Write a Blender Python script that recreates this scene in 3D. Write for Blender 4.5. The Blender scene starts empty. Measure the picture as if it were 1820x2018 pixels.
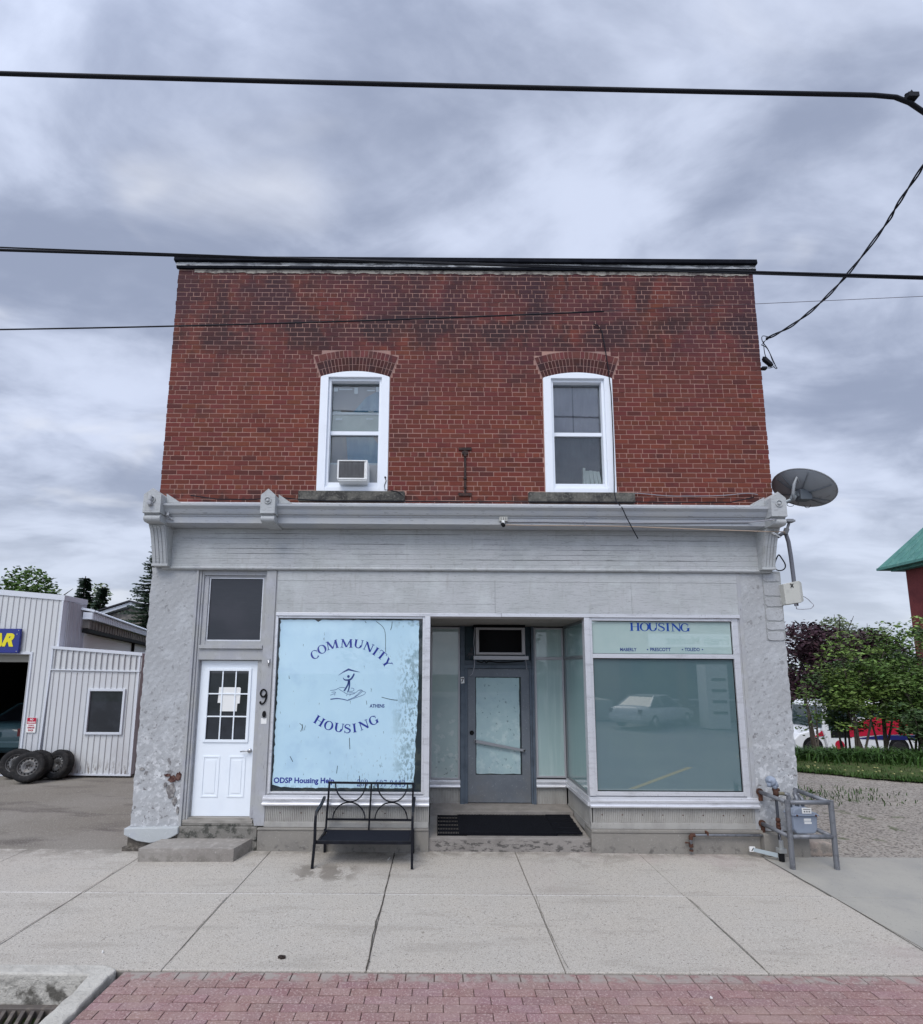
import bpy, bmesh, math, random
from mathutils import Vector, Matrix
random.seed(7)
sc = bpy.context.scene
col = sc.collection
R = math.radians
def rnd(a, b): return random.uniform(a, b)

# ---------------------------------------------------------------- camera
CAMZ, CAMY = 2.36, -7.1
cam = bpy.data.cameras.new("camera"); camo = bpy.data.objects.new("camera", cam); col.objects.link(camo)
cam.sensor_fit = 'HORIZONTAL'; cam.sensor_width = 36.0
cam.lens = 36.0 * 1000 / 1820
cam.shift_x = 45 / 1820; cam.shift_y = 175 / 1820
cam.clip_start = 0.05; cam.clip_end = 2000
pitch = math.atan2(139, 1000); roll = R(0.35)
fw = Vector((0, math.cos(pitch), math.sin(pitch))); rt = Vector((1, 0, 0)); up = rt.cross(fw)
r2 = rt * math.cos(roll) + up * math.sin(roll); u2 = up * math.cos(roll) - rt * math.sin(roll)
m = Matrix((r2, u2, -fw)).transposed().to_4x4(); m.translation = Vector((0, CAMY, CAMZ))
camo.matrix_world = m
sc.camera = camo
sc.view_settings.view_transform = 'Standard'; sc.view_settings.look = 'None'
sc.view_settings.gamma = 1.0; sc.view_settings.exposure = 0.14
sc.cycles.max_bounces = 6; sc.cycles.transparent_max_bounces = 12

# ---------------------------------------------------------------- sky (overcast, broken bands of cloud over a pale blue)
SUN_EL, SUN_AZ = R(52), R(205)      # azimuth clockwise from +Y: behind the camera
sdir = Vector((math.sin(SUN_AZ) * math.cos(SUN_EL), math.cos(SUN_AZ) * math.cos(SUN_EL), math.sin(SUN_EL)))
world = bpy.data.worlds.new("World"); sc.world = world; world.use_nodes = True
nt = world.node_tree; nt.nodes.clear()
def N(t, **k):
    n = nt.nodes.new(t)
    for a, b in k.items(): setattr(n, a, b)
    return n
def L(a, b): nt.links.new(a, b)
def mth(op, a, b=None, c=None, clamp=False):
    n = N('ShaderNodeMath', operation=op); n.use_clamp = clamp
    for i, v in enumerate((a, b, c)):
        if v is None: continue
        if isinstance(v, (int, float)): n.inputs[i].default_value = v
        else: L(v, n.inputs[i])
    return n.outputs[0]
def mixc(f, a, b, blend='MIX'):
    n = N('ShaderNodeMix', data_type='RGBA', blend_type=blend)
    for s, v in ((n.inputs[0], f), (n.inputs[6], a), (n.inputs[7], b)):
        if isinstance(v, (int, float)): s.default_value = v
        elif isinstance(v, tuple): s.default_value = (*v, 1)
        else: L(v, s)
    return n.outputs[2]
def rng(v, a, b, c=0., d=1., smooth=True):
    n = N('ShaderNodeMapRange'); n.interpolation_type = 'SMOOTHSTEP' if smooth else 'LINEAR'
    L(v, n.inputs[0])
    for i, x in enumerate((a, b, c, d)): n.inputs[i + 1].default_value = x
    return n.outputs[0]
SKX, SKY_ = 7.7, 4.1
tc = N('ShaderNodeTexCoord')
sep = N('ShaderNodeSeparateXYZ'); L(tc.outputs['Generated'], sep.inputs[0])
zc = mth('ADD', mth('MAXIMUM', sep.outputs[2], 0.0), 0.22)
cmb = N('ShaderNodeCombineXYZ'); L(mth('DIVIDE', sep.outputs[0], zc), cmb.inputs[0]); L(mth('DIVIDE', sep.outputs[1], zc), cmb.inputs[1])
mp = N('ShaderNodeMapping'); mp.inputs['Rotation'].default_value = (0, 0, R(-58)); mp.inputs['Scale'].default_value = (0.75, 1.25, 1); mp.inputs['Location'].default_value = (SKX, SKY_, 0)
L(cmb.outputs[0], mp.inputs[0])
def noise(vec, scale, det, rough, dist=0.0):
    n = N('ShaderNodeTexNoise'); n.inputs['Scale'].default_value = scale; n.inputs['Detail'].default_value = det
    n.inputs['Roughness'].default_value = rough; n.inputs['Distortion'].default_value = dist; L(vec, n.inputs['Vector']); return n.outputs[0]
n1 = noise(mp.outputs[0], 1.25, 5, 0.5, 0.35)
n2 = noise(mp.outputs[0], 3.4, 6, 0.55, 0.5)
n3 = noise(mp.outputs[0], 8.5, 6, 0.6, 0.4)
dens = mth('ADD', mth('ADD', mth('MULTIPLY', n1, 0.56), mth('MULTIPLY', n2, 0.34)), mth('MULTIPLY', n3, 0.10))
darkm = rng(dens, 0.39, 0.58)
c1 = mixc(darkm, (0.66, 0.73, 0.91), (0.315, 0.365, 0.50))
brt = rng(noise(mp.outputs[0], 2.1, 4, 0.5, 0.6), 0.55, 0.74)
c2 = mixc(mth('MULTIPLY', brt, 0.7), c1, (0.88, 0.90, 0.96))
hz = rng(sep.outputs[2], 0.02, 0.40, 1.0, 0.0)
c3 = mixc(mth('MULTIPLY', hz, 0.6), c2, (0.66, 0.72, 0.82))
# the cloud deck is brighter towards the hidden sun
dn = N('ShaderNodeVectorMath', operation='DOT_PRODUCT'); L(tc.outputs['Generated'], dn.inputs[0]); dn.inputs[1].default_value = sdir
glow = rng(dn.outputs['Value'], 0.25, 1.0, 1.0, 2.35)
vm = N('ShaderNodeVectorMath', operation='SCALE'); L(c3, vm.inputs[0]); L(glow, vm.inputs['Scale'])
skyt = N('ShaderNodeTexSky'); skyt.sky_type = 'NISHITA'; skyt.sun_disc = False
skyt.sun_elevation = SUN_EL; skyt.sun_rotation = SUN_AZ
bg1 = N('ShaderNodeBackground'); L(skyt.outputs[0], bg1.inputs[0]); bg1.inputs[1].default_value = 0.06
bg2 = N('ShaderNodeBackground'); L(vm.outputs[0], bg2.inputs[0]); bg2.inputs[1].default_value = 1.0
mxs = N('ShaderNodeMixShader'); mxs.inputs[0].default_value = 0.9; L(bg1.outputs[0], mxs.inputs[1]); L(bg2.outputs[0], mxs.inputs[2])
ow = N('ShaderNodeOutputWorld'); L(mxs.outputs[0], ow.inputs[0])

sun = bpy.data.lights.new("sun", 'SUN'); sun.energy = 1.6; sun.angle = R(32); sun.color = (1, 0.94, 0.84)
suno = bpy.data.objects.new("sun", sun); col.objects.link(suno); suno.rotation_euler = (-sdir).to_track_quat('-Z', 'Y').to_euler()

# ---------------------------------------------------------------- materials
MATS = {}
def mat(name, base, rough=0.7, layers=(), bumps=(), metal=0.0, coat=0.0, coat_ior=1.5, attr=False, spec=0.22, alpha_glass=False):
    """layers: dict(t=noise|vor|band, s=scale, st=stretch, lo, hi, c=colour, a=amount, g=(axis,a,b) gate, d=detail)"""
    if name in MATS: return MATS[name]
    global nt
    mt = bpy.data.materials.new(name); mt.use_nodes = True; nt = mt.node_tree; nt.nodes.clear()
    MATS[name] = mt
    tc = N('ShaderNodeTexCoord'); P = tc.outputs['Object']
    sp = N('ShaderNodeSeparateXYZ'); L(P, sp.inputs[0])
    if isinstance(base, tuple):
        n = N('ShaderNodeRGB'); n.outputs[0].default_value = (*base, 1); c = n.outputs[0]
    if attr:
        a = N('ShaderNodeAttribute'); a.attribute_name = 'Col'
        c = mixc(1.0, c, a.outputs['Color'], 'MULTIPLY')
    def vec(st, off=0.0):
        mp = N('ShaderNodeMapping'); mp.inputs['Scale'].default_value = st; mp.inputs['Location'].default_value = (off, off * 1.7, off * .6); L(P, mp.inputs[0]); return mp.outputs[0]
    for i, l in enumerate(layers):
        st = l.get('st', (1, 1, 1)); v = vec(st, l.get('o', i * 3.3)); t = l.get('t', 'noise')
        if t == 'noise': f = rng(noise(v, l['s'], l.get('d', 4), l.get('r', 0.6), l.get('dist', 0)), l['lo'], l['hi'])
        elif t == 'vor':
            n = N('ShaderNodeTexVoronoi'); n.inputs['Scale'].default_value = l['s']; L(v, n.inputs['Vector']); f = rng(n.outputs['Distance'], l['lo'], l['hi'])
        elif t == 'cell':
            n = N('ShaderNodeTexVoronoi'); n.inputs['Scale'].default_value = l['s']; L(v, n.inputs['Vector'])
            s2 = N('ShaderNodeSeparateColor'); L(n.outputs['Color'], s2.inputs[0]); f = rng(s2.outputs[0], l['lo'], l['hi'])
        elif t == 'band':   # |axis - c| < w
            ax = sp.outputs[l['ax']]; dd = mth('ABSOLUTE', mth('SUBTRACT', ax, l['cen'])); f = rng(dd, l['w'], l['w'] * 0.4)
        elif t == 'flat': f = None
        if t == 'band' and 's' in l: f = mth('MULTIPLY', f, rng(noise(v, l['s'], 3, 0.6), l['lo'], l['hi']))
        for g in l.get('g', ()):
            gg = rng(sp.outputs[g[0]], g[1], g[2]); f = gg if f is None else mth('MULTIPLY', f, gg)
        f = mth('MULTIPLY', f, l.get('a', 1.0))
        c = mixc(f, c, l['c'], l.get('b', 'MIX'))
    if alpha_glass:
        gl = N('ShaderNodeBsdfGlossy'); gl.inputs['Roughness'].default_value = 0.0; gl.inputs['Color'].default_value = (1, 1, 1, 1)
        tr = N('ShaderNodeBsdfTransparent'); L(c, tr.inputs[0])
        fr = N('ShaderNodeFresnel'); fr.inputs[0].default_value = 1.6
        ms = N('ShaderNodeMixShader'); L(mth('MULTIPLY', fr.outputs[0], 0.9, clamp=True), ms.inputs[0]); L(tr.outputs[0], ms.inputs[1]); L(gl.outputs[0], ms.inputs[2])
        o = N('ShaderNodeOutputMaterial'); L(ms.outputs[0], o.inputs[0]); return mt
    b = N('ShaderNodeBsdfPrincipled'); L(c, b.inputs['Base Color']); b.inputs['Roughness'].default_value = rough
    b.inputs['Metallic'].default_value = metal; b.inputs['Specular IOR Level'].default_value = spec
    if coat: b.inputs['Coat Weight'].default_value = coat; b.inputs['Coat IOR'].default_value = coat_ior; b.inputs['Coat Roughness'].default_value = 0.01
    prev = None
    for (s, strength, dist, st) in bumps:
        bn = N('ShaderNodeBump'); bn.inputs['Strength'].default_value = strength; bn.inputs['Distance'].default_value = dist
        L(noise(vec(st, 1.1), s, 6, 0.62), bn.inputs['Height'])
        if prev: L(prev, bn.inputs['Normal'])
        prev = bn.outputs[0]
    if prev: L(prev, b.inputs['Normal'])
    o = N('ShaderNodeOutputMaterial'); L(b.outputs[0], o.inputs[0])
    return mt
U = (1, 1, 1)
GREY = (0.45, 0.462, 0.47)
brick = mat('brick_red', (0.150, 0.043, 0.031), 0.85, attr=True, layers=[
    dict(s=22, lo=.45, hi=.75, c=(0.12, .03, .028), a=.5), dict(s=90, lo=.55, hi=.8, c=(0.30, .10, .07), a=.3),
    dict(s=.9, st=(1, 1, 1.3), lo=.45, hi=.60, c=(.042, .022, .028), a=.8, g=((2, 6.3, 7.9),)),
    dict(s=2.2, st=(1.4, 1, .6), lo=.50, hi=.64, c=(.03, .019, .022), a=.75, g=((2, 6.0, 8.2),)),
    dict(s=1.3, lo=.35, hi=.75, c=(.095, .032, .042), a=.75, g=((2, 5.4, 7.6),)),
    dict(s=2.2, lo=.55, hi=.7, c=(.06, .03, .03), a=.5), dict(s=4, st=(1, 1, .6), lo=.36, hi=.60, c=(.045, .022, .028), a=.65, g=((2, 7.5, 8.45),)), dict(s=1.7, st=(1.4, 1, 1), lo=.42, hi=.58, c=(.03, .02, .024), a=.7, g=((2, 7.0, 7.3), (2, 7.95, 7.6))), dict(s=5, lo=.45, hi=.6, c=(.035, .022, .022), a=.6, g=((2, 5.05, 4.85),))], bumps=[(60, .5, .004, U)])
archbrick = mat('brick_arch', (0.15, 0.05, 0.045), 0.85, attr=True, layers=[dict(s=5, lo=.45, hi=.65, c=(.04, .025, .03), a=.6), dict(s=40, lo=.45, hi=.75, c=(0.08, .03, .028), a=.5)], bumps=[(60, .5, .004, U)])
mortar = mat('mortar', (0.40, 0.23, 0.19), 0.9, layers=[dict(s=2, lo=.4, hi=.65, c=(.22, .14, .14), a=.8, g=((2, 5.6, 8.2),)), dict(s=30, lo=.4, hi=.7, c=(.33, .24, .21), a=.5)], bumps=[(80, .4, .003, U)])
oldmortar = mat('lime_mortar', (0.36, 0.33, 0.29), 0.95, layers=[dict(s=9, lo=.45, hi=.62, c=(.10, .08, .08), a=.8)], bumps=[(30, .8, .01, U)])
stucco = mat('stucco_grey', (.40, .41, .42), 0.85, layers=[
    dict(s=1.6, lo=.35, hi=.7, c=(.34, .345, .35), a=.7), dict(s=4.5, lo=.50, hi=.66, c=(.46, .475, .49), a=.6), dict(s=13, lo=.54, hi=.62, c=(.60, .61, .62), a=.6, g=((2, 2.4, .9),)),
    dict(s=5, lo=.57, hi=.62, c=(.66, .67, .68), a=.75, g=((2, 1.9, .6),)), dict(s=15, lo=.62, hi=.66, c=(.15, .14, .14), a=.8, g=((2, 3.2, .8),)),
    dict(s=42, lo=.60, hi=.67, c=(.22, .225, .23), a=.55), dict(s=36, lo=.60, hi=.68, c=(.56, .57, .58), a=.45), dict(s=9, lo=.64, hi=.68, c=(.2, .2, .2), a=.6), dict(s=3, lo=.52, hi=.66, c=(.30, .30, .30), a=.5, g=((2, 1.1, .3),))],
    bumps=[(4, .3, .010, U), (14, .5, .009, U), (42, .6, .006, U)])
paint = mat('painted_wood_grey', GREY, 0.62, layers=[
    dict(s=2.2, lo=.35, hi=.7, c=(.385, .405, .40), a=.6), dict(s=14, st=(.35, 1, 3.2), lo=.60, hi=.66, c=(.24, .25, .28), a=.5),
    dict(s=40, st=(.3, 1, 3), lo=.60, hi=.66, c=(.15, .15, .15), a=.6), dict(s=7, st=(2.5, 1, .5), lo=.55, hi=.70, c=(.28, .275, .26), a=.4), dict(s=4, lo=.5, hi=.75, c=(.52, .55, .55), a=.5)],
    bumps=[(30, .5, .004, (.3, 1, 4))])
paintv = mat('painted_post_grey', (.385, .39, .385), 0.62, layers=[
    dict(s=3, lo=.35, hi=.7, c=(.36, .37, .42), a=.6), dict(s=26, st=(3, 1, .5), lo=.62, hi=.68, c=(.20, .20, .22), a=.6),
    dict(s=6, lo=.5, hi=.75, c=(.49, .50, .54), a=.5), dict(s=3.2, lo=.5, hi=.8, c=(.30, .28, .28), a=.5, g=((2, 1.2, .3),))], bumps=[(30, .5, .004, (4, 1, .4))])
friezem = mat('frieze_boards', GREY, 0.65, layers=[
    dict(s=2.2, lo=.35, hi=.7, c=(.385, .405, .40), a=.6), dict(s=16, st=(.25, 1, 4), lo=.57, hi=.64, c=(.29, .30, .305), a=.45), dict(s=45, st=(.3, 1, 3), lo=.60, hi=.66, c=(.17, .17, .17), a=.55), dict(s=5, st=(3, 1, .5), lo=.55, hi=.72, c=(.30, .295, .28), a=.4),
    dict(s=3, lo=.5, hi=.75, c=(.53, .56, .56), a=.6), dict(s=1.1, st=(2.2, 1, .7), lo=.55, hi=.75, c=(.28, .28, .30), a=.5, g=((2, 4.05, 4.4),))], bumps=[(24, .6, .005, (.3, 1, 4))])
gapdark = mat('board_gap', (.06, .06, .07), .9)
whitetrim = mat('white_trim', (.80, .83, .86), .45, layers=[dict(s=5, lo=.45, hi=.75, c=(.68, .72, .76), a=.5)], bumps=[(40, .1, .002, U)])
dirtywhite = mat('aluminium_pale', (.66, .67, .70), .35, metal=.35, layers=[dict(s=8, st=(.4, 1, 2), lo=.5, hi=.7, c=(.42, .42, .44), a=.5), dict(s=40, lo=.6, hi=.7, c=(.3, .3, .3), a=.4)])
vinyl = mat('white_vinyl', (.82, .86, .92), .4, layers=[dict(s=3, lo=.5, hi=.8, c=(.72, .76, .82), a=.5), dict(s=20, lo=.6, hi=.75, c=(.66, .68, .72), a=.4)])
sillstone = mat('sill_stone', (.13, .125, .11), .9, layers=[dict(s=5, lo=.4, hi=.6, c=(.035, .035, .035), a=.85), dict(s=30, lo=.5, hi=.7, c=(.24, .23, .20), a=.5)], bumps=[(25, .7, .01, U)])
concrete = mat('concrete_pale', (.43, .40, .355), .92, layers=[dict(s=1.3, lo=.35, hi=.7, c=(.44, .40, .345), a=.7), dict(s=9, lo=.5, hi=.72, c=(.43, .395, .34), a=.4), dict(t='vor', s=60, lo=.30, hi=.05, c=(.24, .22, .21), a=.42),
    dict(s=55, lo=.58, hi=.66, c=(.13, .12, .11), a=.8), dict(s=80, lo=.58, hi=.66, c=(.62, .59, .54), a=.7), dict(t='band', ax=1, cen=-1.3, w=.030, s=26, lo=.36, hi=.50, c=(.64, .62, .59), a=.8),
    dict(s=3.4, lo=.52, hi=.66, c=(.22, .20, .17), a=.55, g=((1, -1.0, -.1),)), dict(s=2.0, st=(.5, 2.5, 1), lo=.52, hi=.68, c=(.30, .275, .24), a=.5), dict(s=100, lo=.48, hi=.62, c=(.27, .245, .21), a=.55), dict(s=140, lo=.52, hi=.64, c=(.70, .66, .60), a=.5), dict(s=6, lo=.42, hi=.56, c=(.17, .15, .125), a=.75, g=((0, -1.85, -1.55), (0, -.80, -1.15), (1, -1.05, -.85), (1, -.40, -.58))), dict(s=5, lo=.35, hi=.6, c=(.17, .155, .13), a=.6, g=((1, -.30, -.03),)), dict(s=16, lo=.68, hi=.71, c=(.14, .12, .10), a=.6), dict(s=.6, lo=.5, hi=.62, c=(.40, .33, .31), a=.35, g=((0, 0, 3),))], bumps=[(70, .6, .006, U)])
concsmooth = mat('concrete_smooth', (.36, .345, .305), .9, layers=[dict(s=1.4, lo=.35, hi=.7, c=(.27, .265, .25), a=.7), dict(s=60, lo=.6, hi=.7, c=(.18, .18, .18), a=.6)], bumps=[(60, .4, .004, U)])
foundation = mat('foundation_concrete', (.25, .235, .21), .92, layers=[dict(s=2.5, lo=.4, hi=.65, c=(.19, .18, .165), a=.7), dict(s=12, lo=.52, hi=.66, c=(.085, .08, .075), a=.7, g=((2, .16, .0),)), dict(s=50, lo=.6, hi=.7, c=(.40, .39, .36), a=.5)], bumps=[(20, .5, .01, U), (70, .5, .004, U)])
stepm = mat('step_concrete', (.27, .25, .23), .93, layers=[dict(s=4, lo=.4, hi=.65, c=(.19, .175, .16), a=.7), dict(s=11, st=(1, 1, 2.5), lo=.50, hi=.62, c=(.055, .052, .05), a=.75, g=((2, .163, .12),)), dict(s=60, lo=.58, hi=.7, c=(.42, .40, .37), a=.5)], bumps=[(20, .5, .01, U), (70, .5, .004, U)])
upstep = mat('mossy_concrete', (.20, .19, .17), .95, layers=[dict(s=8, lo=.45, hi=.6, c=(.05, .052, .045), a=.85), dict(s=40, lo=.55, hi=.7, c=(.36, .35, .33), a=.5)], bumps=[(24, .8, .012, U)])
fluted = mat('fluted_metal', (.40, .39, .365), .55, layers=[dict(s=4, st=(1, 1, .6), lo=.4, hi=.7, c=(.30, .29, .27), a=.7), dict(s=30, lo=.62, hi=.7, c=(.18, .16, .14), a=.6)], metal=.1)
greydoor = mat('door_paint_slate', (.150, .168, .190), .5, layers=[dict(s=3, lo=.4, hi=.7, c=(.115, .13, .15), a=.7), dict(s=2, lo=.45, hi=.7, c=(.17, .165, .155), a=.5, g=((2, 1.1, .4),)), dict(s=30, lo=.60, hi=.68, c=(.30, .32, .34), a=.5)], bumps=[(20, .2, .004, U)])
frameblue = mat('frame_paint_dark', (.10, .125, .155), .5, layers=[dict(s=5, lo=.45, hi=.7, c=(.06, .075, .095), a=.7)])
film_blue = mat('window_paint_blue', (.46, .66, .78), .55, coat=1, coat_ior=1.5, layers=[
    dict(s=1.6, st=(1, 1, .8), lo=.35, hi=.7, c=(.52, .72, .82), a=.7), dict(s=2.6, lo=.5, hi=.75, c=(.37, .55, .70), a=.6),
    dict(s=5, st=(6, 1, .5), lo=.55, hi=.8, c=(.50, .70, .78), a=.5),
    dict(s=30, st=(1, 1, .55), lo=.50, hi=.56, c=(.15, .22, .24), a=.7, g=((0, -.66, -.36), (2, 2.9, 2.3))), dict(s=5, st=(1, 1, .8), lo=.55, hi=.62, c=(.20, .30, .33), a=.55, g=((0, -.75, -.40),)),
    dict(s=26, st=(1.5, 1, .5), lo=.60, hi=.645, c=(.12, .18, .20), a=.7, g=((2, 1.5, .95), (0, -1.7, -.5))),
    dict(s=30, st=(1.4, 1, .5), lo=.52, hi=.60, c=(.16, .22, .24), a=.7, g=((2, .87, .74),)),
    dict(s=14, st=(2, 1, .6), lo=.69, hi=.72, c=(.10, .14, .16), a=.7)])
film_dark = mat('glass_bare_edge', (.012, .022, .028), .4, coat=1, coat_ior=1.5, layers=[dict(s=8, lo=.5, hi=.7, c=(.05, .06, .05), a=.7)])
film_mint = mat('window_film_mint', (.42, .56, .54), .5, coat=1, coat_ior=2.9, layers=[dict(s=2, lo=.4, hi=.7, c=(.50, .63, .60), a=.6)])
film_teal = mat('window_film_teal', (.092, .158, .175), .5, coat=1, coat_ior=2.6, layers=[dict(s=1.2, lo=.35, hi=.7, c=(.105, .175, .18), a=.7), dict(s=2.2, st=(8, 1, .3), lo=.62, hi=.78, c=(.10, .18, .20), a=.5)])
film_side = mat('window_film_side', (.19, .31, .31), .4, coat=1, coat_ior=1.7, layers=[dict(s=3, st=(5, 5, .3), lo=.5, hi=.75, c=(.30, .42, .41), a=.5)])
film_pale = mat('window_film_pale', (.33, .42, .41), .5, coat=1, coat_ior=1.6, layers=[
    dict(s=2.4, lo=.4, hi=.7, c=(.42, .50, .48), a=.6), dict(s=16, lo=.62, hi=.655, c=(.10, .12, .12), a=.75, g=((2, 1.3, .7),)),
    dict(s=9, lo=.56, hi=.62, c=(.50, .55, .53), a=.6, g=((2, 2.2, 1.4),)), dict(s=3, st=(5, 1, .3), lo=.6, hi=.8, c=(.50, .58, .57), a=.5)])
film_door = mat('door_window_paint', (.38, .52, .53), .5, coat=1, coat_ior=1.55, layers=[
    dict(s=9, lo=.50, hi=.62, c=(.50, .62, .61), a=.8, g=((2, 2.0, 1.3),)), dict(s=14, lo=.62, hi=.66, c=(.12, .16, .17), a=.7), dict(s=3, lo=.4, hi=.7, c=(.31, .43, .47), a=.6)])
darkglass = mat('dark_glass', (.010, .012, .016), .3, spec=.3, coat=1, coat_ior=1.5, layers=[dict(s=2, lo=.4, hi=.7, c=(.03, .035, .045), a=.7)])
transomglass = mat('transom_glass', (.022, .025, .033), .35, coat=.35, coat_ior=1.5, layers=[dict(s=1.5, lo=.45, hi=.7, c=(.035, .036, .046), a=.8), dict(s=40, st=(.1, 1, 3), lo=.5, hi=.8, c=(.045, .048, .058), a=.4), dict(s=2.2, o=2.0, lo=.55, hi=.75, c=(.12, .05, .02), a=.9, g=((0, -2.75, -2.58), (2, 3.05, 3.15), (2, 3.45, 3.3)))])  # orange layer: a warm reflection at the right, painted into the glass colour
clear = mat('clear_glass', (.85, .88, .88), alpha_glass=True)
black = mat('black', (.006, .006, .007), .7)
blackmetal = mat('bench_black', (.007, .008, .012), .42, layers=[dict(s=10, lo=.45, hi=.75, c=(.018, .02, .03), a=.6)])
seatmesh = mat('bench_sling', (.007, .009, .016), .8, layers=[dict(s=300, lo=.4, hi=.7, c=(.016, .02, .03), a=.6)], bumps=[(300, .4, .002, U)])
ink = mat('lettering_blue', (.018, .030, .26), .45, coat=.8, coat_ior=1.5)
inkd = mat('lettering_navy', (.03, .055, .20), .45, coat=.8)
rubber = mat('rubber', (.018, .018, .019), .85, layers=[dict(s=15, lo=.45, hi=.7, c=(.06, .055, .05), a=.6)], bumps=[(60, .4, .004, U)])
matrub = mat('mat_rubber', (.003, .0035, .007), .8, layers=[dict(s=20, lo=.55, hi=.8, c=(.016, .016, .022), a=.5)])
rimsteel = mat('rim_steel', (.13, .13, .13), .5, metal=.6, layers=[dict(s=20, lo=.45, hi=.7, c=(.07, .055, .045), a=.7)])
cable = mat('cable_black', (.010, .011, .016), .7)
cablegrey = mat('cable_grey', (.30, .30, .33), .6)
cabletan = mat('cable_tan', (.42, .33, .26), .6)
galv = mat('galvanised_pipe', (.21, .22, .24), .5, metal=.5, layers=[dict(s=14, lo=.45, hi=.7, c=(.11, .11, .12), a=.7), dict(s=30, lo=.62, hi=.7, c=(.42, .40, .38), a=.5)], bumps=[(40, .3, .003, U)])
rusty = mat('rusty_iron', (.07, .035, .025), .8, layers=[dict(s=12, lo=.45, hi=.65, c=(.15, .06, .035), a=.7)], bumps=[(40, .5, .004, U)])
pipebrass = mat('fitting_olive', (.24, .22, .15), .5, metal=.4, layers=[dict(s=20, lo=.45, hi=.7, c=(.13, .12, .09), a=.6)])
iron = mat('anchor_iron', (.035, .025, .024), .75, layers=[dict(s=20, lo=.45, hi=.65, c=(.09, .045, .035), a=.7)])
metergrey = mat('meter_paint', (.27, .31, .38), .45, layers=[dict(s=4, lo=.45, hi=.7, c=(.21, .24, .30), a=.6)])
dishgrey = mat('dish_grey', (.36, .39, .42), .5, layers=[dict(s=2, lo=.4, hi=.7, c=(.28, .30, .33), a=.6), dict(s=12, lo=.6, hi=.7, c=(.12, .13, .14), a=.5)])
boxbeige = mat('box_beige', (.50, .50, .46), .5, layers=[dict(s=6, lo=.5, hi=.7, c=(.40, .40, .37), a=.6)])
sticker = mat('paper_white', (.78, .78, .76), .7)
doorwhite = mat('door_white', (.80, .85, .90), .42, layers=[dict(s=2.5, lo=.45, hi=.8, c=(.72, .78, .85), a=.5), dict(s=1.5, lo=.5, hi=.8, c=(.62, .66, .70), a=.4, g=((2, .9, .4),))], bumps=[(200, .15, .001, U)])
acwhite = mat('plastic_white', (.78, .79, .78), .5, layers=[dict(s=10, lo=.5, hi=.7, c=(.62, .61, .58), a=.5)])
acgrill = mat('grille_grey', (.17, .17, .175), .6)
chrome = mat('satin_nickel', (.45, .45, .46), .3, metal=.9)
steelsiding = mat('steel_siding', (.60, .615, .62), .5, layers=[dict(s=.9, lo=.4, hi=.7, c=(.54, .55, .58), a=.6), dict(s=12, st=(2, 1, .5), lo=.5, hi=.62, c=(.12, .09, .07), a=.8, g=((2, .35, .0),)), dict(s=3, st=(1, 1, .5), lo=.5, hi=.7, c=(.40, .39, .38), a=.6, g=((2, .9, .1),))])
roofmetal = mat('roof_metal', (.70, .75, .82), .4)
fasciabrown = mat('weathered_fascia', (.17, .16, .15), .8, layers=[dict(s=7, lo=.45, hi=.6, c=(.30, .27, .23), a=.7)])
signblue = mat('sign_blue', (.004, .014, .19), .35, coat=.5)
signyel = mat('sign_yellow', (.75, .65, .03), .4)
signred = mat('sign_red', (.45, .015, .05), .45)
asphalt = mat('asphalt_old', (.21, .19, .16), .93, layers=[dict(s=.5, lo=.4, hi=.65, c=(.25, .23, .20), a=.8), dict(s=1.2, st=(.6, 2, 1), lo=.5, hi=.68, c=(.11, .095, .085), a=.75), dict(s=50, lo=.54, hi=.66, c=(.42, .40, .36), a=.6), dict(t='vor', s=60, lo=.3, hi=.1, c=(.06, .06, .06), a=.5)], bumps=[(80, .6, .006, U)])
road = mat('road_asphalt', (.17, .17, .17), .9, layers=[dict(s=.4, lo=.4, hi=.65, c=(.21, .21, .205), a=.8), dict(s=60, lo=.55, hi=.7, c=(.28, .28, .27), a=.5)], bumps=[(80, .4, .004, U)])
yellowp = mat('road_paint_yellow', (.55, .40, .13), .7, layers=[dict(s=20, lo=.55, hi=.7, c=(.3, .25, .12), a=.6)])
gravelm = mat('gravel', (.37, .335, .29), .95, layers=[dict(s=.7, lo=.4, hi=.65, c=(.30, .275, .245), a=.7), dict(t='cell', s=30, lo=.3, hi=.7, c=(.48, .44, .39), a=.5), dict(t='cell', s=42, lo=.72, hi=.78, c=(.12, .105, .095), a=.75), dict(s=2.5, lo=.60, hi=.68, c=(.06, .10, .02), a=.6), dict(s=50, lo=.6, hi=.7, c=(.5, .48, .45), a=.5)], bumps=[(40, 1., .03, U)])
paver = mat('paver_red', (.29, .185, .175), .88, attr=True, layers=[dict(s=5, lo=.4, hi=.7, c=(.25, .135, .13), a=.6), dict(s=1.1, lo=.45, hi=.7, c=(.30, .21, .19), a=.6), dict(s=60, lo=.52, hi=.64, c=(.50, .38, .36), a=.6), dict(s=110, lo=.56, hi=.66, c=(.12, .075, .07), a=.6), dict(s=30, lo=.6, hi=.7, c=(.14, .08, .08), a=.5), dict(s=3, lo=.5, hi=.7, c=(.36, .25, .22), a=.5), dict(t='band', ax=1, cen=-2.71, w=.16, s=9, lo=.40, hi=.6, c=(.33, .30, .27), a=.85)], bumps=[(60, .6, .005, U)])
sandm = mat('joint_sand', (.12, .075, .065), .95)
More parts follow.
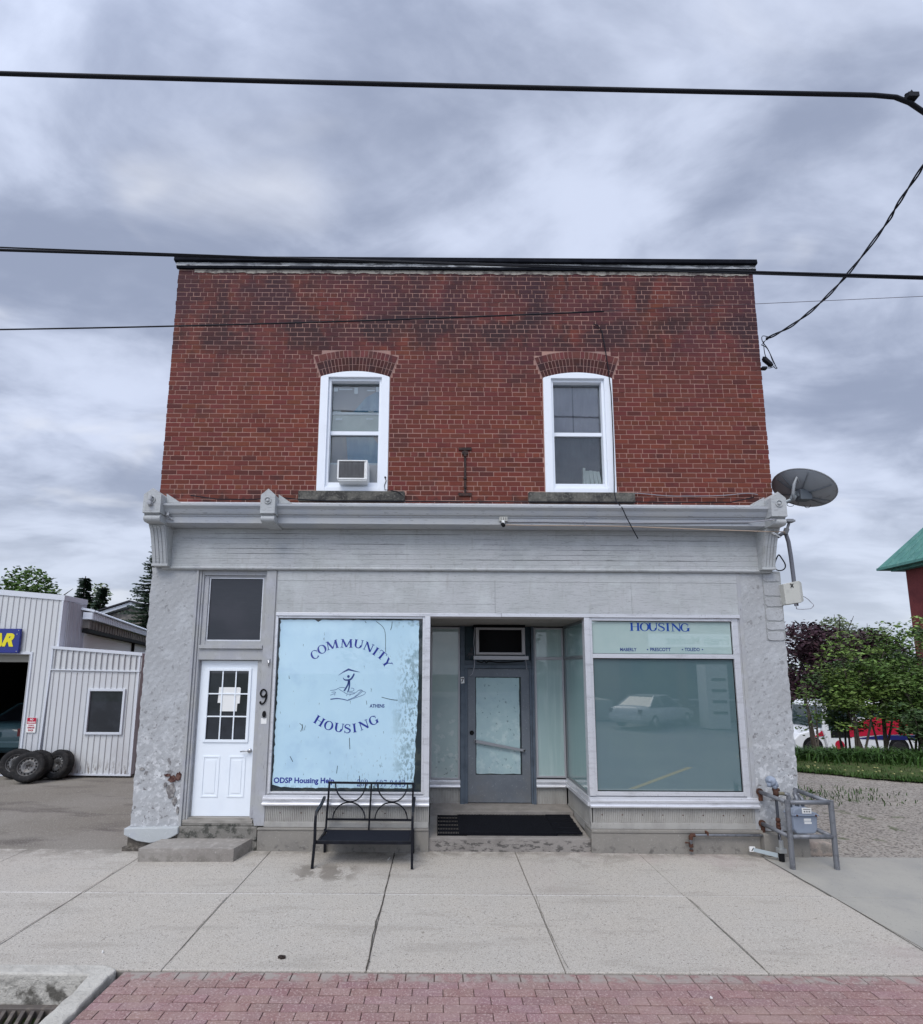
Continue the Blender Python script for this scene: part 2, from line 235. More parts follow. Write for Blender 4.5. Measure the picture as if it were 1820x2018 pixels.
kerbm = mat('kerb_stone', (.52, .50, .45), .92, layers=[dict(s=6, lo=.4, hi=.65, c=(.40, .38, .34), a=.7), dict(s=60, lo=.58, hi=.7, c=(.60, .58, .54), a=.5), dict(s=7, lo=.45, hi=.6, c=(.06, .055, .045), a=.85, g=((2, .0, -.09),))], bumps=[(25, .9, .02, U), (80, .6, .006, U)])
grateiron = mat('grate_iron', (.13, .115, .105), .7, metal=.3, layers=[dict(s=14, lo=.45, hi=.65, c=(.22, .19, .16), a=.7)], bumps=[(40, .5, .004, U)])
soil = mat('soil_grass', (.065, .085, .028), .95, layers=[dict(s=2, lo=.4, hi=.65, c=(.05, .10, .018), a=.7), dict(s=14, lo=.5, hi=.7, c=(.13, .11, .07), a=.5)], bumps=[(20, .8, .03, U)])
bark = mat('bark', (.075, .062, .052), .9, layers=[dict(s=10, st=(1, 1, .3), lo=.45, hi=.65, c=(.16, .14, .12), a=.6)])
def leafm(n, c, c2): return mat(n, c, .6, attr=True, spec=.3, layers=[dict(s=1.2, lo=.4, hi=.65, c=c2, a=.6)])
lf_green = leafm('leaf_green', (.070, .125, .030), (.11, .18, .042))
lf_dark2 = leafm('leaf_deep', (.05, .09, .035), (.08, .13, .04))
lf_bright = leafm('leaf_bright', (.13, .20, .05), (.085, .14, .036))
lf_dark = leafm('leaf_conifer', (.022, .042, .026), (.035, .055, .03))
lf_purple = leafm('leaf_purple', (.042, .020, .028), (.06, .024, .035))
lf_pale = leafm('leaf_pale', (.17, .21, .12), (.13, .17, .09))
lf_grass = leafm('leaf_grass', (.034, .082, .016), (.06, .12, .025))
paintw = mat('vehicle_white', (.75, .76, .77), .3, coat=.6)
paints = mat('vehicle_silver', (.55, .56, .56), .4, coat=.6)
painttl = mat('vehicle_teal', (.035, .075, .090), .35, coat=.6)
vred = mat('vehicle_red', (.45, .012, .04), .4)
vblue = mat('vehicle_blue', (.015, .02, .12), .4)
churchb = mat('church_brick', (.19, .048, .046), .85, layers=[dict(s=20, st=(.4, .4, 2), lo=.45, hi=.65, c=(.09, .025, .03), a=.6), dict(s=1, lo=.4, hi=.7, c=(.10, .026, .03), a=.6)])
copper = mat('copper_green', (.105, .26, .225), .7, layers=[dict(s=1.5, lo=.4, hi=.65, c=(.075, .19, .175), a=.7), dict(s=6, st=(1, 1, .3), lo=.5, hi=.7, c=(.17, .33, .28), a=.6)])
# ---------------------------------------------------------------- mesh helpers
WL = {}      # world location of every root, so parts can keep world coordinates
class MB:
    def __init__(s): s.v = []; s.f = []; s.c = []; s.hascol = False
    def add(s, vs, fs, c=None):
        n = len(s.v); s.v += [tuple(x) for x in vs]; s.f += [tuple(i + n for i in f) for f in fs]
        s.c += [c or (1, 1, 1)] * len(fs)
        if c: s.hascol = True
        return s
    def box(s, x0, x1, y0, y1, z0, z1, c=None):
        return s.add([(x0, y0, z0), (x1, y0, z0), (x1, y1, z0), (x0, y1, z0), (x0, y0, z1), (x1, y0, z1), (x1, y1, z1), (x0, y1, z1)],
                     [(0, 3, 2, 1), (4, 5, 6, 7), (0, 1, 5, 4), (1, 2, 6, 5), (2, 3, 7, 6), (3, 0, 4, 7)], c)
    def prism(s, pts, y0, y1, c=None):      # polygon in XZ extruded along Y
        n = len(pts)
        a = sum(pts[i][0] * pts[(i + 1) % n][1] - pts[(i + 1) % n][0] * pts[i][1] for i in range(n))
        if a < 0: pts = pts[::-1]
        return s.add([(x, y0, z) for x, z in pts] + [(x, y1, z) for x, z in pts],
                     [tuple(range(n)), tuple(range(2 * n - 1, n - 1, -1))] + [(i, i + n, (i + 1) % n + n, (i + 1) % n) for i in range(n)], c)
    def prismx(s, pts, x0, x1, c=None):     # polygon in YZ extruded along X
        n = len(pts)
        a = sum(pts[i][0] * pts[(i + 1) % n][1] - pts[(i + 1) % n][0] * pts[i][1] for i in range(n))
        if a < 0: pts = pts[::-1]
        return s.add([(x0, y, z) for y, z in pts] + [(x1, y, z) for y, z in pts],
                     [tuple(range(n - 1, -1, -1)), tuple(range(n, 2 * n))] + [(i, (i + 1) % n, (i + 1) % n + n, i + n) for i in range(n)], c)
    def prismz(s, pts, z0, z1, c=None):     # polygon in XY extruded along Z
        n = len(pts)
        a = sum(pts[i][0] * pts[(i + 1) % n][1] - pts[(i + 1) % n][0] * pts[i][1] for i in range(n))
        if a < 0: pts = pts[::-1]
        return s.add([(x, y, z0) for x, y in pts] + [(x, y, z1) for x, y in pts],
                     [tuple(range(n - 1, -1, -1)), tuple(range(n, 2 * n))] + [(i, (i + 1) % n, (i + 1) % n + n, i + n) for i in range(n)], c)
    def tube(s, pts, r, n=8, c=None, caps=True):
        pts = [Vector(p) for p in pts]; rs = r if isinstance(r, (list, tuple)) else [r] * len(pts)
        prev = None; rings = []
        for i, p in enumerate(pts):
            t = (pts[min(i + 1, len(pts) - 1)] - pts[max(i - 1, 0)]).normalized()
            if prev is None:
                a = Vector((0, 0, 1)) if abs(t.z) < .9 else Vector((1, 0, 0)); u = t.cross(a).normalized()
            else:
                u = (prev - t * prev.dot(t)).normalized()
            prev = u; w = t.cross(u)
            rings.append([p + (u * math.cos(2 * math.pi * k / n + math.pi / n) + w * math.sin(2 * math.pi * k / n + math.pi / n)) * rs[i] for k in range(n)])
        vs = [q for rg in rings for q in rg]; fs = []
        for i in range(len(pts) - 1):
            for k in range(n): fs.append((i * n + k, i * n + (k + 1) % n, (i + 1) * n + (k + 1) % n, (i + 1) * n + k))
        if caps: fs.append(tuple(range(n - 1, -1, -1))); fs.append(tuple((len(pts) - 1) * n + k for k in range(n)))
        return s.add(vs, fs, c)
    def lathe(s, prof, o, ax, n=24, c=None):     # profile (radius, along axis)
        o = Vector(o); ax = Vector(ax).normalized(); a = Vector((0, 0, 1)) if abs(ax.z) < .9 else Vector((1, 0, 0))
        u = ax.cross(a).normalized(); w = ax.cross(u)
        vs = [o + ax * h + (u * math.cos(2 * math.pi * k / n) + w * math.sin(2 * math.pi * k / n)) * r for r, h in prof for k in range(n)]
        fs = [(i * n + k, i * n + (k + 1) % n, (i + 1) * n + (k + 1) % n, (i + 1) * n + k) for i in range(len(prof) - 1) for k in range(n)]
        return s.add(vs, fs, c)
    def grid(s, x0, x1, z0, z1, nx, nz, fn, c=None):    # fn(x,z)->(x,y,z)
        vs = [fn(x0 + (x1 - x0) * i / nx, z0 + (z1 - z0) * j / nz) for j in range(nz + 1) for i in range(nx + 1)]
        fs = [(j * (nx + 1) + i, j * (nx + 1) + i + 1, (j + 1) * (nx + 1) + i + 1, (j + 1) * (nx + 1) + i) for j in range(nz) for i in range(nx)]
        return s.add(vs, fs, c)
    def build(s, name, m, parent=None, bevel=0, smooth=False, local=False):
        me = bpy.data.meshes.new(name); me.from_pydata(s.v, [], s.f); me.materials.append(m)
        if smooth: me.polygons.foreach_set('use_smooth', [True] * len(s.f))
        if s.hascol:
            a = me.color_attributes.new('Col', 'FLOAT_COLOR', 'CORNER'); d = []
            for p, cc in zip(me.polygons, s.c): d += [*cc, 1.0] * p.loop_total
            a.data.foreach_set('color', d)
        elif m.get('attr') or m.name in ATTRM:
            a = me.color_attributes.new('Col', 'FLOAT_COLOR', 'CORNER'); a.data.foreach_set('color', [1.0] * (4 * len(me.loops)))
        me.update()
        o = bpy.data.objects.new(name, me); col.objects.link(o)
        if parent is not None:
            o.parent = parent
            if not local and parent.name in WL: o.location = -WL[parent.name]
        if bevel:
            b = o.modifiers.new('bevel', 'BEVEL'); b.width = bevel; b.segments = 2; b.limit_method = 'ANGLE'
        return o
def build_each(mb, name, m, parent, tol=.004, **k):
    par = list(range(len(mb.v)))
    def fd(a):
        while par[a] != a: par[a] = par[par[a]]; a = par[a]
        return a
    for f in mb.f:
        for i in f[1:]: par[fd(i)] = fd(f[0])
    gr = {}
    for fi, f in enumerate(mb.f): gr.setdefault(fd(f[0]), []).append(fi)
    G = []
    for fl in gr.values():
        ids = {i for fi in fl for i in mb.f[fi]}; ps = [mb.v[i] for i in ids]
        G.append([[min(p[a] for p in ps) - tol for a in range(3)], [max(p[a] for p in ps) + tol for a in range(3)], list(fl)])
    ch = True
    while ch:
        ch = False; out = []
        for g in G:
            for o in out:
                if all(g[0][a] <= o[1][a] and o[0][a] <= g[1][a] for a in range(3)):
                    o[0] = [min(g[0][a], o[0][a]) for a in range(3)]; o[1] = [max(g[1][a], o[1][a]) for a in range(3)]; o[2] += g[2]; ch = True; break
            else: out.append(g)
        G = out
    res = []
    for g in G:
        n = MB(); n.hascol = mb.hascol
        for fi in g[2]:
            f = mb.f[fi]; n.add([mb.v[i] for i in f], [tuple(range(len(f)))]); n.c[-1] = mb.c[fi]
        n.hascol = mb.hascol; o = n.build(name, m, parent, **k)
        bm = bmesh.new(); bm.from_mesh(o.data); bmesh.ops.remove_doubles(bm, verts=bm.verts, dist=1e-6); bm.to_mesh(o.data); bm.free(); res.append(o)
    return res
ATTRM = {'brick_red', 'brick_arch', 'paver_red', 'leaf_green', 'leaf_bright', 'leaf_dark', 'leaf_conifer', 'leaf_purple', 'leaf_pale', 'leaf_grass', 'leaf_deep'}
def tag(o, label, cat, group=None):
    o['label'] = label; o['category'] = cat
    if group: o['group'] = group
    return o
def root(name, loc, label, cat, group=None):
    o = bpy.data.objects.new(name, None); col.objects.link(o); o.location = loc; o.empty_display_size = .1
    WL[o.name] = Vector(loc); return tag(o, label, cat, group)
def struct(o, kind='structure'): o['kind'] = kind; return o
def single(mb, name, m, label, cat, group=None, **k):      # a thing that is one mesh: origin at its base
    xs = [v[0] for v in mb.v]; ys = [v[1] for v in mb.v]; z = min(v[2] for v in mb.v)
    c = Vector(((min(xs) + max(xs)) / 2, (min(ys) + max(ys)) / 2, z))
    mb.v = [tuple(Vector(v) - c) for v in mb.v]
    o = mb.build(name, m, **k); o.location = c
    return tag(o, label, cat, group)
def copy_tree(o, parent=None):
    c = o.copy(); col.objects.link(c); c.parent = parent
    for ch in list(o.children): copy_tree(ch, c)
    return c
def text_mb(txt, size, cx, z, y, bold=0.0, shear=0.0, sx=1.0, center=True, flip=False, depth=.002):
    cu = bpy.data.curves.new('t', 'FONT'); cu.body = txt; cu.size = size; cu.offset = bold; cu.shear = shear
    cu.resolution_u = 3; cu.extrude = depth
    ob = bpy.data.objects.new('t', cu); col.objects.link(ob)
    bpy.context.view_layer.update()
    me = bpy.data.meshes.new_from_object(ob.evaluated_get(bpy.context.evaluated_depsgraph_get()))
    vs = [v.co.copy() for v in me.vertices]; fs = [tuple(p.vertices) for p in me.polygons]
    bpy.data.objects.remove(ob); bpy.data.curves.remove(cu); bpy.data.meshes.remove(me)
    x0 = min(v.x for v in vs); x1 = max(v.x for v in vs); sh = (x0 + x1) / 2 if center else x0
    mb = MB()
    if flip: mb.add([(cx - (v.x - sh) * sx, y + v.z, z + v.y) for v in vs], fs)
    else: mb.add([(cx + (v.x - sh) * sx, y - v.z, z + v.y) for v in vs], fs)
    return mb
# ---- serif lettering: each glyph is strokes in a box of cap height 1
def glyph(ch):
    P = []      # polygons
    def seg(a, b, w):
        a = Vector(a); b = Vector(b); d = (b - a).normalized(); n = Vector((-d.y, d.x)) * w / 2
        P.append([a - n, b - n, b + n, a + n])
    def hs(x, y, w): P.append([Vector((x - w / 2, y - .022)), Vector((x + w / 2, y - .022)), Vector((x + w / 2, y + .022)), Vector((x - w / 2, y + .022))])
    def ring(cx, cy, rx, ry, a0, a1, wt, wn, n=22):
        for i in range(n):
            q = []
            for a in (a0 + (a1 - a0) * i / n, a0 + (a1 - a0) * (i + 1) / n):
                r = R(a); w = wn + (wt - wn) * abs(math.cos(r)) ** 1.4
                q.append((Vector((cx + rx * math.cos(r), cy + ry * math.sin(r))), Vector((cx + (rx - w) * math.cos(r), cy + (ry - w * .8) * math.sin(r)))))
            P.append([q[0][0], q[1][0], q[1][1], q[0][1]])
    def spl(pts, ws, n=6):
        q = []
        for i in range(len(pts) - 1):
            p0 = Vector(pts[max(i - 1, 0)]); p1 = Vector(pts[i]); p2 = Vector(pts[i + 1]); p3 = Vector(pts[min(i + 2, len(pts) - 1)])
            for k in range(n):
                t = k / n
                q.append((.5 * (2 * p1 + (p2 - p0) * t + (2 * p0 - 5 * p1 + 4 * p2 - p3) * t * t + (3 * p1 - p0 - 3 * p2 + p3) * t ** 3), ws[i] + (ws[i + 1] - ws[i]) * t))
        q.append((Vector(pts[-1]), ws[-1])); e = []
        for i, (p, w) in enumerate(q):
            d = (q[min(i + 1, len(q) - 1)][0] - q[max(i - 1, 0)][0]).normalized(); nn = Vector((-d.y, d.x)) * w / 2; e.append((p - nn, p + nn))
        for i in range(len(e) - 1): P.append([e[i][0], e[i + 1][0], e[i + 1][1], e[i][1]])
    T, H = .19, .075; w = .8
    if ch == 'C': ring(.42, .5, .42, .52, 48, 318, T, H); seg((.70, .62), (.74, .92), .05); w = .78
    elif ch == 'O': ring(.45, .5, .45, .52, 0, 360, T, H, 30); w = .9
    elif ch == 'G': ring(.43, .5, .43, .52, 48, 330, T, H); seg((.70, .62), (.74, .92), .05); seg((.74, .05), (.74, .42), T * .9); hs(.74, .42, .34); w = .92
    elif ch == 'M': seg((.14, .02), (.19, .98), H); seg((.19, .98), (.60, .05), T * .95); seg((.60, .05), (1.0, .98), H * 1.1); seg((1.03, .02), (1.0, .98), T); hs(.14, .02, .28); hs(1.03, .02, .34); hs(.12, .97, .22); hs(1.05, .97, .26); w = 1.2
    elif ch == 'N': seg((.15, .02), (.15, .95), H); seg((.13, .97), (.80, .03), T * .95); seg((.80, .03), (.80, .98), H); hs(.15, .02, .28); hs(.80, .97, .28); hs(.10, .97, .2); w = .92
    elif ch == 'U': seg((.18, .98), (.18, .36), T); ring(.46, .37, .365, .39, 180, 360, T, H * 1.3); seg((.80, .98), (.80, .36), H); hs(.18, .97, .34); hs(.80, .97, .26); w = .95
    elif ch == 'I': seg((.2, .02), (.2, .98), T); hs(.2, .02, .38); hs(.2, .97, .38); w = .42
    elif ch == 'T': seg((.4, .02), (.4, .98), T); hs(.4, .02, .38); P.append([Vector((.02, .93)), Vector((.78, .93)), Vector((.78, .99)), Vector((.02, .99))]); seg((.04, .98), (.02, .76), .045); seg((.76, .98), (.78, .76), .045); w = .8
    elif ch == 'Y': seg((.42, .02), (.42, .48), T); seg((.42, .44), (.12, .97), T * .9); seg((.42, .44), (.74, .97), H); hs(.42, .02, .38); hs(.12, .97, .32); hs(.74, .97, .26); w = .85
    elif ch == 'H': seg((.18, .02), (.18, .98), T); seg((.78, .02), (.78, .98), T); hs(.48, .5, .5); [hs(a, b, .36) for a in (.18, .78) for b in (.02, .97)]; w = .96
    elif ch == 'S': spl([(.54, .76), (.46, .94), (.28, .98), (.10, .85), (.12, .66), (.34, .52), (.53, .36), (.54, .16), (.34, .02), (.14, .06), (.05, .26)], [.04, .06, .07, .11, .15, .17, .16, .12, .07, .06, .04]); seg((.55, .72), (.57, .98), .04); seg((.03, .28), (.02, .02), .04); w = .62
    elif ch == '2': spl([(.08, .72), (.2, .95), (.42, .92), (.50, .72), (.36, .42), (.06, .06)], [.09, .07, .12, .15, .10, .06]); P.append([Vector((.04, .0)), Vector((.54, .0)), Vector((.54, .12)), Vector((.04, .12))]); w = .6
    elif ch == '8': ring(.29, .75, .22, .24, 0, 360, .11, .06); ring(.29, .27, .27, .28, 0, 360, .14, .06); w = .6
    elif ch in '96':
        ring(.30, .68, .26, .32, 0, 360, .14, .05); spl([(.52, .70), (.48, .35), (.34, .12), (.10, .0)], [.12, .13, .09, .04])
        if ch == '6': P = [[Vector((.6 - a.x, 1 - a.y)) for a in q] for q in P]
        w = .62
    elif ch == '7': P.append([Vector((.05, .87)), Vector((.54, .87)), Vector((.54, .98)), Vector((.05, .98))]); seg((.48, .9), (.18, .0), .11); seg((.06, .97), (.05, .74), .04); w = .58
    elif ch == '4': seg((.42, .0), (.42, .98), .14); seg((.40, .95), (.04, .30), .05); hs(.30, .28, .56); hs(.42, .02, .3); w = .6
    elif ch == '3': spl([(.06, .80), (.20, .96), (.42, .90), (.42, .66), (.22, .54)], [.08, .06, .10, .12, .06]); spl([(.22, .54), (.50, .46), (.52, .18), (.26, .01), (.05, .10)], [.06, .12, .15, .07, .07]); w = .6
    else: w = .35
    return P, w
def put_glyph(mb, ch, cx, cz, h, ang, y, sx=1.0, k=[0]):
    P, w = glyph(ch); ca, sa = math.cos(R(ang)), math.sin(R(ang))
    for q in P:
        k[0] = (k[0] + 1) % 23; yy = y - .0007 - k[0] * .00005
        pts = []
        for p in q:
            u = (p.x - w / 2) * h * sx; v = (p.y - .5) * h
            pts.append((cx + u * ca - v * sa, yy, cz + u * sa + v * ca))
        a = sum(pts[i][0] * pts[(i + 1) % 4][2] - pts[(i + 1) % 4][0] * pts[i][2] for i in range(4))
        if a < 0: pts = pts[::-1]
        mb.add(pts, [(0, 1, 2, 3)])
    return w * h * sx
def serif_line(mb, txt, x, z, h, y, sx=1.0, gap=.08):
    for ch in txt:
        if ch == ' ': x += .35 * h; continue
        w = glyph(ch)[1] * h * sx
        put_glyph(mb, ch, x + w / 2, z + h / 2, h, 0, y, sx); x += w + gap * h
    return x
def strip(mb, pts, ws, y):      # flat brush line in XZ
    for i in range(len(pts) - 1):
        a = Vector(pts[i]); b = Vector(pts[i + 1]); d = (b - a).normalized(); n = Vector((-d.y, d.x))
        wa = ws[i] / 2 if isinstance(ws, (list, tuple)) else ws / 2; wb = ws[i + 1] / 2 if isinstance(ws, (list, tuple)) else ws / 2
        q = [a - n * wa - d * wa * .3, b - n * wb + d * wb * .3, b + n * wb + d * wb * .3, a + n * wa - d * wa * .3]
        mb.add([(p.x, y - .0006 - (i % 9) * .00005, p.y) for p in q], [(0, 1, 2, 3)])
def smoothpts(pts, n=5):
    q = []
    for i in range(len(pts) - 1):
        p0 = Vector(pts[max(i - 1, 0)]); p1 = Vector(pts[i]); p2 = Vector(pts[i + 1]); p3 = Vector(pts[min(i + 2, len(pts) - 1)])
        for k in range(n):
            t = k / n; q.append(.5 * (2 * p1 + (p2 - p0) * t + (2 * p0 - 5 * p1 + 4 * p2 - p3) * t * t + (3 * p1 - p0 - 3 * p2 + p3) * t ** 3))
    q.append(Vector(pts[-1])); return q
def frame_boxes(mb, x0, x1, z0, z1, w, y0, y1, wb=None, wt=None):
    wb = w if wb is None else wb; wt = w if wt is None else wt
    mb.box(x0, x0 + w, y0, y1, z0, z1); mb.box(x1 - w, x1, y0, y1, z0, z1)
    mb.box(x0 + w, x1 - w, y0, y1, z1 - wt, z1); mb.box(x0 + w, x1 - w, y0, y1, z0, z0 + wb)
def onplane(x, z, Y):       # a point measured on the facade plane, moved to depth Y along the line of sight
    k = (Y - CAMY) / (-CAMY); return x * k, CAMZ + (z - CAMZ) * k
def hsh(a, b=0): 
    v = math.sin(a * 127.1 + b * 311.7) * 43758.5453; return v - math.floor(v)
def wob(a, b):
    return math.sin(a * 7.3 + b * 3.1) * .4 + math.sin(a * 17.7 - b * 13.3 + 1.3) * .35 + math.sin(a * 41.1 + b * 37.9) * .25
# ================================================================ MAIN BUILDING
BX0, BX1 = -4.07, 4.85
B = root('brick_storefront_building', (0.4, 0, 0), 'two storey red brick shop building with grey painted storefront on the ground floor', 'building')
# ---- openings
W1 = (-1.79, -.757); W2 = (1.547, 2.58); AC1, AC2 = -1.2735, 2.0635
def half_open(z):
    """half width of the arch opening at height z"""
    c = 5.279
    if z < 6.735: return .5165
    if z > 7.177: return 0
    h = (z - c) * math.tan(R(19.7)); o = math.sqrt(max(1.905 ** 2 - (z - c) ** 2, 0))
    return min(h + .006, o)
wall = MB()
xs = [BX0, W1[0], W1[1], W2[0], W2[1], BX1]; YF = .0030
for i in range(5):
    if i in (1, 3):
        wall.box(xs[i], xs[i + 1], YF, .30, 4.7, 4.93); wall.box(xs[i], xs[i + 1], YF, .30, 6.84, 8.52)
    else: wall.box(xs[i] + (.005 if i == 0 else 0), xs[i + 1] - (.005 if i == 4 else 0), YF, .30, 4.7, 8.52)
bw = wall.build('wall', mortar, B)
bk = MB(); CH = .0737; n = 0; z = 4.745; row = 0
while z < 8.50:
    z1 = min(z + CH, 8.53); zb, zt = z + .0050, z1 - .0050; zm = (zb + zt) / 2
    hdr = row % 7 == 3; L_ = .1055 if hdr else .211
    off = (-.1075 if row % 2 else 0) + (-.054 if hdr else 0) + rnd(-.012, .012)
    holes = []
    for ac, w in ((AC1, W1), (AC2, W2)):
        if zm < 4.968: holes.append((w[0] - .255, w[1] + .255))
        elif zm < 7.18:
            h = max(half_open(zb + .005), half_open(zt - .005)) if zm > 6.72 else .52
            if h > .02: holes.append((ac - h - .004, ac + h + .004))
    x = BX0 + off
    while x < BX1:
        xe = x + L_ + rnd(-.004, .004); a, b = max(x, BX0), min(xe, BX1)
        parts = [(a, b)]
        for h0, h1 in holes:
            q = []
            for (p0, p1) in parts:
                if p1 <= h0 or p0 >= h1: q.append((p0, p1)); continue
                if p0 < h0: q.append((p0, h0))
                if p1 > h1: q.append((h1, p1))
            parts = q
        for (p0, p1) in parts:
            if p1 < BX0 + .05 or p0 > BX1 - .05 or p1 - p0 < .02: continue
            if p0 < BX0 + .05: p0 = BX0
            if p1 > BX1 - .05: p1 = BX1
            t = random.random(); v = .84 + .28 * random.random()
            cc = (v, v * rnd(.85, 1.1), v * rnd(.85, 1.15))
            if t < .05: cc = (.62, .68, .82)
            elif t < .10: cc = (1.22, 1.15, 1.05)
            j = rnd(-.0022, .0012); e0 = 0 if p0 > BX0 + .001 else rnd(-.010, .001); e1 = 0 if p1 < BX1 - .001 else rnd(-.001, .010)
            bk.box(p0 + .0045 + e0, p1 - .0045 + e1, j, .05, zb + rnd(-.002, .002), zt + rnd(-.002, .002), cc)
        x = xe
    z += CH; row += 1
bk.build('brick_courses', brick, B, bevel=.0015)
sides = MB(); sides.box(BX0, BX0 + .3, .302, 12, 0, 8.52); sides.box(BX1 - .3, BX1, .302, 12, 0, 8.52); sides.box(BX0 + .301, BX1 - .301, 11.7, 12, 0, 8.5); sides.box(BX0 + .301, BX1 - .301, .302, 11.69, 8.2, 8.4)
sides.build('side_wall', churchb, B)
inn = MB(); inn.box(BX0 + .31, BX1 - .31, 2.2, 2.25, 0, 8.2); inn.box(BX0 + .31, BX1 - .31, .31, 2.2, 4.1, 4.2); inn.build('interior_wall', mat('interior_dark', (.05, .05, .05), .9), B)
rf = MB()
rf.prismx([(-.07, 8.632), (-.06, 8.70), (.30, 8.72), (.30, 8.62), (-.06, 8.622)], BX0 - .05, BX1 + .04)
rf.prismx([(-.035, 8.522), (-.04, 8.556), (.0, 8.556), (.0, 8.522)], BX0 - .02, BX1 + .03)
rf.build('roof_flashing', mat('flashing_black', (.008, .009, .013), .9, spec=.05, layers=[dict(s=4, lo=.45, hi=.7, c=(.018, .02, .028), a=.6)]), B)
fb = MB(); x = BX0 - .03
while x < BX1 + .02:
    xe = min(x + rnd(.7, 1.6), BX1 + .03); fb.box(x, xe - .004, -.03 - rnd(0, .006), .05, 8.558, 8.618); x = xe
fb.build('parapet_board', mat('weathered_board', (.50, .51, .52), .8, layers=[dict(s=7, st=(.5, 1, 2), lo=.46, hi=.58, c=(.06, .06, .065), a=.9), dict(s=1, lo=.4, hi=.6, c=(.25, .26, .28), a=.6)]), B)
rg = MB()
def ragg(x, base, amp): return base + amp * wob(x * 1.3, 2.2) + rnd(-.004, .004)
x = BX0 + .25
while x < BX1 - .1:
    w = .04; rg.add([(x, -.006, ragg(x, 8.463, .016)), (x + w, -.006, ragg(x + w, 8.463, .016)), (x + w, -.006, 8.521), (x, -.006, 8.521)], [(0, 1, 2, 3)]); x += w
rg.build('parapet_mortar_patch', oldmortar, B)
# ---- arches, sills, windows of the upper floor
def upper_window(ac, w, k):
    ar = MB(); c = 5.279
    for ring_, (r0, r1) in enumerate(((1.550, 1.659), (1.668, 1.777), (1.786, 1.895))):
        nb = 22 if ring_ < 2 else 20
        i = 0
        while i < nb:
            sp_ = 2 if random.random() < .12 and i < nb - 1 else 1
            a0 = -19.6 + 39.2 * i / nb + .15; a1 = -19.6 + 39.2 * (i + sp_) / nb - .15; i += sp_
            v = (1.0 if ring_ == 2 else .42) * rnd(.75, 1.2); cc = (v, v * rnd(.85, 1.1), v)
            vs = []
            for yy in (-.003 - rnd(0, .002), .05):
                for (r, a) in ((r0, a0), (r0, a1), (r1, a1), (r1, a0)): vs.append((ac + r * math.sin(R(a)), yy, c + r * math.cos(R(a))))
            ar.add(vs, [(0, 1, 2, 3)[::1], (7, 6, 5, 4), (0, 4, 5, 1), (1, 5, 6, 2), (2, 6, 7, 3), (3, 7, 4, 0)], cc)
    A = ar.build('window_arch', archbrick, B, bevel=.002)
    am = MB(); pts = [(ac + r * math.sin(R(a)), c + r * math.cos(R(a))) for r, rng_ in ((1.545, range(-20, 21, 2)), (1.900, range(20, -21, -2))) for a in rng_]
    n_ = len(pts) // 2
    for i in range(n_ - 1):
        q = [pts[i], pts[i + 1], pts[2 * n_ - 2 - i], pts[2 * n_ - 1 - i]]; am.add([(p[0], -.0005, p[1]) for p in q], [(0, 1, 2, 3)])
    am.build('arch_mortar', mat('mortar_arch', (.30, .18, .16), .9), A)
    st = MB(); st.box(w[0] - .255, w[1] + .255, -.05, .12, 4.79, 4.942); S_ = st.build('window_sill', sillstone, B, bevel=.012)
    fr = MB(); x0, x1 = w
    fr.prism([(x0, 6.73)] + [(ac + 1.547 * math.sin(R(a)), c + 1.546 * math.cos(R(a))) for a in range(-19, 20, 2)] + [(x1, 6.73)], -.02, .10)
    fr.box(x0, x0 + .118, -.022, .09, 4.945, 6.729); fr.box(x1 - .118, x1, -.022, .09, 4.945, 6.729); fr.box(x0 + .1185, x1 - .1185, -.02, .09, 4.945, 5.01)
    F = fr.build('window_frame', vinyl, B, bevel=.003)
    rv = MB(); a0, a1 = x0 + .119, x1 - .119
    rv.box(a0, a0 + .035, .02, .14, 5.012, 6.728); rv.box(a1 - .035, a1, .02, .14, 5.012, 6.728); rv.box(a0 + .036, a1 - .036, .02, .14, 6.69, 6.728); rv.box(a0 + .036, a1 - .036, .02, .14, 5.012, 5.09)
    rv.box(a0 + .036, a1 - .036, .085, .13, 5.86, 5.915)
    rv.build('sash', vinyl, F)
    gp = MB(); gp.box(a0 + .036, a1 - .036, .10, .104, 5.916, 6.69); gp.box(a0 + .036, a1 - .036, .115, .119, 5.09, 5.86); build_each(gp, 'glass_pane', clear, F)
    return F, a0 + .036, a1 - .036
F1, ga, gb = upper_window(AC1, W1, 0)
cu = MB(); cu.box(ga - .1, gb + .1, .165, .17, 6.22, 6.78); cu.box(ga - .1, gb + .1, .175, .18, 5.4, 5.93); build_each(cu, 'curtain', mat('curtain_taupe', (.36, .34, .35), .9, layers=[dict(s=3, st=(2, 1, .5), lo=.45, hi=.7, c=(.50, .42, .36), a=.7)]), F1)
cu = MB(); cu.prism([(gb + .02, 6.24), (gb - .42, 6.24), (gb - .22, 6.50), (gb - .02, 6.62), (gb + .02, 6.62)], .155, .160); cu.prism([(gb - .46, 5.42), (gb + .02, 5.42), (gb + .02, 5.70), (gb - .1, 5.86), (gb - .5, 5.86)], .150, .156)
build_each(cu, 'blue_cloth', mat('cloth_blue', (.16, .30, .44), .9, layers=[dict(s=4, st=(3, 1, .6), lo=.4, hi=.7, c=(.30, .46, .56), a=.7)]), F1)
cu = MB(); cu.box(ga - .1, gb + .1, .15, .155, 5.88, 6.22); cu.build('frosted_board', mat('frosted', (.62, .66, .60), .8, layers=[dict(s=4, lo=.4, hi=.7, c=(.74, .77, .70), a=.6)]), F1)
cu = MB(); cu.box(ga, gb, .12, .145, 6.205, 6.24); cu.box(ga + .02, ga + .14, .115, .12, 6.235, 6.262); cu.box(gb - .17, gb - .09, .115, .12, 6.235, 6.258)
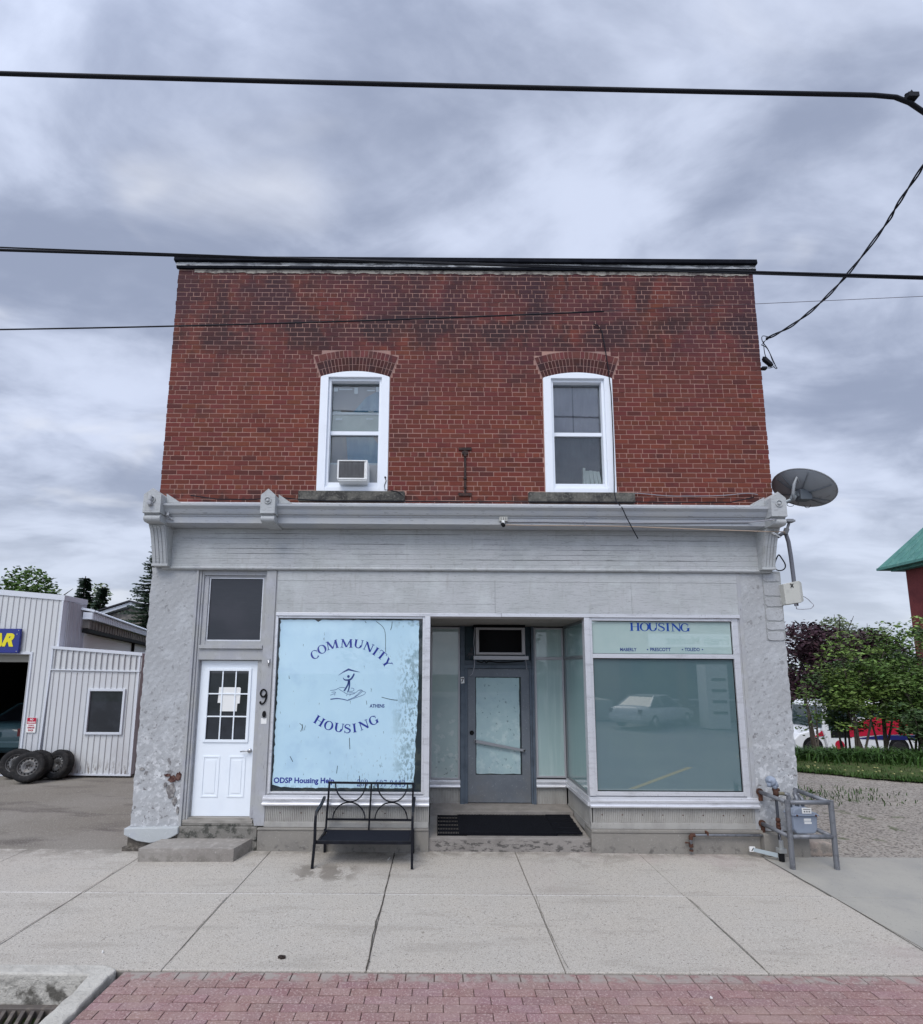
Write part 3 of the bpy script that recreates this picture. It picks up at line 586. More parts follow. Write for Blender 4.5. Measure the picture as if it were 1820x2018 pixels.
for tx, tz, tw, th in ((ga + .02, 6.57, .06, .055), (ga + .33, 6.535, .055, .10), (gb - .06, 6.57, .04, .08), (ga + .1, 6.60, .2, .018), (gb - .2, 6.58, .12, .02), (ga + .06, 6.11, .1, .03), (gb - .2, 6.12, .1, .02)): cu.box(tx, tx + tw, .112, .114, tz, tz + th)
cu.box(ga, gb, .125, .15, 5.405, 5.435)
build_each(cu, 'inner_rail', whitetrim, F1)
cu = MB()
for x0_, x1_ in ((ga, ga + .13), (gb - .14, gb)):
    x = x0_
    while x < x1_ - .001: cu.prismz([(x, .11), (x + .0075, .095), (x + .015, .11), (x + .015, .125), (x, .125)], 5.095, 5.40); x += .015
build_each(cu, 'accordion_panel', mat('accordion_grey', (.42, .44, .46), .6), F1)
F2, ha, hb = upper_window(AC2, W2, 1)
cu = MB(); cu.grid(ha - .1, hb + .1, 5.9, 6.8, 40, 1, lambda x, z: (x, .17 + .006 * math.sin(x * 55), z)); build_each(cu, 'curtain', mat('curtain_grey', (.40, .37, .43), .9, layers=[dict(s=2, st=(1, 1, .7), lo=.4, hi=.7, c=(.54, .49, .56), a=.8), dict(t='band', ax=0, cen=2.03, w=.014, c=(.10, .10, .12), a=.8)]), F2)
cu = MB(); cu.grid(ha - .1, hb + .1, 5.0, 5.92, 40, 1, lambda x, z: (x, .23 + .006 * math.sin(x * 48), z)); cu.build('screen_cloth', mat('screen_grey', (.045, .048, .062), .9, layers=[dict(s=3, lo=.4, hi=.7, c=(.07, .09, .105), a=.8)]), F2)
cu = MB(); x = 2.15
pagem = mat('book_pages', (.80, .82, .76), .8)
for i, (w_, h_, t_) in enumerate(((.035, .29, 0), (.055, .245, .03), (.05, .25, .05), (.05, .24, .06), (.045, .235, .08))):
    bkx = MB(); s_ = t_; bkx.prism([(x, 5.10), (x + w_, 5.10), (x + w_ - s_ * .5, 5.10 + h_), (x - s_ * .5, 5.10 + h_)], .15, .21)
    o = single(bkx, 'book', pagem, ['tall thin pale book, first of those standing in the upstairs window', 'wide pale book standing just after the tall thin one in the upstairs window', 'pale book in the middle of the row in the upstairs window', 'pale leaning book, second from the end of the upstairs window row', 'last pale leaning book by the frame of the upstairs window'][i], 'book', 'books on the upstairs window sill'); x += w_ + .012
# ---- iron wall anchor
an = MB(); an.box(.36, .39, -.022, -.006, 4.93, 5.58); an.box(.28, .47, -.02, -.006, 5.585, 5.625); an.box(.28, .47, -.02, -.006, 4.885, 4.93)
for zz in (5.50, 5.15, 5.02): an.lathe([(.0, -.03), (.022, -.028), (.026, -.01)], (.375, -.01, zz), (0, 1, 0), 10)
an.box(.33, .42, -.024, -.008, 5.52, 5.57); an.build('wall_anchor', iron, B, bevel=.003)
# ================= cornice
co = MB(); prof = [(.0, 4.372), (-.26, 4.385), (-.262, 4.475), (-.275, 4.48), (-.275, 4.497), (-.30, 4.505), (-.315, 4.53), (-.33, 4.565), (-.365, 4.595), (-.37, 4.60), (-.372, 4.628), (-.34, 4.64), (.0, 4.775)]
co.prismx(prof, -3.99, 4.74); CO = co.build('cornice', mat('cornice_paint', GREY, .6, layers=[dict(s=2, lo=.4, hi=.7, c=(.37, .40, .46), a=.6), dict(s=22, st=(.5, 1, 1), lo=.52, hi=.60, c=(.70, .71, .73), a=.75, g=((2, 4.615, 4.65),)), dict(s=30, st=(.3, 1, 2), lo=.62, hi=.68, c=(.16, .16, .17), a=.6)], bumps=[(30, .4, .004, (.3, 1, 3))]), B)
# frieze of narrow boards
fz = MB(); z = 3.86; k = 0
while z < 4.36:
    z1 = min(z + .0735, 4.371); fz.box(-3.90, 4.66, -.028 + rnd(-.0012, .0012), .05, z + .0008, z1 - .0008); z += .0735
FZ = fz.build('frieze', friezem, B)
cr = MB()
for i in range(46):
    zz = 3.86 + .0735 * random.randint(1, 6); a = rnd(-3.8, 4.2); l = rnd(.15, 1.3)
    cr.box(a, min(a + l, 4.64), -.0305, -.02, zz - .0022, zz + .0018)
cr.build('board_gap', mat('gap_grey', (.20, .205, .225), .9), FZ)
mo = MB(); mo.prismx([(.02, 3.765), (-.035, 3.77), (-.05, 3.785), (-.05, 3.80), (-.032, 3.815), (-.032, 3.858), (.02, 3.86)], -3.93, 4.72); mo.build('frieze_moulding', paint, B)
# brackets
def bracket(x0, x1, full):
    b = MB(); xm = (x0 + x1) / 2
    b.prism([(x0, 4.475), (x1, 4.475), (x1, 4.735), (xm, 4.825), (x0, 4.735)], -.43, -.01)
    b.prism([(x0 + .015, 4.465), (x1 - .015, 4.465), (x1 - .015, 4.474), (x0 + .015, 4.474)], -.415, -.02)
    b.lathe([(.0, -.022), (.017, -.018), (.022, 0)], (xm, -.432, 4.655), (0, 1, 0), 14)
    b.lathe([(.036, -.002), (.040, -.012), (.048, -.012), (.050, 0)], (xm, -.432, 4.655), (0, 1, 0), 20)
    pr = [(-.41, 4.462)] + [(-.36 - .055 * math.cos(R(a)), 4.41 + .05 * math.sin(R(a))) for a in range(60, -91, -15)] + [(-.02, 4.355), (-.02, 4.462)]
    b.prismx(pr, x0 + .008, x1 - .008)
    if full:
        pf = [(-.27 + .16 * ((t / 10) ** .7), 4.335 - .50 * t / 10) for t in range(11)]
        b.prismx([(-.28, 4.354)] + pf + [(-.02, 3.835), (-.02, 4.354)], x0 + .012, x1 - .012)
        b.box(x0 + .006, x1 - .006, -.125, -.01, 3.80, 3.834)
        CB = b.build('console_bracket', paint, B, bevel=.003)
        g = MB(); nn = 4; wv = (x1 - x0 - .04) / nn
        for i in range(nn):
            xa = x0 + .02 + wv * i + .006; xb = xa + wv - .012
            for t in range(10):
                (ya, za), (yb, zb_) = pf[t], pf[t + 1]
                g.prismx([(ya - .010, za), (yb - .010, zb_), (yb, zb_), (ya, za)], xa, xb)
        g.build('flute', paint, CB)
    else: b.build('console_bracket', paint, B, bevel=.003)
bracket(-4.04, -3.80, True); bracket(-2.44, -2.24, False); bracket(4.53, 4.74, True)
# top wedges behind the caps
wd = MB()
for a, b, s_ in ((-3.798, -3.60, 1), (-2.238, -2.05, 1), (4.528, 4.33, -1)): wd.prism([(a, 4.66), (b, 4.66), (a, 4.79)] if s_ > 0 else [(b, 4.66), (a, 4.66), (a, 4.79)], -.30, -.02)
build_each(wd, 'cap_wedge', paint, CO)
# ================= piers
def rough_pier(name, x0, x1, z0, z1, y0=0.0, amp=.006, outer=-1):
    p = MB(); nx = max(4, int((x1 - x0) / .035)); nz = int((z1 - z0) / .035)
    def f(x, z):
        e = 0
        if abs(x - (x0 if outer < 0 else x1)) < .01: e = .012 * wob(z * 1.7, 4.1) 
        return (x + e, y0 + amp * wob(x * 3, z * 3) + amp * .6 * wob(x * 9 + 4, z * 8), z)
    p.grid(x0, x1, z0, z1, nx, nz, f)
    nzs = nz
    xx = x0 if outer < 0 else x1
    vs = [];
    for j in range(nzs + 1):
        z = z0 + (z1 - z0) * j / nzs; a = f(xx, z); vs += [a, (a[0], .35, z)]
    fs = [((2 * j, 2 * j + 2, 2 * j + 3, 2 * j + 1) if outer < 0 else (2 * j, 2 * j + 1, 2 * j + 3, 2 * j + 2))[::-1] for j in range(nzs)]
    p.add(vs, fs)
    return p.build(name, stucco, B, smooth=False)
PL = rough_pier('stone_pier', -4.085, -3.43, .29, 3.80, 0, .0035, -1)
PR = rough_pier('stone_pier', 4.285, 4.855, .285, 3.80, 0, .003, 1)
bs = MB(); pts = [(-4.13, .285), (-3.42, .30), (-3.42, .215), (-3.50, .17), (-3.60, .13), (-3.78, .10), (-3.95, .125), (-4.13, .20)]
bs.prism(pts, -.065, .3); bs.build('pier_plinth', mat('plinth_paint', (.44, .465, .47), .7, layers=[dict(s=6, lo=.45, hi=.7, c=(.40, .42, .47), a=.6), dict(s=20, lo=.6, hi=.68, c=(.62, .63, .65), a=.6)], bumps=[(20, .5, .01, U)]), B, bevel=.012)
bs = MB(); bs.box(-4.10, -3.44, -.02, .3, -.1, .22)
for i in range(9): xx = -4.14 + .075 * i; bs.box(xx, xx + rnd(.07, .11), -.05 - rnd(0, .03), 0, -.05, rnd(.03, .09))
bs.build('rubble_base', mat('dark_rubble', (.09, .08, .07), .95, layers=[dict(s=14, lo=.45, hi=.65, c=(.20, .18, .15), a=.7)], bumps=[(20, 1, .02, U)]), B, bevel=.01)
# broken plaster showing brick and stone
bp = MB()
def blob(mb, cx, cz, rx, rz, y, n=18, seed=0, th=.004):
    mb.prism([(cx + rx * (1 + .38 * wob(i * 1.7 + seed, seed)) * math.cos(2 * math.pi * i / n), cz + rz * (1 + .38 * wob(i * 2.3, seed + 2)) * math.sin(2 * math.pi * i / n)) for i in range(n)], y - th, y + .01)
blob(bp, -3.57, .90, .065, .045, -.006, seed=3); blob(bp, -3.49, .93, .035, .055, -.008, seed=5); blob(bp, -3.64, .95, .045, .018, -.009, seed=8)
build_each(bp, 'exposed_brick', mat('exposed_brick', (.06, .025, .022), .95, layers=[dict(s=20, lo=.45, hi=.6, c=(.17, .10, .08), a=.8)], bumps=[(30, 1, .01, U)]), PL)
bp = MB(); blob(bp, -3.58, .75, .055, .10, -.007, seed=11); blob(bp, -3.52, .62, .03, .06, -.008, seed=14); blob(bp, -3.99, 1.03, .03, .02, -.009, seed=4); blob(bp, -3.47, .50, .02, .05, -.008, seed=6); blob(bp, -3.66, .83, .02, .03, -.013, seed=9)
build_each(bp, 'plaster_chip', mat('plaster_chip', (.30, .29, .28), .95, layers=[dict(s=16, lo=.45, hi=.58, c=(.13, .12, .12), a=.8)], bumps=[(30, 1, .01, U)]), PL)
# exposed stones at the top of the right pier
qs = MB(); z = 2.80
for h in (.15, .13, .20, .15, .21, .13):
    n = 16; cxq = 4.74 + rnd(-.02, .02); czq = z + h / 2; a_, b_ = .125 + rnd(-.02, .01), h / 2 - .012
    qs.prism([(min(4.868, cxq + a_ * max(-1, min(1, 1.25 * math.cos(2 * math.pi * i / n))) + .010 * wob(i, z * 9)), czq + b_ * max(-1, min(1, 1.3 * math.sin(2 * math.pi * i / n))) + .008 * wob(i * 2, z * 5)) for i in range(n)], -.012 - rnd(0, .006), .02); z += h
build_each(qs, 'exposed_stone', stucco, PR, bevel=.005, tol=0)
jm = MB(); jm.box(4.60, 4.86, -.006, .2, 2.82, 3.79); jm.build('stone_joint', mat('joint_dark', (.33, .34, .34), .95, bumps=[(30, 1, .01, U)]), PR)
# ================= entrance bay at number nine
eb = MB()
for i, (a, b, y) in enumerate(((-3.445, -3.41, -.012), (-3.408, -3.378, .012), (-3.376, -3.35, .03))): eb.box(a, b, y, .16, .30, 3.765)
eb.box(-2.462, -2.44, .02, .16, .30, 3.765)
eb.box(-3.349, -2.463, .03, .16, 3.70, 3.764); eb.box(-3.349, -2.463, .0, .16, 2.655, 2.705); eb.box(-3.349, -2.463, .03, .16, 2.50, 2.654)
eb.box(-3.349, -3.285, .05, .15, 2.706, 3.699); eb.box(-2.505, -2.463, .05, .15, 2.706, 3.699); eb.box(-3.284, -2.506, .055, .15, 2.706, 2.765); eb.box(-3.284, -2.506, .055, .15, 3.675, 3.699)
eb.box(-3.349, -3.336, .09, .16, .38, 2.499); eb.box(-2.53, -2.463, .06, .16, .38, 2.499)
EB = eb.build('entrance_frame', paintv, B, bevel=.003)
ps = MB(); ps.box(-2.439, -2.305, -.012, .2, .31, 3.765); ps.box(-2.304, -2.285, .004, .2, .31, 3.765); ps.build('door_post', paintv, B, bevel=.003)
tg = MB(); tg.box(-3.283, -2.507, .085, .09, 2.766, 3.674); TG = tg.build('transom_window', transomglass, B)
tb = MB(); frame_boxes(tb, -3.284, -2.506, 2.766, 3.675, .016, .07, .084); tb.build('transom_bead', dirtywhite, TG)
D = MB(); D.box(-3.334, -2.532, .10, .14, .40, 1.395); D.box(-3.334, -2.532, .10, .14, 2.355, 2.492); D.box(-3.334, -3.218, .10, .14, 1.395, 2.355); D.box(-2.648, -2.532, .10, .14, 1.395, 2.355)
DR = D.build('entrance_door', doorwhite, B, bevel=.002)
d2 = MB(); frame_boxes(d2, -3.245, -2.618, 1.372, 2.385, .038, .083, .10)
for xx in (-3.02, -2.835): d2.box(xx - .009, xx + .009, .093, .104, 1.41, 2.347)
for zz in (2.03, 1.72): d2.box(-3.207, -2.656, .0935, .1045, zz - .009, zz + .009)
for a, b in ((-3.225, -2.99), (-2.865, -2.635)):
    frame_boxes(d2, a, b, .645, 1.19, .022, .092, .10); d2.prism([(a + .05, .70), (b - .05, .70), (b - .05, 1.135), (a + .05, 1.135)], .094, .10)
d2.build('door_moulding', doorwhite, DR, bevel=.003)
dg = MB(); dg.box(-3.2175, -2.6485, .110, .114, 1.3955, 2.3545); DGL = dg.build('door_glass', darkglass, DR)
hn = MB(); hn.lathe([(.0, -.03), (.026, -.028), (.03, -.01), (.03, 0)], (-2.585, .10, 1.262), (0, 1, 0), 18); hn.tube([(-2.585, .055, 1.262), (-2.62, .05, 1.262), (-2.70, .055, 1.255)], [.012, .011, .008], 8); hn.tube([(-2.585, .10, 1.262), (-2.585, .05, 1.262)], .013, 8)
hn.build('door_handle', chrome, DR, smooth=True)
th = MB(); th.box(-3.40, -2.47, -.0, .16, .335, .375); th.box(-3.36, -2.50, .04, .16, .376, .396); th.build('threshold', mat('threshold_wood', (.33, .31, .28), .7, layers=[dict(s=10, st=(.3, 1, 1), lo=.45, hi=.65, c=(.20, .19, .17), a=.7)]), B)
us = MB(); us.box(-3.44, -2.39, -.03, .2, .13, .30); us.box(-3.43, -2.38, .0, .2, .301, .334); us.box(-2.56, -2.385, -.02, .2, -.03, .129); us.build('upper_step', upstep, B, bevel=.01)
pp = MB(); pp.prism([(-3.065, 2.12), (-2.775, 2.12), (-2.762, 2.105), (-2.768, 1.90), (-2.80, 1.895), (-2.803, 1.79), (-3.035, 1.79), (-3.035, 1.905), (-3.075, 1.905)], .104, .1065)
single(pp, 'paper_notice', sticker, 'blank white paper notice taped inside the glass of the white door', 'paper')
# ================= left shop window
wf = MB()
wf.box(-2.285, -2.252, -.005, .10, .72, 3.12); wf.box(-.222, -.190, -.0, .10, .72, 3.12); wf.box(-.189, -.115, -.02, .12, .70, 3.12); wf.box(-2.251, -.223, -.0, .10, 3.09, 3.12); wf.box(-2.251, -.223, .0, .10, .72, .745)
WF = wf.build('shop_window', dirtywhite, B, bevel=.003)
gd = MB(); gd.box(-2.251, -.223, .035, .04, .746, 3.089); gd.build('bare_glass', film_dark, WF)
pf = MB(); edge = []
def eg(a, b, n, f):
    return [(a[0] + (b[0] - a[0]) * i / n, a[1] + (b[1] - a[1]) * i / n, f) for i in range(n)]
pts = []
for i in range(60): t = i / 60; pts.append((-2.235 + .045 * t * 0 + .004 * wob(t * 9, 1) + (.02 if t > .06 else .0) * abs(wob(t * 5, 7)), .83 + 2.24 * t))
for i in range(40): t = i / 40; pts.append((-2.235 + 1.955 * t, 3.072 - .008 * abs(wob(t * 7, 2)) - (.03 if .265 < t < .28 else 0) - (.02 if .45 < t < .455 else 0)))
for i in range(60): t = i / 60; pts.append((-.275 - .05 * max(0, t - .45) * 1.5 - .006 * wob(t * 8, 3) - (.015 * abs(wob(t * 31, 5)) if t > .5 else 0), 3.065 - 2.26 * t))
for i in range(40): t = i / 40; pts.append((-.33 - 1.88 * t, .795 - .012 * abs(wob(t * 12, 5)) + (.05 * max(0, t - .88) * 4)))
pf.add([(x, .0335, z) for x, z in pts], [tuple(range(len(pts) - 1, -1, -1))])
PF = pf.build('painted_film', film_blue, WF)
YW = .0325
sc_ = MB()
for p_, w_ in (([(-.88, 3.05), (-.80, 2.99), (-.76, 2.93), (-.745, 2.84), (-.742, 2.72), (-.738, 2.62)], [.003, .010, .009, .006, .005, .004]), ([(-.655, 3.05), (-.66, 2.98), (-.675, 2.93)], [.009, .009, .004]), ([(-1.04, 3.055), (-1.02, 3.03)], [.006, .006]),
               ([(-.78, 2.00), (-.70, 1.98), (-.62, 1.965), (-.56, 1.96)], [.004, .012, .01, .005]), ([(-1.90, 1.64), (-1.86, 1.60), (-1.88, 1.53)], [.006, .008, .004]), ([(-1.86, 1.63), (-1.85, 1.54)], .005), ([(-1.82, 1.61), (-1.83, 1.55)], .005), ([(-1.21, 1.45), (-1.20, 1.30)], [.01, .006]), ([(-2.01, 1.20), (-1.97, 1.13)], .008), ([(-1.36, 1.08), (-1.37, .98)], .007), ([(-.99, 1.95), (-.985, 1.90)], .005), ([(-1.06, .95), (-1.045, .80)], .01)):
    strip(sc_, smoothpts(p_, 4), w_[0] if isinstance(w_, list) and len(w_) != len(p_) else (sum(w_) / len(w_) if isinstance(w_, list) else w_), YW)
for i in range(26):
    xx = -1.02 + i * .019 + rnd(-.004, .004)
    if i in (15, 16, 17): continue
    sc_.box(xx, xx + rnd(.006, .014), YW - .001, YW, .765, .765 + rnd(.015, .05) * (1.6 if 3 < i < 12 else .7))
build_each(sc_, 'scratch', film_dark, PF)
def f1(u, v): return (-1.9305 + .0008381 * u + .000025 * v, 2.9563 + .000005 * u - .0008294 * v)
lt = MB()
for ch, u, v, a in (('C', 225, 455, 27), ('O', 345, 365, 24), ('M', 517, 290, 14), ('M', 758, 264, 0), ('U', 960, 275, -8), ('N', 1125, 325, -24), ('I', 1245, 400, -33), ('T', 1345, 465, -38), ('Y', 1435, 592, -56),
                    ('H', 312, 1547, -30), ('O', 466, 1622, -16), ('U', 637, 1655, -8), ('S', 773, 1672, 3), ('I', 890, 1660, 8), ('N', 1040, 1612, 20), ('G', 1203, 1537, 26)):
    x, z = f1(u, v); put_glyph(lt, ch, x, z, .118, a, YW, 1.2)
serif_line(lt, '289', -1.093, .815, .088, YW, .85, .10); serif_line(lt, '697 9443', -.86 + .02, .812, .088, YW, .85, .10)
LT = lt.build('lettering', ink, WF)
t_ = text_mb('ODSP Housing Help', .098, -2.218, .853, YW, bold=.003, center=False, depth=.0004); w_ = max(v[0] for v in t_.v) - min(v[0] for v in t_.v)
t_.v = [(-2.218 + (v[0] + 2.218) * .82 / w_, v[1], v[2]) for v in t_.v]; t_.build('small_lettering', ink, WF)
x, z = f1(1260, 1330); t_ = text_mb('ATHENS', .064, x, z, YW, bold=.002, depth=.0004); w_ = max(v[0] for v in t_.v) - min(v[0] for v in t_.v); t_.v = [(x + (v[0] - x) * .205 / w_, v[1], v[2]) for v in t_.v]; t_.build('small_lettering', inkd, WF)
def e4(u, v): return (-1.7367 + .0005928 * u + .0000178 * v, 2.5102 + .0000038 * u - .0005837 * v)
lg = MB(); px = .00059
def ln(pts, w, s=True):
    q = [e4(*p) for p in pts]
    if isinstance(w, (list, tuple)):
        k = 5 if s else 1; ww = []
        for i in range(len(w) - 1): ww += [w[i] + (w[i + 1] - w[i]) * j / k for j in range(k)]
        ww.append(w[-1]); w = [a * px for a in ww]
    else: w = w * px
    strip(lg, smoothpts(q, 5) if s else [Vector(a) for a in q], w, YW)
ln([(575, 372), (690, 295), (812, 232)], [4, 22, 46], False); ln([(812, 232), (930, 265), (1085, 298)], [46, 26, 4], False)
lg.prism([e4(812 + 30 * math.cos(a / 12 * 6.283), 398 + 34 * math.sin(a / 12 * 6.283)) for a in range(12)], YW - .001, YW)
ln([(685, 430), (720, 475), (790, 483), (860, 465), (915, 400), (945, 332)], [12, 26, 34, 40, 40, 28])
ln([(822, 480), (800, 580), (760, 660), (712, 735)], [46, 36, 36, 34]); ln([(828, 480), (836, 580), (822, 680), (792, 770)], [40, 34, 30, 22])
for q in ([(385, 725), (500, 712), (600, 665), (680, 655), (730, 668)], [(415, 768), (505, 765), (495, 805), (490, 840)], [(388, 838), (485, 802)], [(590, 700), (680, 750), (770, 805), (880, 815), (960, 795)],
          [(830, 780), (900, 782), (980, 778), (1045, 725), (1110, 715), (1145, 735), (1120, 765), (1000, 860), (900, 905), (800, 945)], [(1045, 725), (1120, 722), (1040, 800), (950, 880)], [(1150, 752), (1205, 765), (1205, 795), (1150, 835), (1000, 890), (870, 935), (800, 965)],
          [(870, 672), (930, 680), (938, 720), (900, 745), (820, 745)], [(765, 855), (780, 815)], [(840, 855), (860, 815)]): ln(q, 9)
ln([(395, 932), (540, 915), (640, 925), (740, 945), (800, 965)], [24, 22, 18, 16, 12])
lg.build('emblem', inkd, WF)
# ================= right shop window
wf = MB()
wf.box(2.04, 2.115, -.02, .10, .72, 3.12); wf.box(2.116, 2.152, -.005, .09, .72, 3.119); wf.box(4.118, 4.155, -.005, .09, .72, 3.119); wf.box(4.156, 4.205, .0, .10, .70, 3.12)
wf.box(2.153, 4.117, -.005, .09, 3.078, 3.119); wf.box(2.153, 4.117, -.008, .09, 2.555, 2.615); wf.box(2.153, 4.117, -.005, .09, .72, .772)
WR = wf.build('shop_window', dirtywhite, B, bevel=.003)
g = MB(); g.box(2.153, 4.117, .03, .035, 2.616, 3.077); g.build('upper_pane', film_mint, WR)
g = MB(); g.box(2.153, 4.117, .03, .035, .773, 2.554); g.build('lower_pane', film_teal, WR)
sb = MB(); frame_boxes(sb, 2.153, 4.117, .773, 2.554, .009, .02, .0295); frame_boxes(sb, 2.153, 4.117, 2.616, 3.077, .006, .02, .0295); sb.build('gasket', black, WR)
def f2(u, v): return (2.669 + u * .000645 - v * .00003, 3.167 - v * .000643 + u * .000004)
lt = MB(); Y2 = .0295
for ch, u, v in (('H', 165, 260), ('O', 375, 263), ('U', 562, 263), ('S', 745, 267), ('I', 885, 268), ('N', 1065, 272), ('G', 1265, 277)):
    x, z = f2(u, v + 4); put_glyph(lt, ch, x, z, .115, 0, Y2, 1.32)
lt.build('lettering', mat('lettering_royal', (.012, .06, .30), .4, coat=.8), WR)
for s_, a, b in (('MABERLY', -110, 172), ('PRESCOTT', 500, 945), ('TOLEDO', 1250, 1575)):
    u = (a + b) / 2; x, z = f2(u, 795); t_ = text_mb(s_, .064, x, z, Y2, bold=.0016, depth=.0004); w_ = max(v[0] for v in t_.v) - min(v[0] for v in t_.v); k_ = (b - a) * .000645 / w_
    if s_ == 'MABERLY': x, z = f2(-10, 790); k_ = .232 / w_
    t_.v = [(x + (v[0] - x) * k_, v[1], v[2]) for v in t_.v]; t_.build('small_lettering', inkd, WR)
dt = MB()
for u in (440, 1200, 1635): x, z = f2(u, 762); dt.lathe([(0, -.001), (.0095, -.001), (.0095, 0)], (x, Y2, z), (0, 1, 0), 10)
dt.build('dot', inkd, WR)
# ================= lintel over the shopfront, trims
lp = MB()
seams = [-2.285, -.075, 3.02, 4.228]
lp.box(-2.284, .795, -.004, .05, 3.30, 3.62); lp.box(.799, 2.725, -.006, .05, 3.172, 3.62); lp.box(2.729, 4.228, -.003, .05, 3.172, 3.62)
lp.box(-2.284, .795, -.004, .05, 3.172, 3.298)
lp.box(-2.284, 4.228, -.006, .05, 3.623, 3.764); LPo = lp.build('lintel_board', friezem, B)
lb = MB(); lb.box(-2.284, 4.228, .002, .06, 3.165, 3.764); lb.build('board_gap', mat('gap_grey', (.20, .205, .225), .9), LPo)
lt2 = MB(); lt2.box(-2.284, .88, -.02, .1, 3.121, 3.168); lt2.box(.883, 4.228, -.026, .1, 3.121, 3.168); lt2.build('lintel_trim', dirtywhite, B, bevel=.003)
jr = MB(); jr.box(4.206, 4.228, .0, .10, .32, 3.12); jr.box(4.229, 4.284, -.006, .10, .30, 3.764); jr.build('right_jamb', paintv, B, bevel=.003)
def sill_mould(x0, x1, name, y=0.0, z0=.578, z1=.70, p=.055):
    s = MB(); s.prismx([(y + .05, z0), (y - p, z0), (y - p - .008, z0 + .02), (y - p, z0 + .036), (y - p + .022, z0 + .04), (y - p + .022, z0 + .062), (y - p + .01, z0 + .066), (y - p + .008, z0 + .09), (y - p + .03, z0 + .095), (y - p + .032, z0 + .118), (y + .05, z1 + .018)], x0, x1)
    return s.build(name, dirtywhite, B)
sill_mould(-2.335, -.112, 'window_ledge'); sill_mould(2.035, 4.29, 'window_ledge')
def flutes(mb, x0, x1, z0, z1, y):
    n = int((x1 - x0) / .0245); w = (x1 - x0) / n
    for i in range(n):
        xa = x0 + i * w; mb.add([(xa, y + .010, z0), (xa + w * .25, y, z0), (xa + w * .75, y, z0), (xa + w, y + .010, z0), (xa, y + .010, z1), (xa + w * .25, y, z1), (xa + w * .75, y, z1), (xa + w, y + .010, z1)], [(0, 1, 5, 4), (1, 2, 6, 5), (2, 3, 7, 6)])
        
kp = MB(); flutes(kp, -2.30, -.135, .365, .577, .0); flutes(kp, 2.06, 4.22, .375, .577, .0); KP = build_each(kp, 'kick_panel', fluted, B)[0]
kn = MB()
for i in range(15):
    xx = (-2.1 + i * .28) if i < 7 else (2.2 + (i - 7) * .27); kn.lathe([(0, -.006), (.008, -.003), (.009, 0)], (xx, .001, .475), (0, 1, 0), 8)
build_each(kn, 'screw', rusty, KP)
kb = MB(); kb.box(-2.31, -.12, -.008, .08, .295, .364); kb.box(2.05, 4.24, -.008, .08, .298, .374); kb.box(-2.32, -2.30, -.006, .08, .365, .577); kb.box(-.134, -.115, -.006, .08, .365, .577); kb.box(2.045, 2.06, -.006, .08, .375, .577); kb.box(4.22, 4.24, -.006, .08, .375, .577)
build_each(kb, 'kick_band', fluted, B, bevel=.003)
fo = MB(); fo.box(-2.38, -.112, -.035, .3, -.1, .262); fo.box(-2.385, -.114, -.045, .3, .263, .292); fo.box(2.04, 4.27, -.035, .3, -.1, .255); fo.box(2.042, 4.31, -.046, .3, .256, .296)
fo.box(4.271, 4.86, -.12, .3, -.1, .275)
build_each(fo, 'foundation', foundation, B, bevel=.008)
# ================= recessed doorway
YB = 1.25
ra = MB(); ra.box(-.113, 2.039, -.0, .10, -.1, .168); ra.prismx([(.101, .10), (.101, .168), (.86, .225), (.86, .10)], -.113, 2.039)
ra.prismx([(.861, .10), (.861, .288), (YB + .1, .305), (YB + .1, .10)], -.113, 2.039); ra.build('recess_floor', stepm, B, bevel=.006)
ce = MB(); ce.box(-.12, 2.05, .0, YB + .1, 3.101, 3.12); ce.build('recess_ceiling', mat('soffit_paint', (.27, .25, .23), .8, layers=[dict(s=5, lo=.4, hi=.7, c=(.22, .20, .18), a=.7), dict(s=16, lo=.64, hi=.7, c=(.08, .07, .06), a=.8)]), B)
ls = MB(); ls.box(-.165, -.125, .10, YB, .17, 3.1); ls.build('recess_side_panel', paint, B)
bw2 = MB()     # back wall frames
frame_boxes(bw2, -.124, .352, .672, 3.085, .026, YB - .02, YB + .06, wb=.02, wt=.03)
frame_boxes(bw2, 1.572, 2.045, .70, 3.08, .028, YB - .02, YB + .06); bw2.box(1.60, 2.017, YB - .02, YB + .06, 2.555, 2.60); bw2.box(1.556, 1.571, YB - .01, YB + .06, .32, 3.09)
BW = bw2.build('recess_window', mat('alu_dull', (.42, .42, .44), .4, metal=.3), B, bevel=.003)
g = MB(); g.box(-.098, .326, YB + .0, YB + .005, .692, 3.055); g.build('painted_pane', film_pale, BW)
g = MB(); g.box(1.60, 2.017, YB, YB + .005, .728, 2.554); g.box(1.60, 2.017, YB, YB + .005, 2.601, 3.052); build_each(g, 'pane', mat('film_pale_plain', (.34, .46, .45), .4, coat=1, coat_ior=1.7, layers=[dict(s=3, st=(5, 1, .3), lo=.45, hi=.75, c=(.47, .58, .56), a=.7)]), BW)
sill_mould(-.124, .358, 'recess_ledge', YB, .545, .65, .05); sill_mould(1.56, 2.048, 'recess_ledge', YB, .555, .66, .05)
kp = MB(); flutes(kp, -.12, .356, .30, .544, YB); flutes(kp, 1.56, 2.045, .30, .554, YB); build_each(kp, 'recess_kick_panel', fluted, B)
df = MB(); df.box(.357, .43, YB - .04, YB + .08, .27, 3.10); df.box(.431, .478, YB - .02, YB + .08, .30, 2.41); df.box(1.482, 1.515, YB - .02, YB + .08, .30, 2.41); df.box(1.516, 1.556, YB - .04, YB + .08, .27, 3.10)
df.box(.431, 1.515, YB - .03, YB + .08, 2.411, 2.47); df.box(.431, 1.515, YB - .015, YB + .08, 2.471, 2.54)
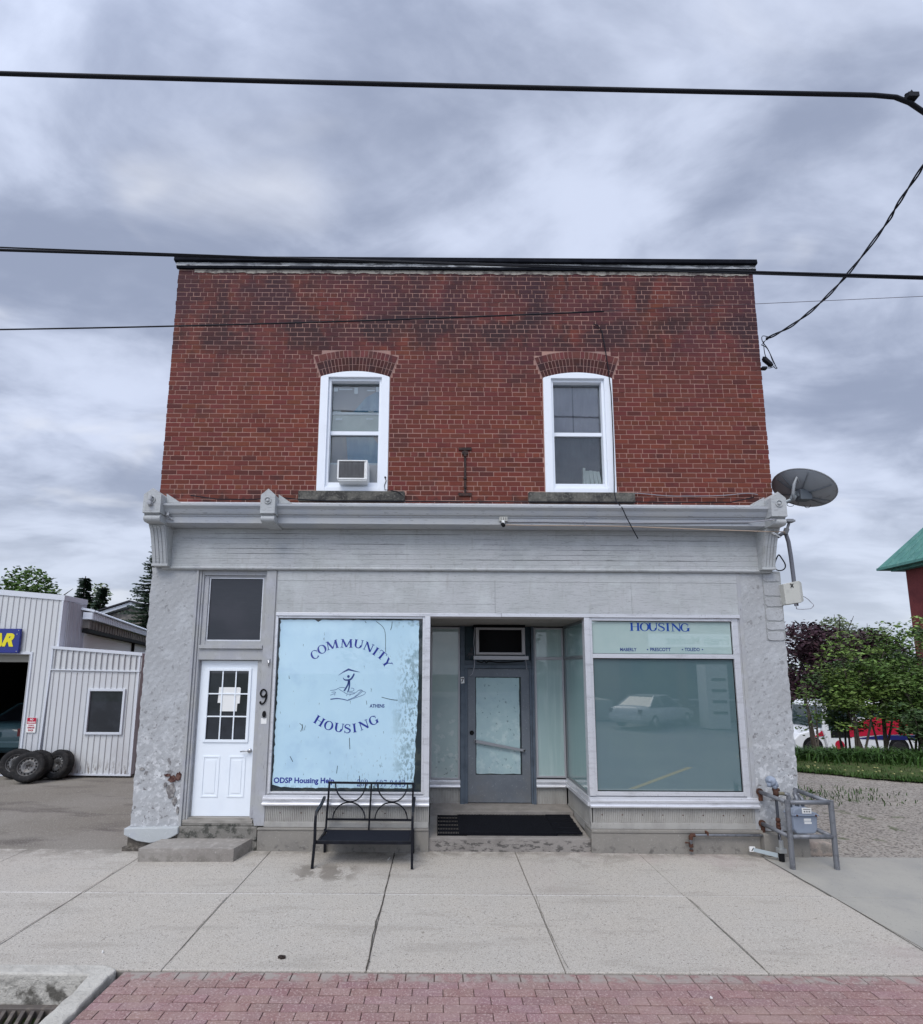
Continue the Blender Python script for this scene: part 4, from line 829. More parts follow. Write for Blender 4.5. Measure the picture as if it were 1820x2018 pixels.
DF = df.build('door_frame', frameblue, B, bevel=.003)
tr = MB(); tr.box(.431, 1.515, YB + .03, YB + .05, 2.541, 3.10); tr.build('transom_panel', mat('transom_board', (.035, .06, .075), .5, layers=[dict(s=5, lo=.45, hi=.7, c=(.02, .03, .04), a=.7)]), DF)
dd = MB(); dd.box(.48, 1.48, YB, YB + .04, .315, .735); dd.box(.48, 1.48, YB, YB + .04, 2.275, 2.405); dd.box(.48, .605, YB, YB + .04, .735, 2.275); dd.box(1.345, 1.48, YB, YB + .04, .735, 2.275)
D7 = dd.build('shop_door', greydoor, B, bevel=.003)
g = MB(); g.box(.6055, 1.3445, YB + .012, YB + .016, .7355, 2.2745); g.build('door_glass_bare', film_dark, D7)
g = MB(); pts = [(.617 + .004 * wob(i, 1), .755 + 1.505 * i / 20) for i in range(20)] + [(.617 + .70 * i / 12, 2.262 - .005 * abs(wob(i, 2))) for i in range(12)] + [(1.317 + .008 * wob(i * .7, 3), 2.26 - 1.5 * i / 20) for i in range(20)] + [(1.32 - .7 * i / 12, .752 + .006 * wob(i, 4)) for i in range(12)]
g.add([(x, YB + .011, z) for x, z in pts], [tuple(range(len(pts) - 1, -1, -1))]); g.build('painted_glass', film_door, D7)
hb_ = MB(); hb_.prism([(.575, 1.255), (.60, 1.285), (1.385, 1.135), (1.385, 1.10), (.60, 1.235)], YB - .05, YB - .03); hb_.box(.585, .61, YB - .05, YB, 1.24, 1.29); hb_.box(1.36, 1.385, YB - .05, YB, 1.10, 1.14); hb_.build('push_bar', mat('bar_grey', (.30, .31, .33), .5, metal=.3), D7, bevel=.002)
kn = MB(); kn.lathe([(.022, -.004), (.030, -.012), (.036, -.004), (.034, 0)], (.545, YB, 1.385), (0, 1, 0), 18); kn.lathe([(0, -.003), (.022, -.003)], (.545, YB, 1.385), (0, 1, 0), 18); kn.build('lock_ring', black, D7)
# side glass of the recess (right side, facing the doorway)
sg = MB(); XS = 2.062
sg.box(XS - .012, XS + .03, .07, .11, .70, 3.10); sg.box(XS - .012, XS + .03, YB - .045, YB - .005, .70, 3.10); sg.box(XS - .012, XS + .03, .11, YB - .045, 3.06, 3.10); sg.box(XS - .012, XS + .03, .11, YB - .045, 2.555, 2.60); sg.box(XS - .012, XS + .03, .11, YB - .045, .70, .74)
SG = sg.build('side_window', mat('alu_shade', (.20, .22, .23), .4, metal=.3), B, bevel=.002)
g = MB(); g.box(XS + .005, XS + .010, .111, YB - .046, .741, 2.554); g.box(XS + .005, XS + .010, .111, YB - .046, 2.601, 3.059); build_each(g, 'side_pane', film_side, SG)
sk = MB(); sk.box(XS - .035, XS + .02, .0, YB - .03, .64, .70); sk.box(XS - .05, XS + .02, .0, YB - .04, .585, .635); sk.build('side_ledge', dirtywhite, SG)
sk = MB(); sk.box(XS - .0, XS + .03, .0, YB, .17, .584)
n = 46
for i in range(n): ya = .02 + i * (YB - .06) / n; sk.box(XS - .008, XS, ya, ya + .014, .32, .58)
sk.box(XS - .016, XS, .0, YB - .02, .20, .315); sk.build('side_kick_panel', fluted, SG)
# ================================================================ THINGS ON AND BY THE BUILDING
# window air conditioner
A = root('air_conditioner', (-1.25, -.05, 5.04), 'white window air conditioner with dark grille sticking out of the upstairs window', 'air conditioner')
ac = MB(); x0, x1, z0, z1 = -1.465, -1.035, 5.068, 5.360
frame_boxes(ac, x0, x1, z0, z1, .022, -.16, .12, wb=.024, wt=.018); ac.box(x1 - .045, x1 - .022, -.15, -.10, z0 + .024, z1 - .018); ac.box(x0 + .01, x1 - .01, -.15, .10, z0 - .02, z0 - .001)
ac.build('housing', acwhite, A, bevel=.004)
g = MB(); g.box(x0 + .022, x1 - .045, -.14, -.12, z0 + .024, z1 - .018); G = g.build('grille', mat('coil', (.26, .26, .265), .5, layers=[dict(s=5, st=(6, 1, 1), lo=.4, hi=.7, c=(.15, .15, .15), a=.8)]), A)
g = MB()
for i in range(16): zz = z0 + .03 + i * .014; g.box(x0 + .024, x1 - .047, -.146, -.141, zz, zz + .004)
for i in range(25): xx = x0 + .03 + i * .0145; g.box(xx, xx + .003, -.150, -.147, z0 + .026, z1 - .02)
g.build('louvre', acgrill, G)
# empty metal sleeve over the shop door
A = root('air_conditioner_sleeve', (.99, .95, 2.55), 'empty grey metal air conditioner sleeve hanging over the shop door', 'metal frame')
ac = MB(); x0, x1, z0, z1 = .59, 1.365, 2.625, 3.05
frame_boxes(ac, x0, x1, z0, z1, .05, .90, .93, wb=.035, wt=.035); ac.box(x0, x0 + .01, .931, 1.25, z0, z1); ac.box(x1 - .01, x1, .931, 1.25, z0, z1); ac.box(x0 + .011, x1 - .011, .931, 1.25, z0, z0 + .01); ac.box(x0 + .011, x1 - .011, .931, 1.25, z1 - .01, z1)
ac.build('sleeve', mat('sleeve_metal', (.30, .29, .29), .5, metal=.2), A, bevel=.003)
ac = MB(); ac.box(x0 + .011, x1 - .011, 1.2, 1.22, z0 + .011, z1 - .011); ac.box(x0 - .03, x1 + .02, .99, 1.2, 3.052, 3.10); ac.build('back_plate', black, A)
ac = MB(); ac.box(x0 - .035, x1 + .055, .92, .95, 2.545, 2.605); ac.build('support_board', mat('board_grey', (.38, .38, .39), .7), A, bevel=.004)
ac = MB(); ac.tube(smoothpts([(.62, 2.53), (.70, 2.505), (.74, 2.53), (.78, 2.50), (.82, 2.525), (1.0, 2.505), (1.38, 2.53)], 4) and [(p[0], 1.15, p[1]) for p in smoothpts([(.62, 2.53), (.70, 2.505), (.74, 2.53), (.78, 2.50), (.82, 2.525), (1.0, 2.505), (1.38, 2.53)], 4)], .009, 6)
ac.build('bracket_rod', black, A)
cb = MB(); q = [(.575, 3.05), (.565, 2.95), (.56, 2.8), (.572, 2.65), (.568, 2.52), (.56, 2.40), (.53, 2.32), (.50, 2.30)]; cb.tube([(a, .93 + .02 * math.sin(i), b) for i, (a, b) in enumerate(smoothpts(q, 4))], .006, 6)
cb.build('hanging_cord', cablegrey, A)
cb = MB(); q = [(1.375, 3.0), (1.40, 2.85), (1.41, 2.6), (1.425, 2.45), (1.43, 2.40)]; cb.tube([(a, 1.16, b) for a, b in smoothpts(q, 4)], .006, 6)
cb.build('hanging_cord', cablegrey, A)
pg = MB(); pg.box(.51, .545, .96, .99, 2.67, 2.73); pg.box(.47, .56, .95, 1.0, 2.61, 2.655); pg.tube([(.50, .97, 2.64), (.45, .96, 2.60)], .012, 6); pg.tube([(.52, .97, 2.63), (.49, .96, 2.56)], .010, 6)
single(pg, 'electric_plug', mat('plug_dark', (.03, .03, .035), .5), 'tangle of dark electric plugs beside the empty metal sleeve', 'plug')
# house numbers, bell, stickers
nb = MB(); k = 0
sp9 = smoothpts([(-2.345, 2.035), (-2.352, 2.07), (-2.385, 2.098), (-2.42, 2.075), (-2.425, 2.03), (-2.40, 2.0), (-2.37, 2.005), (-2.348, 2.035), (-2.345, 2.0), (-2.36, 1.94), (-2.39, 1.905), (-2.42, 1.905), (-2.432, 1.93)], 5)
nb.tube([(x - .012, -.022, z) for x, z in sp9], [.0085 + .004 * math.sin(min(1, i / 60) * 3.14) for i in range(len(sp9))], 8)
nb.lathe([(0, -.012), (.012, -.01), (.014, 0)], (-2.437, -.015, 1.925), (0, 1, 0), 12)
single(nb, 'house_number', black, 'black metal house number 9 on the post beside the white door', 'house number', smooth=True)
A = root('number_plate', (.39, YB - .045, 2.18), 'small white plate with a black 7 on the shop door frame', 'number plate')
nb = MB(); nb.prism([(.368, 2.165), (.425, 2.172), (.418, 2.275), (.362, 2.268)], YB - .043, YB - .0405); nb.build('plate', sticker, A)
text_mb('7', .10, .394, 2.185, YB - .044, bold=.002, depth=.0006).build('digit', black, A)
A = root('doorbell', (-2.375, -.015, 1.70), 'black doorbell with a silver rim on the post beside the white door', 'doorbell')
nb = MB(); nb.prism([(-2.375 + .024 * math.cos(a / 16 * 6.283), 1.765 + .045 * math.sin(a / 16 * 6.283)) for a in range(16)], -.035, -.012); nb.build('button', black, A, bevel=.003)
nb = MB(); nb.prism([(-2.377 + .030 * math.cos(a / 16 * 6.283), 1.755 + .05 * math.sin(a / 16 * 6.283)) for a in range(16)], -.020, -.0122); nb.build('rim', chrome, A)
nb = MB(); nb.box(-2.415, -2.34, -.016, -.0125, 1.635, 1.71)
single(nb, 'sticker', sticker, 'small square white sticker on the post under the doorbell', 'sticker')
nb = MB(); nb.tube([(-2.36, -.02, 2.50), (-2.345, -.035, 2.46), (-2.35, -.025, 2.42)], .010, 6); nb.box(-2.365, -2.335, -.03, -.012, 2.465, 2.52); single(nb, 'cable_clip', chrome, 'small bright clip on the grey post above the number 9', 'clip')
# steps
st = MB(); st.prismz([(-3.715, -.425), (-2.535, -.41), (-2.45, -.02), (-3.60, .0)], -.02, .155); st.prismz([(-3.717, -.427), (-2.533, -.412), (-2.53, -.40), (-3.715, -.41)], .095, .099)
single(st, 'concrete_step', mat('step_grey', (.30, .28, .255), .93, layers=[dict(s=3, lo=.4, hi=.65, c=(.23, .21, .19), a=.7), dict(s=12, lo=.5, hi=.68, c=(.42, .39, .36), a=.5, g=((2, .12, .16),)), dict(s=9, lo=.45, hi=.6, c=(.15, .14, .12), a=.6, g=((2, .14, .04),)), dict(s=60, lo=.58, hi=.7, c=(.46, .43, .40), a=.5)], bumps=[(20, .6, .01, U), (70, .5, .004, U)]), 'thick worn concrete step in front of the white door', 'step', bevel=.012)
# mats
mm = MB(); 
for (a, b, y0, y1, ang) in ((.0, .40, .09, .80, 0),):
    for i in range(18): xx = a + i * (b - a) / 18; mm.box(xx, xx + .012, y0, y1, .168 + .0, .186)
    for j in range(6): yy = y0 + j * (y1 - y0 - .02) / 5; mm.box(a, b, yy, yy + .02, .170, .190)
def lift(mb):
    for i, v in enumerate(mb.v): mb.v[i] = (v[0], v[1], v[2] + max(0, (v[1] - .1)) * .075 + .002)
    return mb
single(lift(mm), 'ladder_mat', matrub, 'narrow open ladder rubber mat on the left end of the doorway floor', 'door mat')
mm = MB()
mm.box(.30, 1.62, .10, .80, .172, .196)
n = 60
for i in range(n): xx = .30 + i * 1.32 / n; mm.box(xx, xx + .011, .095, .805, .1965, .204)
for xx in (.62, 1.0, 1.33): mm.box(xx, xx + .006, .09, .806, .2045, .207)
single(lift(mm), 'ribbed_mat', matrub, 'wide black ribbed rubber mat on the floor of the shop doorway', 'door mat')
mm = MB()
for i in range(20): xx = 1.60 + i * .36 / 20; mm.box(xx, xx + .011, .09, .79, .190, .212)
for j in range(5): yy = .10 + j * .165; mm.box(1.60, 1.96, yy, yy + .018, .192, .216)
single(lift(mm), 'ladder_mat', matrub, 'short open rubber mat overlapping the right end of the ribbed mat', 'door mat')
# bench
A = root('metal_bench', (-.9, -.35, 0), 'black metal bench with half circle back pattern in front of the blue painted window', 'bench')
bx0, bx1 = -1.475, -.315
def sq(mb, pts, r=.0165): mb.tube(pts, r, 4)
fr = MB()
for x in (bx0, bx1): sq(fr, [(x + (.012 if x < -1 else -.012), -.09, .30), (x + (.03 if x < -1 else -.012), -.11, .60), (x + (.045 if x < -1 else -.008), -.12, .895)])
xm = -.885
sq(fr, [(bx0 + .03, -.12, .893), (bx1 + .005, -.12, .886)], .018); sq(fr, [(bx0 + .018, -.10, .425), (bx1 - .01, -.10, .421)]); sq(fr, [(xm - .015, -.085, .29), (xm + .012, -.12, .89)], .015)
for c_, wdt in (((bx0 + .03 + xm) / 2 + .015, .20), ((xm + bx1) / 2 + .005, .20)):
    sq(fr, [(c_ + wdt * math.cos(a), -.115 - .003 * math.sin(a), .885 + .235 * math.sin(a)) for a in [math.pi + math.pi * i / 16 for i in range(17)]], .011)
    sq(fr, [(c_ - .012 + (wdt + .012) * math.cos(a), -.108, .43 + .212 * math.sin(a)) for a in [math.pi * i / 16 for i in range(17)]], .011)
fr.build('backrest', blackmetal, A)
st = MB(); st.grid(bx0 + .02, bx1 - .03, -.56, -.13, 12, 8, lambda x, y: (x + (.03 if x < -.9 and y > -.3 else 0), y, .297 - .012 * math.sin((y + .56) / .43 * math.pi)))
st.v += [(v[0], v[1], v[2] - .006) for v in st.v]; st.build('seat', seatmesh, A)
rl = MB(); rl.box(bx0 - .0, bx1 + .0, -.590, -.558, .270, .308); rl.box(bx0 + .02, bx1 - .02, -.14, -.115, .272, .300); rl.box(bx0 + .004, bx0 + .030, -.557, -.10, .268, .296); rl.box(bx1 - .030, bx1 - .004, -.557, -.10, .268, .296); rl.build('seat_frame', blackmetal, A, bevel=.003)
for x, sg_ in ((bx0 - .012, -1), (bx1 + .012, 1)):
    l = MB(); sq(l, [(x - .018 * (sg_ < 0), -.605, 0), (x, -.60, .30), (x, -.60, .40)], .021); l.build('front_leg', blackmetal, A)
    l = MB(); sq(l, [(x - sg_ * .012, -.06 - .0, 0), (x - sg_ * .012, -.085, .30)], .019); l.build('rear_leg', blackmetal, A)
    l = MB(); q = [(-.60, .40), (-.605, .52), (-.595, .60), (-.565, .632), (-.50, .645), (-.38, .652), (-.26, .668), (-.16, .70), (-.12, .705)]
    l.tube([(x, a, b) for a, b in q], [.021] * 3 + [.022] * 6, 4); l.build('armrest', blackmetal, A)
# gas meter and its pipes
A = root('gas_meter', (4.66, -.28, .30), 'grey gas meter with white dial behind the pipe railing', 'gas meter')
g = MB(); g.prism([(4.515, .57), (4.835, .57), (4.825, .40), (4.79, .345), (4.56, .345), (4.525, .40)], -.34, -.18); g.build('body', metergrey, A, bevel=.02)
g = MB(); g.prism([(4.51, .572), (4.84, .572), (4.83, .60), (4.76, .61), (4.75, .655), (4.60, .665), (4.55, .64), (4.52, .60)], -.345, -.18); g.box(4.505, 4.845, -.36, -.17, .565, .585); g.build('top_case', metergrey, A, bevel=.008)
g = MB(); g.box(4.635, 4.755, -.352, -.346, .595, .665); DI = g.build('dial', sticker, A, bevel=.003)
g = MB()
for xx in (4.665, 4.695, 4.725): g.lathe([(0, -.001), (.010, -.001), (.010, 0)], (xx, -.3525, .622), (0, 1, 0), 10)
g.box(4.65, 4.74, -.3535, -.3525, .645, .655); g.build('dial_hand', acgrill, DI)
g = MB(); g.box(4.655, 4.745, -.343, -.341, .515, .535); g.box(4.658, 4.75, -.343, -.341, .47, .492); g.box(4.655, 4.742, -.3435, -.341, .5, .512); build_each(g, 'label_plate', sticker, A)
g = MB()
for xx in (4.56, 4.80): g.lathe([(0, -.012), (.010, -.010), (.012, 0)], (xx, -.36, .575), (0, 1, 0), 8)
build_each(g, 'bolt', rusty, A)
g = MB(); g.tube([(4.42, -.23, .815), (4.50, -.23, .812)], .021, 10); P_ = g.build('brass_nipple', pipebrass, A)
g = MB(); g.tube([(4.50, -.23, .812), (4.555, -.23, .80), (4.56, -.23, .76), (4.56, -.24, .66)], .027, 10); g.tube([(4.555, -.23, .72), (4.555, -.23, .70)], .034, 10); g.tube([(4.72, -.14, .84), (4.66, -.2, .80), (4.655, -.24, .76), (4.655, -.24, .66)], .025, 10); g.tube([(4.66, -.22, .75), (4.66, -.22, .72)], .034, 10); g.tube([(4.725, -.24, .66), (4.725, -.24, .75), (4.72, -.18, .78)], .020, 8)
g.build('union_pipe', galv, A, smooth=True)
A2 = root('gas_riser_pipe', (4.38, -.25, 0), 'gas riser pipe with round pressure regulator on top at the corner of the shop', 'gas pipe')
g = MB(); g.tube([(4.385, -.25, .18), (4.385, -.25, .80)], .017, 10); g.build('riser', mat('riser_dark', (.06, .065, .075), .5, metal=.3), A2, smooth=True)
g = MB(); g.tube([(4.385, -.25, .74), (4.385, -.25, .79)], .026, 10); g.tube([(4.385, -.25, .79), (4.385, -.25, .86)], .032, 10); g.tube([(4.35, -.25, .865), (4.43, -.25, .865)], .02, 8)
for zz in (.47, .42, .38): g.tube([(4.385, -.25, zz), (4.385, -.25, zz + .035)], .027, 8)
g.tube([(4.385, -.25, .52), (4.385, -.25, .36)], .021, 8); g.build('coupling', rusty, A2, smooth=True)
g = MB(); g.lathe([(0, -.03), (.045, -.028), (.062, -.01), (.062, .008), (.045, .02), (.02, .035), (.02, .06), (0, .06)], (4.33, -.25, .975), (-.75, -.62, .2), 20); g.tube([(4.36, -.24, .93), (4.385, -.25, .88)], .030, 10); g.tube([(4.30, -.26, .96), (4.30, -.26, .90)], .024, 10); g.tube([(4.38, -.24, .96), (4.40, -.24, .90)], .035, 10); g.build('regulator', metergrey, A2, smooth=True)
g = MB(); g.tube([(4.38, -.27, .0), (4.38, -.27, .10)], .033, 12); g.build('ground_sleeve', black, A2)
g = MB(); g.box(4.335, 4.43, -.31, -.23, .10, .155); g.tube([(4.385, -.27, .15), (4.385, -.27, .25)], .028, 10); g.build('valve', mat('valve_pale', (.36, .37, .36), .5, metal=.3), A2, bevel=.004)
g = MB(); g.tube([(4.36, -.285, .33), (4.37, -.29, .28), (4.355, -.29, .22)], .005, 5); g.tube([(4.40, -.285, .42), (4.41, -.29, .38), (4.39, -.285, .34)], .005, 5); g.build('tracer_wire', cablegrey, A2)
A3 = root('support_bracket', (4.2, -.2, .0), 'pale metal strap bracket at the foot of the gas riser', 'bracket')
g = MB(); g.add([(4.09, -.13, .115), (4.34, -.26, .09), (4.34, -.26, .035), (4.09, -.13, .07), (4.09, -.126, .115), (4.34, -.256, .09), (4.34, -.256, .035), (4.09, -.126, .07)], [(3, 2, 1, 0), (4, 5, 6, 7), (0, 1, 5, 4), (2, 3, 7, 6), (1, 2, 6, 5), (3, 0, 4, 7)]); g.build('strap', mat('strap_blue', (.45, .52, .55), .4, metal=.3), A3)
g = MB(); g.box(4.06, 4.13, -.138, -.121, .065, .125); g.build('end_plate', sticker, A3)
g = MB(); g.add([(4.075, -.139, .075), (4.09, -.139, .075), (4.12, -.139, .115), (4.105, -.139, .115)], [(0, 1, 2, 3)]); g.build('mark', black, A3)
g = MB(); g.tube([(4.50, -.085, .25), (3.36, -.085, .25), (3.335, -.085, .24), (3.325, -.085, .21), (3.325, -.085, .06)], .016, 10)
A4 = root('low_gas_pipe', (3.9, -.08, .1), 'thin grey pipe running along the concrete base below the right shop window', 'pipe')
g.build('pipe', galv, A4, smooth=True)
g = MB(); g.tube([(3.38, -.085, .25), (3.345, -.085, .25), (3.325, -.085, .23), (3.325, -.085, .195)], .026, 10); g.tube([(3.325, -.085, .14), (3.325, -.085, .10)], .026, 8); g.tube([(3.325, -.085, .15), (3.26, -.06, .15)], .010, 6); g.tube([(3.325, -.085, .07), (3.325, -.085, .05)], .023, 8); g.box(3.535, 3.555, -.105, -.04, .25, .295); g.build('elbow', rusty, A4, smooth=False)
# protective railing
A = root('pipe_railing', (4.6, -.4, 0), 'grey steel pipe railing guarding the gas meter', 'railing')
for x in (4.345, 4.885):
    g = MB(); g.tube([(x, -.52, -.01), (x, -.52, .80)], .030, 12); g.build('post', galv, A, smooth=False)
for z0, z1, nm in ((.775, .775, 'top_rail'), (.37, .37, 'lower_rail')):
    g = MB(); g.tube([(4.372, -.52, z0), (4.858, -.52, z1)], .027, 12); g.build(nm, galv, A, smooth=True)
    g = MB(); g.tube([(4.335, -.495, z0), (4.32, 0.0, z0 + .01)], .026, 12); g.build('side_rail', galv, A, smooth=True)
    g = MB(); g.tube([(4.875, -.495, z0), (4.80, .0, z0 + .04)], .026, 12); g.build('side_rail', galv, A, smooth=True)
    g = MB(); g.lathe([(0, -.02), (.045, -.02), (.045, 0)], (4.32, -.003, z0 + .01), (0, 1, 0), 14); g.box(4.30, 4.335, -.05, -.01, z0 - .10, z0 - .02); g.build('wall_flange', rusty, A)
g = MB(); g.prismz([(4.86, -.04), (5.26, -.02), (5.24, .30), (4.87, .28)], -.03, .12)
for i, v in enumerate(g.v): g.v[i] = (v[0] + .02 * wob(i, 1), v[1] + .02 * wob(i, 2), v[2] + (.02 * wob(i, 3) if v[2] > 0 else 0) + (.035 if v[0] < 5 and v[2] > 0 else 0))
single(g, 'stone_block', mat('stone_tan', (.36, .31, .26), .95, layers=[dict(s=8, lo=.4, hi=.6, c=(.22, .20, .18), a=.8), dict(s=5, lo=.5, hi=.6, c=(.45, .36, .30), a=.6)], bumps=[(12, 1, .03, U)]), 'rough tan stone block lying against the corner of the foundation', 'stone', bevel=.02)
# satellite dish
A = root('satellite_dish', (5.05, .1, 4.7), 'round grey satellite dish seen from behind at the corner of the building', 'satellite dish')
DC = Vector((5.36, .12, 5.005)); dn_ = Vector((.527, .105, .843)).normalized()
a_ = dn_.cross(Vector((0, 0, 1))).normalized()
rx = (Vector((1, 0, -.16)) - dn_ * Vector((1, 0, -.16)).dot(dn_)).normalized(); ry = dn_.cross(rx)
g = MB(); rad = .42; vs = []; nr = 10; na = 48
for side in (0, 1):
    for i in range(nr + 1):
        r = rad * i / nr
        for k in range(na):
            t = 2 * math.pi * k / na; p = DC + rx * r * math.cos(t) + ry * r * math.sin(t) + dn_ * (.10 * (r / rad) ** 2 + side * .006); vs.append(p)
fs = []
for side in (0, 1):
    o_ = side * (nr + 1) * na
    for i in range(nr):
        for k in range(na): fs.append((o_ + i * na + k, o_ + i * na + (k + 1) % na, o_ + (i + 1) * na + (k + 1) % na, o_ + (i + 1) * na + k))
for k in range(na): fs.append((nr * na + k, nr * na + (k + 1) % na, (nr + 1) * na + nr * na + (k + 1) % na, (nr + 1) * na + nr * na + k))
g.add(vs, fs); g.build('reflector', dishgrey, A, smooth=True)
def onD(r, t, off=.0): return DC + rx * r * math.cos(t) + ry * r * math.sin(t) + dn_ * (.10 * (r / rad) ** 2 - off)
for t in [R(a) for a in (8, -8, 62, 118, 172, 188, -62, -118)]:
    t0 = R(round(math.degrees(t) / 60) * 60)
    g = MB(); g.tube([onD(.09 + (.39 - .09) * i / 6, t0 + (t - t0) * 1.0 * (1 - .0 * i), .012) for i in range(7)], [.010, .009, .008, .007, .007, .006, .005], 6); g.build('rib', mat('dish_rib', (.17, .19, .21), .5), A, smooth=True)
g = MB(); g.tube([onD(.417, 2 * math.pi * k / 40, .0) for k in range(41)], .007, 6); g.build('rim', mat('dish_rim', (.36, .38, .40), .5), A, smooth=True)
g = MB(); hc = DC - dn_ * .02; g.lathe([(.0, -.10), (.075, -.09), (.085, -.02), (.085, .01)], hc, dn_, 12); g.box(hc.x - .07, hc.x + .10, hc.y - .10, hc.y + .03, hc.z - .11, hc.z + .05)
g.build('hub_bracket', mat('dish_hub', (.13, .15, .17), .5), A, bevel=.01)
g = MB(); q = [(5.16, .0, 4.86), (5.13, -.03, 4.95), (5.14, -.06, 5.08), (5.17, -.08, 5.17), (5.22, -.05, 5.10)]; g.tube(q, [.016, .022, .022, .016, .012], 6); g.build('tilt_arc', mat('dish_arc', (.34, .36, .38), .5), A, smooth=True)
g = MB(); g.tube([(4.86, .22, 4.70), (4.90, .10, 4.74), (5.05, .06, 4.84), (5.16, .04, 4.88), (5.19, .03, 5.0)], .027, 10); g.tube([(5.15, .04, 4.87), (5.19, .035, 4.93)], .042, 10); g.build('mount_arm', mat('dish_arm', (.30, .33, .35), .45, metal=.3), A, smooth=True)
g = MB(); g.tube([(5.42 + .05 * math.cos(t * .6), .10, 4.80 - .045 * abs(math.sin(t * .6)) + .02) for t in range(11)], .004, 5); g.tube([(5.10 + .05 * math.cos(t * .5), .0, 4.79 + .03 * math.sin(t * .5)) for t in range(13)], .004, 5); g.build('cable_loop', cable, A)
# conduit mast, junction box, floodlight
A = root('conduit_mast', (5.03, -.05, 3.5), 'bent grey conduit pipe at the corner under the satellite dish', 'conduit')
g = MB(); g.tube([(4.86, -.02, 4.30), (4.93, -.03, 4.35), (4.97, -.04, 4.33), (4.995, -.04, 4.22), (5.01, -.04, 4.0), (5.02, -.04, 3.7), (5.025, -.04, 3.30)], .026, 10); g.build('pipe', mat('conduit_grey', (.14, .145, .17), .5), A, smooth=True)
g = MB(); g.tube([(4.945, -.05, 4.33), (4.975, -.06, 4.41)], .034, 8); g.tube([(4.97, -.07, 4.40), (5.0, -.08, 4.49)], .018, 8); g.build('weatherhead', mat('conduit_grey2', (.18, .185, .20), .5), A)
g = MB(); g.box(4.94, 5.06, -.13, -.05, 4.495, 4.525); g.box(4.955, 5.045, -.12, -.06, 4.526, 4.54); g.build('lamp_head', mat('head_grey', (.24, .25, .27), .5), A, bevel=.004)
A = root('junction_box', (4.97, -.08, 3.3), 'pale beige utility box marked with a black X on the corner of the building', 'junction box')
g = MB(); g.add([(4.825, -.10, 3.60), (4.84, -.10, 3.31), (5.035, -.13, 3.335), (5.03, -.13, 3.645), (4.825, .10, 3.60), (4.84, .10, 3.31), (5.035, .10, 3.335), (5.03, .10, 3.645), (5.09, -.09, 3.62), (5.10, -.09, 3.365), (5.09, .10, 3.62), (5.10, .10, 3.365)],
    [(0, 1, 2, 3), (3, 2, 9, 8), (4, 7, 6, 5), (0, 4, 5, 1), (1, 5, 6, 2), (2, 6, 11, 9), (8, 9, 11, 10), (7, 10, 11, 6), (0, 3, 7, 4), (3, 8, 10, 7)]); g.build('case', boxbeige, A, bevel=.006)
xm_ = MB()
for s_ in (1, -1):
    P0 = Vector((4.930 - s_ * .020, -.1225, 3.575 - .028)); P1 = Vector((4.930 + s_ * .020, -.1225, 3.575 + .028)); d = (P1 - P0).normalized(); n_ = Vector((-d.z, 0, d.x)) * .006; yo = Vector((0, -.0005 * s_, 0))
    xm_.add([P0 - n_ + yo, P1 - n_ + yo, P1 + n_ + yo, P0 + n_ + yo], [(0, 1, 2, 3)])
xm_.build('x_mark', black, A)
g = MB(); g.tube([(4.985, -.08, 3.34), (4.985, -.08, 3.295)], .016, 8); g.build('gland', cablegrey, A)
g = MB(); g.tube([(p[0], -.08 - .01 * math.sin(i), p[1]) for i, p in enumerate(smoothpts([(4.985, 3.29), (5.0, 3.255), (5.06, 3.245), (5.13, 3.25), (5.20, 3.26), (5.23, 3.30), (5.20, 3.36), (5.10, 3.43)], 4))], .005, 5); g.build('loop_cable', cablegrey, A)
g = MB(); g.tube([(4.885 + .068 * math.cos(t / 24 * 6.283), .02 + .03 * math.sin(t / 12 * 6.283), 3.93 + .115 * math.sin(t / 24 * 6.283)) for t in range(25)], .009, 6)
single(g, 'coiled_cable', cable, 'coil of black cable beside the conduit at the corner of the building', 'cable')
g = MB(); g.tube([(4.62, -.26, 4.30), (4.66, -.27, 4.27)], .014, 8); g.tube([(4.66, -.27, 4.27), (4.75, -.24, 4.235)], .008, 6); single(g, 'cable_connector', acwhite, 'white cable connector on the right hand fluted bracket', 'connector')
# corner cable end on left cap
g = MB(); g.lathe([(0, -.05), (.03, -.045), (.035, 0)], (-3.935, -.435, 4.60), (0, 1, 0), 12); g.tube([(-3.925, -.45, 4.70), (-3.93, -.46, 4.65), (-3.935, -.45, 4.60)], .02, 8); single(g, 'cable_bracket', mat('bracket_grey', (.35, .36, .38), .5), 'grey cable anchor bolted on the left corner cap of the cornice', 'bracket')
g = MB(); g.tube([(-3.76, -.28, 4.545), (-3.75, -.31, 4.50), (-3.745, -.33, 4.46)], .018, 8); g.box(-3.775, -3.735, -.30, -.26, 4.49, 4.52); g.tube([(-3.76, -.30, 4.47), (-3.70, -.28, 4.42)], .012, 6); single(g, 'security_camera', mat('bracket_grey', (.35, .36, .38), .5), 'small grey camera on the cornice beside the left corner bracket', 'camera')
A = root('security_camera', (.88, -.28, 4.33), 'small white junction box with a black camera under the middle of the cornice', 'camera')
g = MB(); g.box(.835, .945, -.31, -.263, 4.425, 4.485); CM = g.build('mount_box', boxbeige, A, bevel=.004)
g = MB()
for xx in (.85, .883, .916): g.box(xx, xx + .012, -.3125, -.3105, 4.44, 4.475)
g.build('hole', mat('hole_grey', (.2, .2, .2), .8), CM)
g = MB(); g.tube([(.885, -.30, 4.425), (.885, -.31, 4.385)], .022, 10); g.build('arm', acwhite, A)
g = MB(); g.tube([(.875, -.31, 4.38), (.885, -.35, 4.345)], .026, 12); g.build('lens_housing', black, A, smooth=True)
